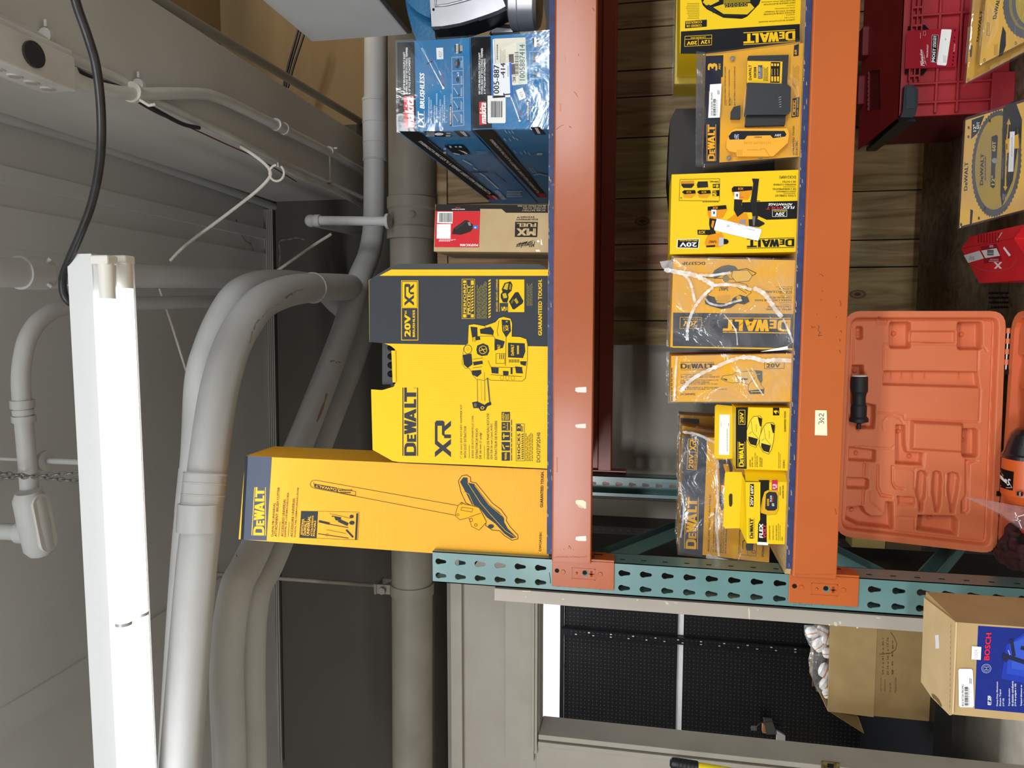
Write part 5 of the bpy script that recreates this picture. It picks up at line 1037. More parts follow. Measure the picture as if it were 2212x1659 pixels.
# ---- charger clamshells, four deep
def clam(yf, dx, first, label):
    r = empty('charger_clamshell', (1.1+dx, yf, DZ2), label, 'blister pack', 'clear battery charger clamshells')
    q = [(372, 510), (405, 1625), (1400, 1525), (1445, 370)]
    P = [PY(*zp(ZE, *p), yf) for p in ((440, 1625), (1402, 1520), (1447, 372), (465, 520))]
    P = [p+V((dx, 0, 0)) for p in P]; P[1].z = P[2].z = DZ2+.001
    # card insert
    I = [PY(*zp(ZE, *p), yf+.006)+V((dx, 0, 0)) for p in ((1385, 1515), (1425, 415), (470, 540), (440, 1585))]
    mb = MB(); n_ = [I[0], I[1], I[2], I[3]]
    mb.hexa([I[3], I[0], I[1], I[2]]+[p+V((0, .002, 0)) for p in (I[3], I[0], I[1], I[2])], amb)
    if first:
        a = Art(mb, I[0], NF, ZE)
        a.poly([(470, 542), (640, 534), (634, 745), (618, 748), (600, 1580), (440, 1587)], '1d2130'); a.L = 2
        a.dewalt((478, 1205, 568, 1560, 0), 'eea92a'); a.text('3', 488, 612, 582, 682, 0, 'f0b42a', .05); a.text('AH', 592, 618, 612, 675, 0, 'f0b42a', .04)
        a.line([(502, 885), (502, 1030)], 5, 'e8a92a')
        for k, (x, y0) in enumerate(((650, 645), (688, 675), (742, 645))): a.text(('LITHIUM ION COMPACT BATTERY AND CHARGER', 'BATERÍA COMPACTA Y CARGADOR DE IONES', 'BLOC BATTERIE ET CHARGEUR AU LITHIUM-ION')[k], x, y0, x+13, 1022, 0, '4a3a14', .015)
        a.text('DE LITIO', 700, 948, 712, 1022, 0, '4a3a14', .015)
        for x in (672, 722): a.line([(x, 965), (x, 1022)], 2.5, '4a3a14')
        a.poly([(1325, 440), (1372, 425), (1368, 540), (1318, 545)], '1d2130'); a.L = 3; a.text('60', 1328, 482, 1350, 530, 0, 'eea92a', .04); a.L = 2
        a.micro(1315, 600, 1380, 835, 0, 5, 'b8862a', .4); a.poly([(1310, 955), (1378, 938), (1368, 1130), (1298, 1140)], '1d2130'); a.L = 3; a.poly([(1312, 975), (1345, 968), (1338, 1122), (1306, 1126)], 'eaa82a'); a.L = 4
        a.rect(1316, 1085, 1334, 1115, '1d2130'); a.rect(1322, 1040, 1334, 1055, '1d2130'); a.rect(1322, 1015, 1334, 1028, '1d2130'); a.rect(1322, 975, 1334, 995, '1d2130'); a.L = 3; a.text('FUEL GAUGE', 1350, 950, 1362, 1118, 0, 'eaa82a', .03); a.L = 2
        a.text('GUARANTEED TOUGH.', 1310, 1215, 1328, 1502, 0, '2a2210', .025); a.text('DCB230C', 1338, 1360, 1360, 1502, 0, '2a2210', .015)
    mb.build('card_insert', r)
    sh = MB(); sh.hexa(P+[p+V((0, .03 if not first else .028, 0)) for p in P], clr); sh.build('clear_shell', r, bevel=.004)
    fl = MB(); F_ = [PY(*zp(ZE, *p), yf+.008)+V((dx, 0, 0)) for p in ((372, 1610), (440, 1620), (465, 520), (375, 512))]; fl.hexa(F_+[p+V((0, .003, 0)) for p in F_], clr); fl.build('hang_flange', r, bevel=.0008)
    return r
r = clam(-.016, 0, True, 'clear clamshell with a charger and battery, frontmost of the stack')
def fz(x, y, v): return PY(*zp(ZE, x, y), v)
yc_ = -.016
ch = MB(); P = [fz(*p, yc_+.006) for p in ((845, 1235), (1228, 1225), (1262, 550), (872, 560))]; ch.prism(P, (0, -.012, 0), blk2)
ch_o = ch.build('charger', r, bevel=.006)
ch = MB(); P = [fz(*p, yc_-.004) for p in ((838, 1130), (1240, 1128), (1278, 1100), (1282, 865), (1240, 832), (865, 820))]; ch.prism(P, (0, -.014, 0), mat('charger_gray', '1d1f22', .4)); 
P = [fz(*p, yc_-.002) for p in ((705, 1160), (800, 1160), (800, 1030), (735, 1045), (708, 1090))]; ch.prism(P, (0, -.008, 0), blk2); ch.build('battery_rail', ch_o, bevel=.004)
lb_ = MB(); a = Art(lb_, (0, yc_-.0064, 0), NF, ZE); a.poly([(872, 590), (1212, 596), (1203, 812), (866, 805)], 'e9b92a'); a.L = 2
a.text('DeWALT', 885, 628, 912, 775, 0, '1c1c1c', .03); a.rect(935, 650, 958, 752, '1c1c1c'); a.rect(975, 632, 1018, 762, '4a5058'); a.micro(1030, 625, 1078, 785, 0, 4, '6b5a20'); a.poly([(1100, 600), (1190, 602), (1184, 802), (1094, 800)], '1c1c1c'); a.L = 3; a.text('DCB112', 938, 660, 955, 745, 0, 'e9b92a', .02)
for k in range(3): a.rect(1103+k*28, 615, 1122+k*28, 640, 'e9b92a'); a.rect(1103+k*28, 740, 1122+k*28, 790, 'e9b92a'); a.micro(1106+k*28, 655, 1118+k*28, 730, 0, 1, 'c9a030')
a.text('12V-20V', 980, 645, 994, 752, 0, 'd8dce0', .02); a.micro(1000, 640, 1014, 758, 0, 1, 'a8acb2')
lb_.build('rating_label', ch_o)
vt = MB()
for k in range(5): vt.prism([fz(*p, yc_-.0182) for p in ((1172+k*2, 945+k*22), (1200, 935+k*24), (1200, 940+k*24), (1174+k*2, 950+k*22))], (0, -.0006, 0), ink('9a9da2'))
vt.build('vent_ribs', ch_o)
bt = MB(); P = [fz(*p, yc_+.004) for p in ((690, 1480), (750, 1495), (760, 1530), (1060, 1532), (1110, 1530), (1250, 1400), (1262, 1310), (1240, 1262), (740, 1265), (690, 1300), (662, 1380), (660, 1450))]; bt.prism(P, (0, -.016, 0), mat('battery_yellow', 'e8a41c', .4)); bo = bt.build('battery_pack', r, bevel=.005)
bt = MB(); a = Art(bt, (0, yc_-.0122, 0), NF, ZE); a.poly([(690, 1320), (720, 1280), (760, 1268), (1230, 1268), (1250, 1300), (1240, 1322), (1120, 1338), (1095, 1310), (870, 1315), (845, 1350), (700, 1352)], '23242a'); a.L = 2
a.text('20V', 1135, 1298, 1200, 1322, 90, 'c9ccd2', .03); a.text('3Ah', 745, 1300, 790, 1352, 90, 'a8b4c8', .03); a.text('DeWALT', 935, 1322, 1010, 1336, 90, '2a2a2a', .02)
a.L = 1; 
for k in range(4): a.line([(770+k*16, 1450), (772+k*16, 1505)], 3, 'b87e14')
a.line([(870, 1452), (1010, 1450)], 3, 'b87e14'); a.line([(1000, 1440), (1040, 1440), (1100, 1530)], 4, 'c08816'); a.text('LITHIUM ION', 840, 1372, 1100, 1396, 90, 'd29a24', .01)
bt.build('battery_label', bo)
for x, y in ((727, 568), (693, 1530), (1000, 1515)): p = fz(x, y, yc_); rv = MB(); rv.lathe(p, (0, -1, 0), [(0, .0055), (.003, .0045), (.005, .002)], mat('rivet_clear', '9a948a', .2, .4), 14); rv.build('rivet', r)
sk = sticker(r, (0, yc_-.002, 0), NF, ZE, [(510, 818), (622, 810), (605, 1138), (492, 1142)], draw=lambda a: (a.text('DEW DCB230C PROMO', 518, 895, 536, 1120, 0, '2a2a2a', .012), a.barcode(540, 955, 566, 1125, 0, '3a3a3a', 22), a.micro(575, 940, 584, 1120, 0, 1, '8a8a8a'), a.micro(582, 865, 606, 915, 0, 2, '6a6a6a')))
for k in range(1, 4):
    clam(-.016+.034*k, .004*k, False, ('clear charger clamshell, second from the front of the stack', 'clear charger clamshell, third from the front of the stack', 'clear charger clamshell at the back of the stack')[k-1])
# ---- black box behind the clamshells
mb = MB(); P = [PY(*p, .30) for p in ((1690, 500), (1690, 230), (1460, 235), (1448, 258), (1443, 375), (1452, 470))]
for p in P[:2]: p.z = DZ2
mb.prism(P, (0, .2, 0), mat('dark_gray_case', '25231f', .6)); a = Art(mb, P[0], NF, ZE); a.text('DeWALT', 155, 1165, 168, 1250, 0, '4a4840', .02)
mb.build('black_case', label='dark grey case behind the clamshells and the combo kit carton', cat='case', bevel=.004)
# ---- combo kit carton
c = put(crn((1447, 549), (1451, 377), (1731, 366.5), (1723.5, 544), -.008), DZ2)
mb = facebox(c, .17, yel); a = Art(mb, c[0], NF, ZF)
a.poly([(930, 306), (1245, 298), (1242, 455), (955, 465), (900, 440), (820, 400), (740, 398), (738, 312)], '1a1a1c'); a.L = 2
a.text('FLEX', 1095, 345, 1200, 368, 90, 'f2f0ec', .03, .2); a.text('VOLT', 948, 348, 1092, 374, 90, 'c23a34', .03, .2); a.text('ADVANTAGE', 968, 320, 1182, 340, 90, 'f2f0ec', .03, .2)
a.frame(1006, 378, 1132, 436, 3, 'e8e8e8'); a.text('20V', 1030, 400, 1112, 430, 90, 'f2f2f2', .03); a.text('BRUSHLESS', 1018, 384, 1120, 395, 90, 'e0b91a', .02)
B_1 = '1a1a1a'
for t, x0, y0, y1 in (('DCK2100P2', 1066, 80, 104), ('DE 2 OUTILS', 1094, 124, 140), ('ENSEMBLE COMBINÉ', 1014, 150, 168), ('DE 2 HERRAMIENTAS', 1008, 188, 204), ('JUEGO COMBINADO', 1040, 208, 224), ('2-TOOL COMBO KIT', 1028, 244, 262)): a.text(t, x0, y0, 1210, y1, 90, B_1, .018)
for y in (176, 234): a.line([(1100, y), (1206, y)], 3, B_1)
a.line([(198, 112), (545, 105), (542, 300), (190, 296)], 3, B_1, True); a.poly([(484, 152), (544, 150), (543, 186), (484, 186)], B_1); a.poly([(482, 210), (543, 204), (541, 258), (482, 258)], B_1); a.micro(370, 300, 535, 310, 90, 1, B_1)
a.L = 3; a.text('8', 512, 156, 535, 182, 90, 'efc913', .03); a.text('AMP', 487, 158, 508, 176, 90, 'efc913', .02); a.text('5', 484, 228, 520, 256, 90, 'efc913', .05); a.text('AH', 488, 212, 515, 224, 90, 'efc913', .03); a.text('2', 200, 268, 216, 280, 90, B_1, .02)
a.L = 2; a.poly([(208, 128), (318, 122), (322, 160), (300, 186), (228, 186), (210, 165)], '2b2826'); a.poly([(210, 125), (318, 122), (320, 148), (212, 150)], 'c98a20'); a.poly([(355, 130), (440, 128), (444, 180), (350, 186), (345, 160)], '2b2826'); a.poly([(362, 130), (438, 128), (440, 170), (362, 172)], 'd99a22'); a.line([(460, 134), (536, 128)], 5, '3a3010'); a.line([(460, 124), (536, 140)], 3, '3a3010')
for ox in (0, 132): a.poly([(215+ox, 222), (235+ox, 206), (330+ox, 205), (338+ox, 240), (300+ox, 275), (232+ox, 270)], 'd99a22'); a.L = 3; a.poly([(215+ox, 222), (235+ox, 206), (330+ox, 205), (336+ox, 234), (240+ox, 242)], '1a1a1a'); a.L = 4; a.xr((255+ox, 212, 298+ox, 232, 90), 'c98a20'); a.L = 2
# impact driver and drill pictures, standing head down
OR = 'e0901c'
a.poly([(350, 552), (478, 552), (470, 598), (352, 594)], B_1); a.L = 3; a.xr((362, 560, 420, 585, 90), 'd8a41c'); a.L = 2
a.poly([(440, 350), (600, 336), (612, 375), (600, 400), (575, 445), (520, 462), (450, 450), (436, 400)], OR); a.L = 3; a.poly([(440, 350), (600, 336), (606, 370), (440, 385)], B_1); a.L = 4; a.xr((486, 350, 530, 370, 90), OR); a.L = 3
a.poly([(455, 450), (522, 460), (500, 552), (520, 600), (470, 600), (452, 500)], '24211e'); a.poly([(480, 470), (500, 475), (485, 540), (470, 520)], OR)
a.poly([(420, 640), (440, 600), (560, 575), (580, 615), (575, 690), (545, 702), (425, 706), (415, 670)], OR); a.L = 4; a.poly([(540, 618), (580, 620), (578, 690), (535, 695)], 'b9b9bb'); a.poly([(580, 630), (610, 635), (625, 655), (612, 675), (580, 680)], '1c1a18'); a.poly([(428, 690), (505, 685), (505, 702), (428, 704)], '1c1a18'); a.text('DeWALT', 448, 645, 515, 668, 90, '2a2418', .03)
a.L = 3; a.poly([(650, 192), (668, 172), (830, 172), (825, 225), (790, 290), (720, 290), (660, 250)], OR); a.poly([(650, 192), (668, 172), (830, 172), (828, 206), (652, 222)], B_1); a.L = 4; a.xr((706, 182, 752, 202, 90), OR); a.line([(722, 268), (750, 268)], 5, 'c23a34'); a.L = 3
a.poly([(672, 285), (745, 290), (735, 330), (755, 400), (700, 440), (668, 380)], '24211e'); a.poly([(690, 310), (712, 315), (712, 380), (700, 395)], OR)
a.poly([(610, 465), (680, 415), (780, 405), (800, 470), (790, 530), (700, 495)], OR); a.poly([(798, 460), (880, 460), (935, 490), (938, 502), (890, 528), (800, 520)], '26231f'); a.poly([(720, 465), (775, 462), (775, 500), (720, 496)], '8d8d90')
a.L = 4; a.poly([(828, 104), (890, 106), (885, 140), (868, 300), (880, 440), (850, 520), (828, 515), (832, 440), (815, 300), (838, 150)], '232324'); a.poly([(832, 432), (858, 432), (850, 515), (835, 515)], '6a6a68'); a.line([(812, 298), (896, 300)], 6, '2c2c2d')
a.poly([(172, 634), (370, 628), (362, 716), (168, 712)], 'f0ecd0'); a.L = 5; a.poly([(180, 640), (362, 635), (355, 710), (176, 706)], B_1); a.L = 6; a.text('20V', 195, 662, 345, 700, 90, 'f2f2f2', .03); a.text('BRUSHLESS', 195, 640, 350, 652, 90, 'e8c818', .02)
a.L = 2; a.dewalt([(1198, 620), (782, 632), (782, 716), (1196, 708)], B_1)
o = mb.build('combo_kit_carton', label='yellow combo kit carton showing a drill and driver, with a long white sticker', cat='product box', bevel=.001)
sticker(o, c[0], NF, ZF, [(520, 452), (906, 545), (912, 560), (882, 648), (868, 646), (498, 556), (496, 540)], draw=lambda a: (a.micro(600, 505, 632, 525, 90, 2, '9a9a9a'), a.qtext('DEW DCK2100P2 COMBO KIT', [(880, 532), (664, 492), (664, 502), (880, 544)], '8a8a8a', .01), a.qtext('BRUSHLESS 20V', [(848, 552), (778, 538), (778, 546), (848, 562)], '8a8a8a', .01)), L=9)
for q_ in ([(674, 222), (718, 222), (716, 285), (672, 284)], [(472, 375), (518, 377), (515, 438), (470, 436)]): sticker(o, c[0], NF, ZF, q_, 'small_tag', 'e8e8ea', draw=lambda a, q_=q_: a.rect(q_[0][0]+16, q_[0][1]+16, q_[0][0]+30, q_[0][1]+40, '4a4a4c'), L=9)
# ---- metal cutting saw carton in shrink wrap
wisp = film('wisp', .52, 'ffffff', (22, .6), .3, .15)
c = put(crn((1448, 750), (1455, 557), (1724, 562), (1715.5, 756), -.008), DZ2)
mb = facebox(c, .16, amb); a = Art(mb, c[0], NF, ZF)
a.poly([(138, 1276), (1212, 1288), (1200, 1590), (134, 1576)], '46474c'); a.L = 2; a.poly([(134, 1570), (1200, 1588), (1198, 1596), (134, 1582)], 'eab52a')
a.dewalt([(1166, 1322), (578, 1320), (572, 1450), (1160, 1458)], 'ecae2a'); a.line([(200, 1316), (388, 1318), (384, 1418), (196, 1414)], 4, 'e3a82a', True)
a.text('20V', 225, 1348, 350, 1395, 90, 'e3a82a', .03); a.text('LITHIUM ION', 225, 1326, 350, 1340, 90, 'c9982a', .015)
a.text('DCS373B', 216, 832, 418, 858, 90, '33302a', .03)
for t, x0, x1, y0, y1 in (('(Outil seulement)', 1040, 1178, 1046, 1056), ('À MÉTAUX', 1060, 1178, 1062, 1078), ('SCIE CIRCULAIRE', 945, 1178, 1085, 1104), ('CORTES EN METAL', 965, 1172, 1136, 1152), ('SIERRA CIRCULAR PARA', 850, 1172, 1160, 1176), ('CIRCULAR SAW', 962, 1170, 1216, 1232), ('METAL CUTTING', 950, 1170, 1240, 1256)): a.text(t, x0, y0, x1, y1, 90, '3a3326', .02)
for y in (1112, 1190): a.line([(1066, y), (1175, y)], 3, '3a3326')
a.micro(1060, 1124, 1175, 1130, 90, 1, '6a5a3a'); a.micro(1060, 1203, 1170, 1209, 90, 1, '6a5a3a')
G_ = '3f3d36'
a.poly([(500, 985), (480, 940), (500, 905), (560, 870), (620, 858), (680, 870), (705, 900), (640, 920), (560, 950)], '5a584c'); a.line([(428, 960), (780, 890), (862, 930), (850, 945), (680, 985), (430, 970)], 6, G_, True); a.L = 3; a.ell(600, 978, 30, 30, '8a7a4a'); a.ellring(600, 978, 18, 20, 4, G_)
a.poly([(660, 910), (790, 905), (830, 955), (800, 1000), (690, 1010), (650, 960)], 'e3b24a'); a.line([(660, 910), (790, 905), (830, 955), (800, 1000), (690, 1010), (650, 960)], 4, G_, True)
a.poly([(490, 1060), (560, 1030), (700, 1010), (780, 1030), (820, 1100), (760, 1150), (640, 1180), (500, 1170), (440, 1120)], 'e8a91c'); a.line([(490, 1060), (560, 1030), (700, 1010), (780, 1030), (820, 1100), (760, 1150), (640, 1180), (500, 1170), (440, 1120)], 4, G_, True); a.L = 4
a.poly([(412, 1160), (440, 1125), (500, 1140), (520, 1190), (640, 1200), (660, 1150), (720, 1120), (790, 1140), (805, 1180), (760, 1205), (700, 1195), (640, 1235), (560, 1245), (470, 1220), (420, 1200)], G_); a.L = 5; a.text('DeWALT', 536, 1050, 618, 1085, 90, G_, .03); a.ell(712, 1148, 22, 20, 'd8a42a'); a.poly([(520, 1135), (640, 1120), (630, 1180), (525, 1175)], 'd89a1c'); a.line([(690, 1050), (780, 1110)], 4, G_); a.line([(700, 1035), (800, 1090)], 4, G_)
for p in ([(520, 1345), (490, 1342), (462, 1370), (480, 1415), (500, 1400), (512, 1370)], [(440, 1340), (400, 1380), (385, 1440), (425, 1455), (435, 1420), (400, 1415)], [(350, 1365), (318, 1392), (372, 1462), (395, 1370), (360, 1365)]): a.L = 6; a.line(p, 4, '23242e')
a.line([(575, 1470), (700, 1400), (790, 1330), (840, 1325), (810, 1380), (740, 1420)], 3, '6a5a3a')
o = mb.build('metal_saw_carton', label='amber and charcoal metal cutting saw carton in torn shrink wrap, with marker scrawl', cat='product box', bevel=.0015)
shell(o, c, .16, fm, 'shrink_wrap', .004)
tw = MB()
def wisps(tw, zm, y, strips, m):
    for pts, w0 in strips:
        P = smooth([PY(*zp(zm, *p), y) for p in pts], 5); n = len(P); vs = []
        for i, p in enumerate(P):
            t = (P[min(i+1, n-1)]-P[max(i-1, 0)]).normalized(); s_ = t.cross(NF).normalized(); w_ = w0*(.5+.5*abs(math.sin(i*1.7)))*zm[2]*.0011
            vs += [p+s_*w_+V((0, -.002*math.sin(i), 0)), p-s_*w_+V((0, .002*math.sin(i*2), 0))]
        tw.add(vs, [(2*i, 2*i+1, 2*i+3, 2*i+2) for i in range(n-1)], m, True)
wisps(tw, ZF, -.017, [([(60, 900), (200, 925), (330, 950), (430, 1000), (490, 1035)], 22), ([(480, 1040), (600, 1030), (720, 1045), (820, 1075)], 14), ([(840, 1060), (920, 1100), (980, 1170), (1040, 1260), (1090, 1315)], 20), ([(490, 1050), (420, 1110), (360, 1180), (310, 1260), (280, 1340), (262, 1440), (262, 1520)], 14), ([(150, 905), (240, 950), (290, 1020), (310, 1100), (330, 1190)], 12), ([(360, 945), (480, 950), (640, 925)], 12), ([(415, 1150), (460, 1195), (560, 1215), (660, 1185), (740, 1165)], 10), ([(580, 1290), (680, 1420), (700, 1560)], 6), ([(1100, 1330), (1150, 1440), (1185, 1540)], 10)], wisp)
b_ = [PY(*zp(ZF, *p), -.02) for p in ((1140, 1568), (1140, 1598), (1000, 1612), (900, 1618))]; tw.poly(b_, ink('f2f2f0'))
tf = [PY(*zp(ZF, *p), v) for p, v in (((20, 830), .06), ((120, 815), .02), ((150, 850), -.005), ((140, 905), -.01), ((70, 910), .03), ((40, 880), .05))]; tw.poly(tf, wisp)
tw.build('torn_wrap', o)
# ---- shear kit carton
c = put(crn((1448.5, 868), (1450, 769), (1714, 764), (1713, 868), -.008), DZ2)
mb = facebox(c, .17, amb); a = Art(mb, c[0], NF, ZG); G2 = '3c3a34'
a.dewalt([(166, 192), (408, 192), (408, 145), (166, 145)], G2, False); a.line([(166, 142), (408, 142)], 3, G2); a.line([(166, 196), (408, 196)], 3, G2)
for t, x1, y in (('CORDLESS 14 GAUGE (1,9 mm)', 390, 226), ('SWIVEL HEAD DOUBLE CUT SHEAR KIT', 446, 240), ('JUEGO DE CIZALLA INALÁMBRICA DE', 438, 264), ('DOBLE CORTE CON CABEZAL', 374, 278), ('OSCILANTE DE CALIBRE 14 (1,9 mm)', 432, 292), ('ENSEMBLE CISAILLE À TÊTE DOUBLE', 438, 316), ('PIVOTANTE DE CALIBRE 14 (1,9 mm) SANS FIL', 500, 330)): a.text(t, 166, y, x1, y+11, -90, G2, .02)
a.text('DCS494M2', 166, 363, 272, 377, -90, G2, .03)
for y in (256, 308): a.line([(168, y), (208, y)], 2, G2)
a.line([(768, 135), (910, 132), (908, 186), (768, 188)], 3, G2, True); a.text('20V', 780, 150, 880, 180, -90, G2, .04)
a.poly([(455, 262), (470, 238), (540, 230), (560, 215), (650, 205), (720, 200), (750, 205), (752, 270), (740, 300), (765, 330), (762, 365), (665, 368), (650, 340), (655, 300), (600, 285), (540, 290), (500, 282)], 'e2ae3c'); a.line([(455, 262), (470, 238), (540, 230), (560, 215), (650, 205), (720, 200), (750, 205), (752, 270), (740, 300), (765, 330), (762, 365), (665, 368), (650, 340), (655, 300), (600, 285), (540, 290), (500, 282)], 3, G2, True); a.L = 2
a.poly([(700, 202), (750, 205), (752, 270), (738, 292), (720, 260)], '4a4c4c'); a.poly([(650, 345), (765, 332), (762, 366), (665, 369)], G2); a.poly([(455, 255), (500, 262), (500, 275)], G2); a.poly([(600, 255), (650, 255), (645, 268), (605, 270)], G2); a.L = 3; a.line([(670, 352), (750, 350)], 5, 'e2ae3c'); a.line([(690, 230), (735, 225)], 4, 'e2ae3c'); a.line([(560, 232), (590, 280)], 3, G2); a.line([(655, 300), (700, 250)], 3, G2)
a.L = 1; a.micro(100, 140, 108, 420, 0, 1, G2, .8)
o = mb.build('shear_kit_carton', label='amber shear kit carton lying on its side in cloudy shrink wrap', cat='product box', bevel=.0015); shell(o, c, .17, fm, 'shrink_wrap', .005)
tw = MB(); wisps(tw, ZG, -.018, [([(165, 350), (240, 270), (330, 215), (430, 170), (520, 130), (600, 105)], 14), ([(600, 105), (690, 110), (760, 130), (850, 125), (960, 130)], 16), ([(140, 100), (130, 220), (125, 340), (120, 420)], 8), ([(640, 180), (700, 290), (760, 380)], 5)], wisp); tw.build('torn_wrap', o)
# ---- multi tool cartons behind, shrink wrapped
def multi(yf, dx, dz, first, label):
    c = [PY(*zp(ZG, *p), yf)+V((dx, 0, dz)) for p in ((795, 1575), (830, 790), (190, 672), (158, 1500))]; put(c, DZ2)
    if first: c = [PY(*zp(ZG, *p), yf) for p in ((795, 1577), (845, 700), (188, 672), (158, 1502))]; put(c, DZ2)
    mb = facebox(c, .085, amb); 
    if first:
        a = Art(mb, c[0], NF, ZG)
        a.poly([(188, 672), (358, 674), (322, 1533), (158, 1502)], '474a55'); a.L = 2
        a.dewalt([(290, 1482), (296, 1108), (206, 1106), (190, 1476)], 'eeb02c'); a.line([(222, 690), (292, 692), (280, 912), (212, 908)], 4, 'e3a82a', True); a.line([(218, 782), (287, 786)], 4, 'e3a82a')
        a.xr([(276, 775), (280, 698), (232, 696), (230, 774)], 'e3a82a'); a.qtext('20V', [(258, 902), (262, 796), (226, 794), (222, 900)], 'e3a82a', .04); a.qtext('BRUSHLESS', [(276, 905), (280, 798), (266, 798), (262, 904)], 'e3a82a', .03)
        D3 = '4a4234'
        a.qtext('BRUSHLESS 3-SPEED OSCILLATING MULTI-TOOL KIT', [(372, 1496), (384, 1086), (372, 1086), (360, 1494)], D3, .02); a.line([(384, 1497), (387, 1455)], 2, D3)
        a.qtext('KIT DE MULTIHERRAMIENTA OSCILANTE', [(406, 1500), (418, 1186), (406, 1186), (394, 1498)], D3, .02); a.qtext('DE 3 VELOCIDADES SIN ESCOBILLAS', [(424, 1502), (434, 1215), (422, 1215), (412, 1500)], D3, .02); a.line([(436, 1502), (440, 1455)], 2, D3)
        a.qtext('ENSEMBLE D\'OUTILS OSCILLANTS', [(460, 1508), (470, 1240), (458, 1240), (448, 1506)], D3, .02); a.qtext('POLYVALENTS 3 VITESSES', [(476, 1510), (484, 1320), (472, 1320), (464, 1508)], D3, .02); a.qtext('MOTEUR SANS BALAIS', [(494, 1512), (500, 1336), (488, 1336), (482, 1510)], D3, .02)
        a.poly([(440, 840), (520, 838), (540, 900), (530, 1000), (480, 960), (470, 1080), (480, 1180), (462, 1210), (445, 1150), (448, 1020)], '46494e'); a.L = 3; a.poly([(470, 870), (510, 870), (520, 930), (490, 940)], 'e2a030'); a.poly([(455, 1020), (475, 1020), (470, 1080), (455, 1075)], 'e2a030'); a.L = 2
        a.qtext('INCLUDES • INCLUYE • COMPREND', [(584, 1512), (594, 1345), (586, 1345), (576, 1510)], D3, .01); a.line([(590, 1345), (720, 1365), (705, 1532), (592, 1518)], 2.5, D3, True); a.line([(655, 1400), (645, 1525)], 2, D3)
        a.poly([(632, 1462), (640, 1430), (690, 1425), (684, 1490), (640, 1490)], '44474c'); a.line([(612, 1480), (612, 1425), (640, 1410), (680, 1412)], 6, '44474c'); a.ellring(690, 1500, 14, 10, 3, '44474c')
        a.qtext('DCS356C1', [(760, 1535), (768, 1445), (752, 1445), (746, 1533)], '33302a', .03)
    o = mb.build('multi_tool_carton', label=label, cat='product box', group='multi tool cartons in shrink wrap', bevel=.0015)
    shell(o, c, .085, fm, 'shrink_wrap', .005)
    if first:
        tw = MB(); wisps(tw, ZG, yf-.012, [([(430, 840), (425, 980), (432, 1120), (420, 1260), (430, 1400), (440, 1530)], 10), ([(180, 640), (290, 660), (420, 720)], 12), ([(160, 1000), (190, 1200), (165, 1400)], 8), ([(350, 1530), (450, 1560), (560, 1590), (610, 1612)], 24)], wisp)
        tw.build('torn_wrap', o)
multi(.19, 0, 0, True, 'amber and charcoal multi tool carton in wrap, frontmost of its row')
multi(.285, .03, .005, False, 'wrapped multi tool carton directly behind the front one')
c = put([PY(*zp(ZG, *p), .36) for p in ((800, 1300), (860, 560), (165, 525), (165, 1200))], DZ2); c[0] = V((c[1].x-.22, .38, DZ2)); c[3] = V((c[2].x-.22, .38, c[2].z)); c[1].y = c[2].y = .38
mb = facebox(c, .08, amb); a = Art(mb, c[0], NF, ZG); a.poly([(165, 540), (300, 548), (295, 1000), (160, 1000)], '474a55')
o = mb.build('multi_tool_carton', label='wrapped multi tool carton at the back of its row', cat='product box', group='multi tool cartons in shrink wrap'); shell(o, c, .08, fm)
# ---- battery two-pack with hang tab
c = put(crn(zp(ZG, 562, 905), zp(ZG, 560, 462), zp(ZG, 948, 470), zp(ZG, 938, 918), -.003), DZ2)
mb = facebox(c, .075, yel)
top = [zp(ZG, *p) for p in ((535, 850), (528, 450))]
a = Art(mb, c[0], NF, ZG); a.poly([(562, 903), (562, 463), (650, 463), (638, 720), (640, 905)], '1b1a16'); a.L = 2
a.dewalt((580, 712, 624, 890, 0), 'efc81c', False); a.rect(576, 710, 579, 890, 'efc81c'); a.rect(626, 710, 629, 890, 'efc81c'); a.frame(584, 484, 628, 586, 3, 'efc81c'); a.text('20V', 592, 500, 618, 576, 0, 'efc81c', .04)
a.rect(828, 466, 874, 522, '1b1a16'); a.L = 3; a.text('4', 834, 484, 860, 512, 0, 'efc81c', .05); a.text('AH', 862, 488, 870, 506, 0, 'efc81c', .02); a.L = 2
a.text('GUARANTEED TOUGH.', 908, 490, 921, 640, 0, '1b1a16', .03); a.text('DCB240-2', 900, 840, 912, 900, 0, '1b1a16', .02)
for k, (t, y0, x) in enumerate((('LITHIUM ION', 840, 660), ('BATTERY - 2 PACK', 820, 676), ('PAQUETE DE 2 BATERÍAS', 790, 696), ('DE IONES DE LITIO', 812, 710), ('2 BLOC-BATTERIE', 822, 732), ('AU LITHIUM-ION', 830, 744))): a.text(t, x, y0, x+9, 892, 0, '33300e', .02)
a.micro(868, 765, 888, 900, 0, 2, '8a7a18', .4)
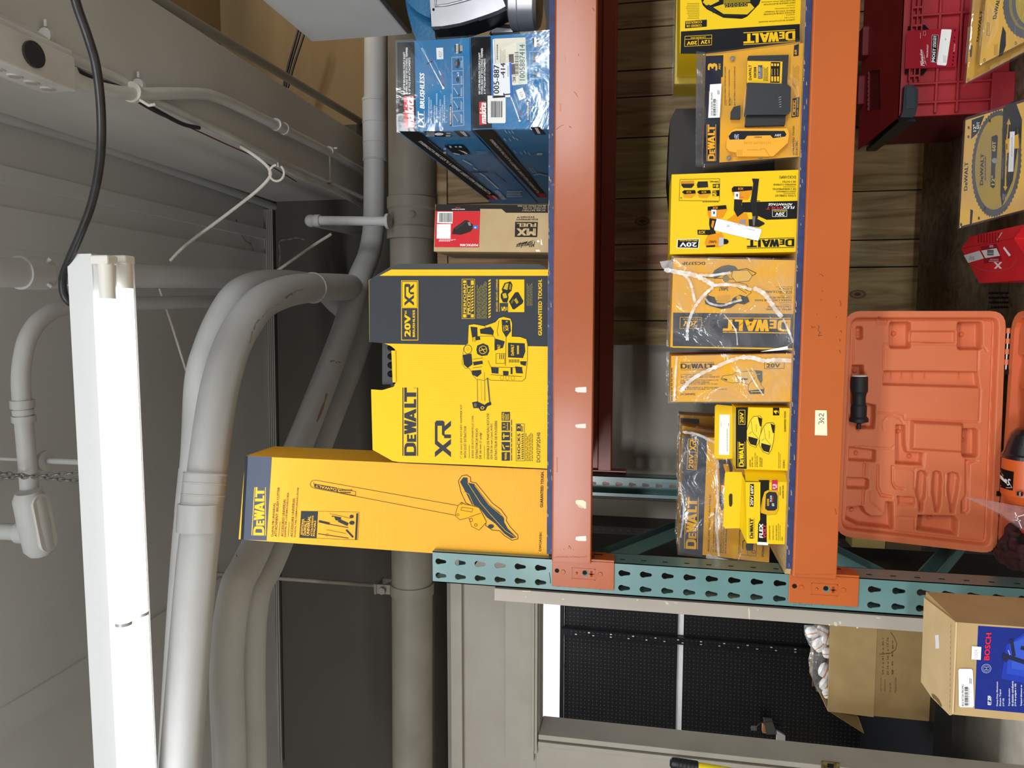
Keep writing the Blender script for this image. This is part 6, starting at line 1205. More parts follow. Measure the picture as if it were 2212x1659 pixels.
for ox, oy in ((0, 0), (92, 48)):
    q = [(640+ox, 690+oy), (640+ox, 630+oy), (665+ox, 560+oy), (690+ox, 530+oy), (735+ox, 526+oy), (750+ox, 545+oy), (740+ox, 660+oy), (725+ox, 720+oy), (705+ox, 752+oy), (665+ox, 735+oy)]
    a.L = 2+(ox > 0)*3; a.poly(q, 'efd038'); a.line(q, 3, '26241a', True); a.L += 1; a.poly([(652+ox, 672+oy), (720+ox, 690+oy), (708+ox, 740+oy), (668+ox, 728+oy), (652+ox, 700+oy)], '26241a'); a.poly([(718+ox, 530+oy), (748+ox, 545+oy), (745+ox, 600+oy), (735+ox, 600+oy)], '26241a'); a.line([(672+ox, 560+oy), (682+ox, 640+oy), (725+ox, 690+oy)], 2.5, '5a521c'); a.line([(655+ox, 655+oy), (675+ox, 640+oy)], 2.5, '5a521c'); a.text('LITHIUM ION', 706+ox, 585+oy, 714+ox, 640+oy, 0, '8a7a18', .01)
o = mb.build('battery_box', label='yellow and black battery two pack box with hang tab and white sticker', cat='product box', group='battery boxes with hang tabs', bevel=.001)
mb = MB(); T_ = [PY(*zp(ZG, *p), .06) for p in ((535, 832), (545, 455), (425, 444), (412, 458), (408, 812), (420, 830))]; 
if sum(((p.x*q.z-q.x*p.z) for p, q in zip(T_, T_[1:]+T_[:1]))) < 0: T_.reverse()
mb.prism(T_, (0, .0012, 0), yel); tb = mb.build('hang_tab', o)
mb = MB(); mb.poly([PY(*zp(ZG, 562, 905), -.003), PY(*zp(ZG, 560, 462), -.003), PY(*zp(ZG, 545, 455), .06), PY(*zp(ZG, 535, 832), .06)], yel); mb.build('top_flap', o)
sticker(tb, (0, .06, 0), NF, ZG, [(446, 514), (520, 516), (516, 806), (440, 804)], draw=lambda a: (a.micro(498, 590, 506, 780, 0, 1, '9a9a9a'), a.micro(508, 575, 514, 600, 0, 1, '5a5a5a'), a.micro(455, 560, 460, 605, 0, 1, '9a9a9a')), L=3)
# ---- flexible volt battery box
c = put(crn(zp(ZG, 618, 1398), zp(ZG, 632, 1000), zp(ZG, 925, 1000), zp(ZG, 915, 1446), .0), DZ2)
c[3] = PY(*zp(ZG, 640, 1438), 0)
mb = facebox(c, .08, yel); a = Art(mb, c[0], NF, ZG)
a.poly([(722, 985), (802, 985), (798, 1225), (782, 1232), (784, 1450), (718, 1446), (722, 1300), (736, 1270), (738, 1000)], '1b1a16'); a.L = 2
a.dewalt((660, 1258, 690, 1404, 0), '1b1a16', False); a.rect(656, 1258, 658, 1404, '1b1a16'); a.rect(692, 1258, 694, 1404, '1b1a16')
a.rect(664, 1014, 692, 1092, '1b1a16'); a.rect(662, 1098, 690, 1176, '1b1a16'); a.L = 3; a.text('60V', 668, 1022, 688, 1084, 0, 'efe9d0', .03); a.text('20V', 666, 1104, 686, 1168, 0, 'efe9d0', .03); a.L = 2
a.text('FLEX', 730, 1296, 756, 1400, 0, 'f2f0ea', .05, .1); a.text('VOLT', 758, 1302, 780, 1400, 0, 'd23a4a', .04, .1)
a.rect(820, 985, 862, 1056, 'c42a48'); a.L = 3; a.text('12', 826, 1012, 846, 1046, 0, 'f6f0f0', .04); a.text('AH', 848, 1018, 858, 1042, 0, 'f6f0f0', .03); a.L = 2
q = [(742, 1220), (740, 1190), (752, 1120), (768, 1070), (790, 1058), (860, 1062), (868, 1080), (866, 1200), (850, 1230), (790, 1235)]; a.L = 4; a.poly(q, 'd9a51c'); a.line(q, 2.5, '4a4212', True); a.L = 5; a.poly([(772, 1190), (778, 1085), (800, 1068), (850, 1072), (862, 1100), (858, 1190), (840, 1204), (790, 1204)], '2a2c34'); a.L = 6; a.rect(786, 1120, 800, 1170, 'd9a51c'); a.text('FLEX', 808, 1094, 820, 1140, 0, 'e8e8e8', .03); a.text('VOLT', 822, 1100, 832, 1142, 0, 'c42a48', .03); a.text('60V', 820, 1150, 838, 1172, 0, 'e8e8e8', .03); a.text('DeWALT', 789, 1122, 797, 1166, 0, '1b1a16', .02); a.line([(752, 1130), (748, 1200)], 3, '8a7418'); a.L = 2
a.text('GUARANTEED TOUGH.', 896, 1022, 905, 1118, 0, '1b1a16', .03); a.text('DCB612', 890, 1390, 898, 1420, 0, '1b1a16', .02); a.micro(876, 1022, 890, 1095, 0, 1, '8a7a18'); a.micro(865, 1275, 888, 1420, 0, 2, '8a7a18', .4)
for k, t in enumerate(('LITHIUM ION BATTERY', 'BATERÍA DE IONES DE LITIO', 'BLOC PILE LITHIUM-ION')): a.text(t, 800+k*24, 1310, 809+k*24, 1414, 0, '33300e', .02)
a.L = 3; a.poly([(716, 1428), (796, 1432), (792, 1452), (714, 1448)], 'f2eee6')
o = mb.build('battery_box', label='yellow flex volt battery box with a pill shaped slot in its hang tab', cat='product box', group='battery boxes with hang tabs', bevel=.001)
mb = MB(); T_ = [PY(*zp(ZG, *p), .035) for p in ((590, 1330), (606, 928), (492, 926), (484, 938), (472, 1312), (484, 1332))]
if sum(((p.x*q.z-q.x*p.z) for p, q in zip(T_, T_[1:]+T_[:1]))) < 0: T_.reverse()
mb.prism(T_, (0, .0012, 0), yel); tb = mb.build('hang_tab', o)
mb = MB(); a = Art(mb, (0, .035, 0), NF, ZG); a.L = 2; a.poly([(514, 1165), (512, 1100), (518, 1084), (532, 1082), (538, 1092), (538, 1158), (530, 1175), (520, 1176)], '3a3614'); mb.build('hang_slot', tb)
mb = MB(); mb.poly([c[3], c[2], PY(*zp(ZG, 606, 940), .035), PY(*zp(ZG, 592, 1328), .035)], yel)
mb.hexa([V((c[1].x, 0, DZ2)), V((c[1].x+.028, .035, DZ2)), V((c[1].x+.028, .035, c[2].z)), V((c[1].x, 0, c[2].z)), V((c[1].x-.001, .001, DZ2)), V((c[1].x+.027, .036, DZ2)), V((c[1].x+.027, .036, c[2].z)), V((c[1].x-.001, .001, c[2].z))], yel); mb.build('side_panel', o)
# ================================================================ lowest shelf
def rr(x0, y0, x1, y1, r, n=4):
    if x0 > x1: x0, x1 = x1, x0
    if y0 > y1: y0, y1 = y1, y0
    o = []
    for cx, cy, a0 in ((x1-r, y1-r, 0), (x0+r, y1-r, 90), (x0+r, y0+r, 180), (x1-r, y0+r, 270)):
        for i in range(n+1): t = math.radians(a0+90*i/n); o.append((cx+r*math.cos(t), cy+r*math.sin(t)))
    return o
red = mat('case_red', 'a8242c', .5, noise=(8, .5, '951d26'), bump=(90, .05)); redd = mat('case_red_dark', '6e151d', .55)
# ---- red modular tool case
Yp = .45; fl_ = PY(*zp(ZH, 600, 1232), Yp); zt = fl_.z; yb = PZ(*zp(ZH, 165, 1520), zt).y; x0 = fl_.x; x1 = x0+.50
pk = empty('modular_tool_case', ((x0+x1)/2, Yp+.1, DZ3), 'red modular tool case standing on the lowest shelf, with black latches', 'tool case')
b = MB(); b.box((x0+.012, Yp+.012, DZ3), (x1, yb, zt-.004), redd); b.build('case_body', pk, bevel=.01)
b = MB(); fz_ = lambda x, y: PY(*zp(ZH, x, y), Yp)
b.box((x0, Yp+.004, DZ3+.01), (x1, Yp+.014, zt), red)
def vx(y): return fz_(900, y).x
def vz(x): return fz_(x, 900).z
for y in (165, 885, 1085): b.box((vx(y)-.003, Yp-.008, DZ3+.02), (vx(y)+.003, Yp+.005, vz(690)), red)
for x in (985, 1210): b.box((x0+.005, Yp-.007, vz(x)-.003), (x1, Yp+.005, vz(x)+.003), red)
for x in (690, 745, 795): b.box((x0+.09, Yp-.009, vz(x)-.002), (x1, Yp+.005, vz(x)+.002), red)
for y in (270, 800, 500, 80): b.box((vx(y)-.003, Yp-.0085, vz(800)), (vx(y)+.003, Yp+.005, vz(680)), red)
b.box((x0-.006, Yp-.01, DZ3), (x0+.10, Yp+.05, DZ3+.055), red); b.box((x0+.2, Yp-.006, DZ3), (x0+.3, Yp+.03, DZ3+.05), red)
b.build('front_ribs', pk, bevel=.0015)
b = MB()
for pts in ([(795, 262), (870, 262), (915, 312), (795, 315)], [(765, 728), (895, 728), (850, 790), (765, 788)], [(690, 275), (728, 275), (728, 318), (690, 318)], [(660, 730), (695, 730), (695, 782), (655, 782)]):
    P = [PY(*zp(ZH, *p), Yp-.0015) for p in pts]; b = MB(); b.poly(P, ink('12090c')); b.build('recess', pk)  # flat dark patches painted in for the shade of the hollows
def latch(pts, y, d, par):
    P = yp(ZH, pts, y); m_ = MB(); m_.prism(P, (0, d, 0), mat('latch_black', '14222a', .4)); return m_.build('latch', par, bevel=.003)
latch([(655, 900), (740, 890), (798, 940), (795, 1110), (770, 1210), (740, 1238), (610, 1235), (635, 1170)], Yp-.014, .02, pk)
b = MB(); P = yp(ZH, [(675, 925), (730, 915), (765, 950), (760, 1140), (665, 1150)], Yp-.0155); b.prism(P, (0, .002, 0), mat('latch_pad', '1d2f3a', .5)); b.build('latch_pad', pk, bevel=.0006)
# top with carry handle
b = MB(); tzp = lambda x, y: PZ(*zp(ZH, x, y), zt)
hz = zt+.0
H1, H2 = [tzp(*p) for p in ((390, 735), (400, 1150), (270, 1165), (275, 745))], None
b.tess([[V((x0, Yp+.004, zt)), V((x1, Yp+.004, zt)), V((x1, yb, zt)), V((x0, yb, zt))], H1], red)
for p_, q_ in zip(H1, H1[1:]+H1[:1]): b.poly([p_, q_, q_-V((0, 0, .006)), p_-V((0, 0, .006))], redd)
b.poly([p-V((0, 0, .006)) for p in H1], ink('6d6752'))
cx_ = (H1[2]+H1[3])/2
for k in range(9): c = H1[3]+(H1[2]-H1[3])*((k+.5)/9); b.box((c.x-.007, c.y-.004, zt), (c.x+.003, c.y+.008, zt+.003), redd)
b.build('carry_handle', pk)
b = MB()
for (xa, xb, ya_, yb_) in ((x0+.13, x0+.22, yb-.05, yb-.01), (x0+.27, x0+.36, yb-.075, yb-.02)): b.box((xa, ya_, zt-.003), (xb, yb_, zt+.02), redd)
b.build('stacking_cleat', pk, bevel=.006)
b = MB(); b.prism([(x0-.008, Yp+.02, zt-.005), (x0-.008, yb-.015, zt-.02), (x0-.008, yb-.015, zt-.05), (x0-.008, Yp+.02, zt-.05)], (.012, 0, 0), mat('latch_black', '14222a')); b.build('side_latch', pk, bevel=.004)
b = MB(); a = Art(b, (0, Yp-.0105, 0), NF, ZH); a.L = 1
a.poly([(680, 325), (1228, 292), (1198, 705), (660, 724)], 'a01c2c'); b.poly([p+V((0, .001, 0)) for p in [a.pt(*q) for q in ((1198, 705), (1228, 292), (680, 325), (660, 724))]], ink('801522')); a.L = 2
a.poly([(942, 366), (1012, 368), (990, 660), (930, 656)], 'c2b9b4'); a.L = 3; a.poly([(946, 370), (1008, 372), (986, 656), (934, 652)], '17110f'); a.L = 4
a.qtext('MOST', [(972, 652), (984, 510), (952, 508), (940, 650)], 'f0efec', .04); a.qtext('VERSATILE', [(968, 500), (972, 376), (956, 376), (952, 500)], 'e8e6e2', .03); a.qtext('DURABLE', [(986, 500), (990, 378), (974, 378), (970, 500)], 'e8e6e2', .03); a.L = 2
a.qtext('Milwaukee', [(866, 694), (838, 520), (812, 524), (822, 700)], 'f3e4e4', .03, .4); a.poly([(845, 520), (866, 600), (856, 600), (888, 690), (862, 640), (872, 640)], 'f3e4e4'); a.qtext('PACKOUT', [(900, 604), (906, 468), (890, 468), (884, 604)], 'f0dcdc', .04)
a.micro(818, 335, 830, 405, 0, 1, 'd8a8ac'); a.frame(852, 330, 876, 372, 3, 'd8a8ac')
for k, y in enumerate((680, 638, 600, 560, 435, 395, 320)): a.ell(1160+k*4, y, 8, 12, '3d0a12')
a.qtext('MILWAUKEE', [(1182, 545), (1190, 462), (1176, 462), (1168, 545)], 'd8a8ac', .03)
a.line([(675, 325), (662, 722)], 2, 'c05a64')
lc = b.build('card_label', pk)
sticker(lc, (0, Yp-.0105, 0), NF, ZH, [(1048, 308), (1146, 310), (1150, 325), (1096, 680), (1086, 692), (1000, 684), (994, 672), (1042, 315)], draw=lambda a: (a.micro(1082, 402, 1100, 424, 0, 1, '9a9a9a'), a.micro(1062, 565, 1100, 660, 0, 3, '9a9898', .35)), L=5)
# ---- saw blade packs leaning back on the shelf
cp = film('pack_clear', .86, 'e8e6f4', (6, .5), .06, .8)
def pack(TL, TR, BR, BL, label, draw, t=.012, hidden=False):
    r = empty('saw_blade_pack', tuple((TL+TR+BR+BL)/4-V((0, 0, .04))), label, 'blister pack', 'circular saw blade packs')
    n = (BR-BL).cross(TL-BL).normalized()
    if n.dot(CAM-TL) < 0: n = -n
    c = (TL+TR+BR+BL)/4
    card_ = [c+(p-c)*.96 for p in (BL, BR, TR, TL)]
    mb = MB(); mb.hexa([p for p in card_]+[p-n*.002 for p in card_], mat('blade_card', 'd9a41c', .4)); a = Art(mb, card_[0], n, (0, 0, 1)); draw(a); mb.build('card_insert', r)
    sh = MB(); o_ = [BL, BR, TR, TL]; sh.hexa([p+n*t for p in o_]+[p-n*t*1.3 for p in o_], cp); sh.build('clear_shell', r, bevel=.004); return r
def bdraw(a):
    Z0_ = a.Z; a.Z = ZI
    a.poly([(965, 205), (1060, 170), (1010, 300), (960, 348)], '17171a'); a.L = 2
    a.qtext('12"', [(998, 290), (998, 236), (975, 240), (975, 292)], 'e8e6e0', .03); a.qtext('60T', [(1020, 270), (1024, 214), (1002, 220), (1000, 274)], 'd8d6d0', .03); a.L = 1
    a.poly([(1215, 95), (1290, 60), (1340, 200), (1330, 520), (1290, 700), (1180, 880), (1170, 700)], '1c1b1d')
    a.poly([(955, 870), (975, 880), (965, 985), (950, 988)], '1c1b1d'); a.L = 2
    a.qtext('DeWALT', [(932, 730), (940, 515), (912, 520), (906, 735)], '24211a', .04)
    n_ = 60; O = []
    for i in range(2*n_):
        t = 2*math.pi*i/(2*n_); r_ = 1.0 if i % 2 else .965; O.append((1150+187*r_*math.cos(t)+25*math.sin(t), 530-405*r_*math.sin(t)))
    a.poly(O, '4b4a48'); a.L = 3; a.poly([(1150+160*math.cos(t)+22*math.sin(t), 522-352*math.sin(t)) for t in (i*.1571 for i in range(40))], 'a68a32')
    a.L = 4; a.poly([(1200, 110), (1250, 95), (1300, 180), (1310, 400), (1270, 660), (1190, 850), (1178, 760)], '1c1b1d'); a.L = 5
    a.poly([(1112, 330), (1150, 315), (1160, 330), (1152, 480), (1140, 560), (1138, 700), (1125, 716), (1104, 700), (1108, 600), (1112, 500)], '221f1c'); a.ell(1135, 508, 20, 20, '8f8f92')
    a.L = 6; a.qtext('12"', [(1134, 690), (1138, 620), (1112, 620), (1110, 690)], 'c9b060', .03); a.qtext('60T', [(1142, 440), (1146, 362), (1118, 364), (1116, 440)], 'c9b060', .03)
    a.qtext('DeWALT', [(1050, 690), (1056, 452), (1032, 455), (1024, 694)], '2a2418', .05); a.micro(1062, 445, 1078, 655, 0, 1, '5a4c20')
    a.L = 5; a.poly([(1200, 700), (1215, 735), (1232, 704), (1222, 700), (1232, 350), (1240, 240), (1256, 236), (1243, 192), (1226, 232), (1234, 240), (1222, 350), (1210, 700)], 'c99a20'); a.poly([(1216, 356), (1290, 318), (1312, 310), (1318, 415), (1280, 420), (1236, 450), (1218, 460)], 'd39c1e'); a.L = 6
    for k, y in enumerate((630, 525, 400, 285)): a.micro(1222, y-18, 1232, y+24, 0, 1, '2a2418', .8, k)
    a.L = 7; a.poly([(1250, 292), (1286, 290), (1276, 590), (1236, 592)], 'dcdcda'); a.L = 8; a.micro(1262, 310, 1272, 480, 0, 1, 'a5a5a5'); a.L = 4; a.micro(1196, 748, 1224, 802, 0, 2, '8d8a84', .5); a.micro(1190, 200, 1200, 640, 0, 1, '5a4c20', .6)
    a.L = 2
    for p in ((1300, 705), (1218, 865), (1018, 938), (940, 330), (942, 262), (885, 985)): a.ell(p[0], p[1], 8, 12, '4a3a18')
    a.L = 5; a.ell(1062, 865, 8, 14, '26241c'); a.ell(1100, 210, 8, 12, '26241c')
TL, BL = PY(2069, 495, .30), PZ(2214, 457, .70); TR, BRr = PY(2083, 256, .30), PZ(2214, 212, .70)
dl = (BL-TL); dr = (BRr-TR); BL = TL+dl*1.12; BRr = TR+(BL-TL)
pack(TL, TR, BRr, BL, '12 inch 60 tooth saw blade pack, next to the red drill box', bdraw)
def bdraw2(a):
    a.Z = ZH
    a.qtext('DeWALT', [(1622, 195), (1668, -40), (1632, -50), (1582, 205)], '2b2718', .05); a.L = 2
    n_ = 40; a.poly([(1930+240*(1 if i % 2 else .965)*math.cos(i*.0785), 60-350*(1 if i % 2 else .965)*math.sin(i*.0785)) for i in range(80)], '55565a'); a.L = 3
    a.poly([(1940+185*math.cos(i*.157), 40-280*math.sin(i*.157)) for i in range(40)], '8b7a38'); a.L = 4; a.poly([(1950+165*math.cos(i*.157), 35-265*math.sin(i*.157)) for i in range(40)], '5a5b5f'); a.L = 5; a.poly([(1975+150*math.cos(i*.157), 30-240*math.sin(i*.157)) for i in range(40)], 'b39a22'); a.L = 2
    a.poly([(1690, 275), (1722, 340), (1722, 480), (1690, 575), (1645, 600), (1668, 400)], '1a1a1c'); a.micro(1598, 440, 1640, 585, 0, 4, '8a7418', .4); a.micro(1675, 400, 1700, 570, 0, 2, '7d7040', .4); a.frame(1525, 240, 1545, 375, 4, '4a3f18')
    for p in ((1497, 632), (1826, 455), (1700, 80)): a.ellring(p[0], p[1], 9, 15, 5, '5a4c1c')
def bdraw3(a):
    a.Z = ZH; a.qtext('DeWALT', [(1430, 440), (1480, 105), (1448, 105), (1410, 440)], '4a3d1a', .05); a.L = 2; a.ellring(1326, 842, 9, 15, 5, '4a3d1a'); a.poly([(1340, 480), (1372, 480), (1360, 600), (1342, 600)], '5a4c2a')
TL3, BL3 = PY(2083, 186, .31), PZ(2226, 110, .70); TR3 = PY(2104, -70, .31); BR3 = TR3+(BL3-TL3)
pack(TL3, TR3, BR3, BL3, 'saw blade pack under the front one at the top corner', bdraw3)
up = V((0, -.035, .035)); TL2, BL2 = PY(2113, 146, .25), PZ(2218, 92, .735); TR2 = PY(2136, -90, .25); BR2 = TR2+(BL2-TL2)
pack(TL2, TR2, BR2, BL2, 'front saw blade pack at the top corner, grey blade on bright yellow card', bdraw2)
# ---- small red box
zt_ = .775; A, B2_, D = PZ(2076, 537, zt_), PZ(2190, 515, zt_), PZ(2116, 612, zt_); C2 = B2_+(D-A); E1 = PZ(2095, 511, zt_); E2 = PZ(2212, 482, zt_)
redb = mat('box_red', 'd2272e', .45, noise=(10, .4, 'c01f28')); P = [A, D, C2, B2_, E1+(B2_-A), E1]
if (P[1]-P[0]).cross(P[2]-P[1]).z < 0: P.reverse()
mb = MB(); mb.prism([V((p.x, p.y, DZ3)) for p in P], (0, 0, zt_-DZ3), redb); a = Art(mb, (0, 0, zt_), V((0, 0, 1)), ZI)
a.line([(885, 1165), (1282, 1088)], 2.5, '8f1a22'); a.micro(1010, 1040, 1180, 1120, 0, 8, '7c1820', .4); a.line([(1155, 1100), (1190, 1045)], 7, 'c9b0a8'); a.poly([(1030, 1150), (1150, 1128), (1190, 1250), (1060, 1278)], '8e1a26'); a.line([(965, 1290), (1050, 1325), (1160, 1338), (1260, 1305), (1300, 1240)], 3, 'a8555a'); a.L = 2
a.poly([(905, 1215), (1022, 1180), (1056, 1238), (938, 1272)], 'cfcbca'); a.poly([(1036, 1180), (1150, 1162), (1176, 1218), (1066, 1236)], 'd6d2d0'); a.poly([(1198, 1162), (1208, 1150), (1256, 1212), (1244, 1224)], 'e8e0ea'); a.L = 3
a.barcode(1080, 1172, 1128, 1218, 0, '2a2a2a', 10); a.micro(950, 1215, 990, 1250, 0, 3, '8a8a8a', .4); a.micro(1090, 1135, 1125, 1155, 90, 2, 'd8c0c0'); a.micro(1080, 1236, 1165, 1262, 90, 2, 'c9a0a4', .5); a.text('X', 1130, 1265, 1192, 1315, 90, 'e8d0d0', .04)
o = mb.build('drill_box', label='small red box with white stickers between the blade pack and orange case', cat='product box', bevel=.0015)
# ---- orange open tool case
oc = mat('case_orange', 'd27248', .5, noise=(6, .4, 'ca6a40'), bump=(140, .05)); ocd = mat('case_orange_deep', 'c85c30', .55)
YL_ = .20; q = lambda x, y, v=YL_: PY(*zp(ZJ, x, y), v)
case = empty('open_tool_case', (.36, .1, DZ3), 'orange blow moulded tool case standing open on the lowest shelf', 'tool case')
def outline(m_, r): # tilted rounded outline in crop pixels
    tr, tl, br, bl = (128+m_, 88+m_), (66+m_, 1428-m_), (1088-m_, 88+m_), (1032-m_, 1540-m_)
    U_ = []
    for (cx, cy), (p1, p2) in (((tl), (tr, bl)), ((bl), (tl, br)), ((br), (bl, tr)), ((tr), (br, tl))):
        d1 = V((p1[0]-cx, p1[1]-cy)).normalized(); d2 = V((p2[0]-cx, p2[1]-cy)).normalized(); s_, e_ = V((cx, cy))+d1*r, V((cx, cy))+d2*r
        arc = [((1-t)**2*s_.x+2*t*(1-t)*cx+t*t*e_.x, (1-t)**2*s_.y+2*t*(1-t)*cy+t*t*e_.y) for t in (0, .2, .4, .6, .8, 1)]
        U_ += arc
    return U_
OL, IL, IL2 = outline(0, 95), outline(38, 70), outline(52, 60)
yr, yl_, yf_ = YL_, YL_+.018, YL_+.05
lid = MB()
def loft(mb, la, ya, lb, yb_, m):
    n = len(la); vs = [q(*p, ya) for p in la]+[q(*p, yb_) for p in lb]; mb.add(vs, [(i, (i+1) % n, (i+1) % n+n, i+n) for i in range(n)], m)
lid.tess([[q(*p, yr-.0004) for p in OL], [q(*p, yr-.0004) for p in outline(16, 84)]], oc)
loft(lid, OL, yr-.0004, OL, yr+.06, oc); lid.poly([q(*p, yr+.06) for p in OL], oc)
PK = [rr(405, 150, 538, 315, 18), rr(815, 150, 970, 322, 18), rr(205, 180, 245, 260, 10), [(372, 446), (940, 452), (952, 552), (366, 535)], [(180, 412), (250, 412), (255, 640), (325, 655), (318, 800), (205, 800), (172, 640)],
      [(445, 772), (502, 775), (505, 900), (515, 936), (612, 942), (608, 1020), (442, 1012)], rr(842, 795, 944, 972, 22), [(165, 905), (325, 925), (322, 1000), (160, 992)], [(150, 1090), (270, 1095), (284, 1110), (280, 1155), (268, 1166), (150, 1160)],
      [(575, 1060), (595, 1048), (625, 1055), (636, 1085), (628, 1200), (612, 1245), (610, 1300), (582, 1300), (580, 1245), (562, 1180)], [(668, 1062), (690, 1050), (718, 1058), (727, 1090), (718, 1250), (705, 1302), (680, 1300), (672, 1250), (660, 1180)], [(758, 1068), (790, 1058), (825, 1068), (834, 1095), (822, 1190), (806, 1262), (800, 1306), (772, 1306), (768, 1262), (752, 1180)],
      [(578, 1318), (800, 1322), (822, 1355), (818, 1445), (568, 1412)], [(150, 1270), (245, 1262), (262, 1300), (300, 1325), (372, 1320), (385, 1236), (430, 1240), (432, 1410), (380, 1402), (220, 1385), (140, 1345)],
      [(332, 1018), (345, 1018), (344, 1150), (362, 1190), (425, 1205), (424, 1216), (355, 1208), (330, 1160)], [(418, 1020), (432, 1020), (434, 1120), (448, 1148), (497, 1155), (497, 1166), (440, 1162), (420, 1130)], [(250, 1004), (262, 1004), (258, 1088), (246, 1088)], [(244, 1168), (256, 1168), (252, 1256), (240, 1256)],
      [(540, 208), (805, 210), (805, 284), (535, 278)], [(864, 985), (940, 990), (890, 1010), (886, 1290), (868, 1310), (838, 1308), (840, 1236), (864, 1200)], [(455, 1205), (560, 1212), (560, 1255), (460, 1252)]]
def qq(p, dy=0): return q(*p, YL_)+V((0, yl_-YL_+dy, 0))
dep = [.030, .030, .02, .02, .026, .024, .028, .022, .022, .019, .019, .019, .034, .030, .007, .007, .007, .007, .012, .012, .014]
def sd(x, y, L):
    """signed distance to a polygon, positive inside"""
    ins = False; best = 1e9; n = len(L); j = n-1
    for i in range(n):
        ax, ay = L[i]; bx, by = L[j]
        if (ay > y) != (by > y) and x < (bx-ax)*(y-ay)/(by-ay)+ax: ins = not ins
        ex, ey = bx-ax, by-ay; t = ((x-ax)*ex+(y-ay)*ey)/(ex*ex+ey*ey+1e-9); t = 0 if t < 0 else 1 if t > 1 else t
        dx, dy = x-ax-ex*t, y-ay-ey*t; d = dx*dx+dy*dy
        if d < best: best = d
        j = i
    return math.sqrt(best) if ins else -math.sqrt(best)
ST = 5; GX, GY = range(60, 1096, ST), range(80, 1552, ST)
D_ = {}; SD_ = {}
sm = lambda t: 0 if t <= 0 else 1 if t >= 1 else t*t*(3-2*t)
for i, x in enumerate(GX):
    for j, y in enumerate(GY):
        e = sd(x, y, OL); SD_[i, j] = e
        d = .018*sm((e-36)/16)
        if 46 < e < 58: d += .004*math.sin((e-46)/12*math.pi)
        D_[i, j] = d
for L, dd_ in zip(PK, dep):
    xa_, xb_ = min(p[0] for p in L)-4, max(p[0] for p in L)+4; ya_, yb2 = min(p[1] for p in L)-4, max(p[1] for p in L)+4
    wd = 3+dd_*420 if dd_ > .015 else 5
    for i, x in enumerate(GX):
        if x < xa_ or x > xb_: continue
        for j, y in enumerate(GY):
            if y < ya_ or y > yb2 or SD_[i, j] < 50: continue
            D_[i, j] = max(D_[i, j], .018+dd_*sm((sd(x, y, L)+2)/wd))
for i, x in enumerate(GX):
    for j, y in enumerate(GY):
        if 520 < x < 850 and 735 < y < 945:
            t = sd(x, y, [(526, 742), (846, 758), (844, 945), (520, 925)]); D_[i, j] = .018-.015*sm(t/22) if t > 0 else D_[i, j]
GR = [[(330, 130), (335, 162), (395, 165), (400, 145)], [(190, 200), (190, 400)], [(372, 300), (370, 440)], [(375, 285), (540, 287), (800, 290), (915, 292)], [(945, 305), (940, 440)], [(495, 712), (495, 740), (560, 742), (840, 755), (945, 757)], [(335, 700), (490, 712)], [(200, 905), (420, 918), (436, 900)],
      [(370, 800), (366, 760), (390, 728), (430, 720), (470, 735), (490, 765)], [(620, 945), (612, 1030), (560, 1040), (556, 1160)], [(278, 1015), (272, 1090)], [(290, 1180), (296, 1240), (370, 1300)], [(455, 1262), (560, 1268)], [(455, 1330), (560, 1335), (560, 1410)], [(956, 560), (948, 750)], [(440, 1030), (545, 1045), (556, 1060)], [(975, 300), (995, 330)], [(640, 1070), (640, 1200)], [(742, 1070), (742, 1200)]]
for pl_ in GR:
    for (ax, ay), (bx, by) in zip(pl_, pl_[1:]):
        for i, x in enumerate(GX):
            if x < min(ax, bx)-8 or x > max(ax, bx)+8: continue
            for j, y in enumerate(GY):
                if y < min(ay, by)-8 or y > max(ay, by)+8: continue
                ex, ey = bx-ax, by-ay; t = max(0, min(1, ((x-ax)*ex+(y-ay)*ey)/(ex*ex+ey*ey+1e-9))); d = math.hypot(x-ax-ex*t, y-ay-ey*t)
                if d < 7: D_[i, j] = max(D_[i, j], .018+.0035*(1-sm(d/7)))
vs = []; idx = {}
for (i, j), d in D_.items():
    if SD_[i, j] > 6: idx[i, j] = len(vs); vs.append(q(GX[i], GY[j], YL_)+V((0, d, 0)))
fs = [(idx[i, j], idx[i+1, j], idx[i+1, j+1], idx[i, j+1]) for (i, j) in idx if (i+1, j) in idx and (i+1, j+1) in idx and (i, j+1) in idx]
lid.add(vs, fs, oc, True)
# raised block, seams and moulding lines
lid.build('lid', case)
b = MB()
def ln(pts, w, dy=-.0006, m=None, z=ZJ):
    P = [qq(p, dy) for p in pts]
    for p_, r_ in zip(P, P[1:]):
        t = (r_-p_).normalized(); s_ = t.cross(NF)*w; b.add([p_-s_, r_-s_, r_+s_, p_+s_], [(0, 1, 2, 3)], m or ocd)
for x, y, d_ in ((453, 225, .028), (868, 230, .028), (224, 224, .02), (212, 450, .024), (474, 820, .022), (541, 972, .022), (871, 876, .026), (217, 952, .02), (672, 1350, .03), (193, 1302, .026)):
    c = qq((x, y), d_-.001); b.lathe(c, (0, -1, 0), [(0, .0055), (.0015, .0045)], ocd, 14)
for x in (430, 495, 560, 635, 845): ln([(x, 450), (x-2, 500)], .0015, .019)
b.lathe(qq((668, 787), -.0142), (0, -1, 0), [(0, .0022), (.0004, .0022)], ink('2a0c04'), 10)
b.build('moulding_lines', case)
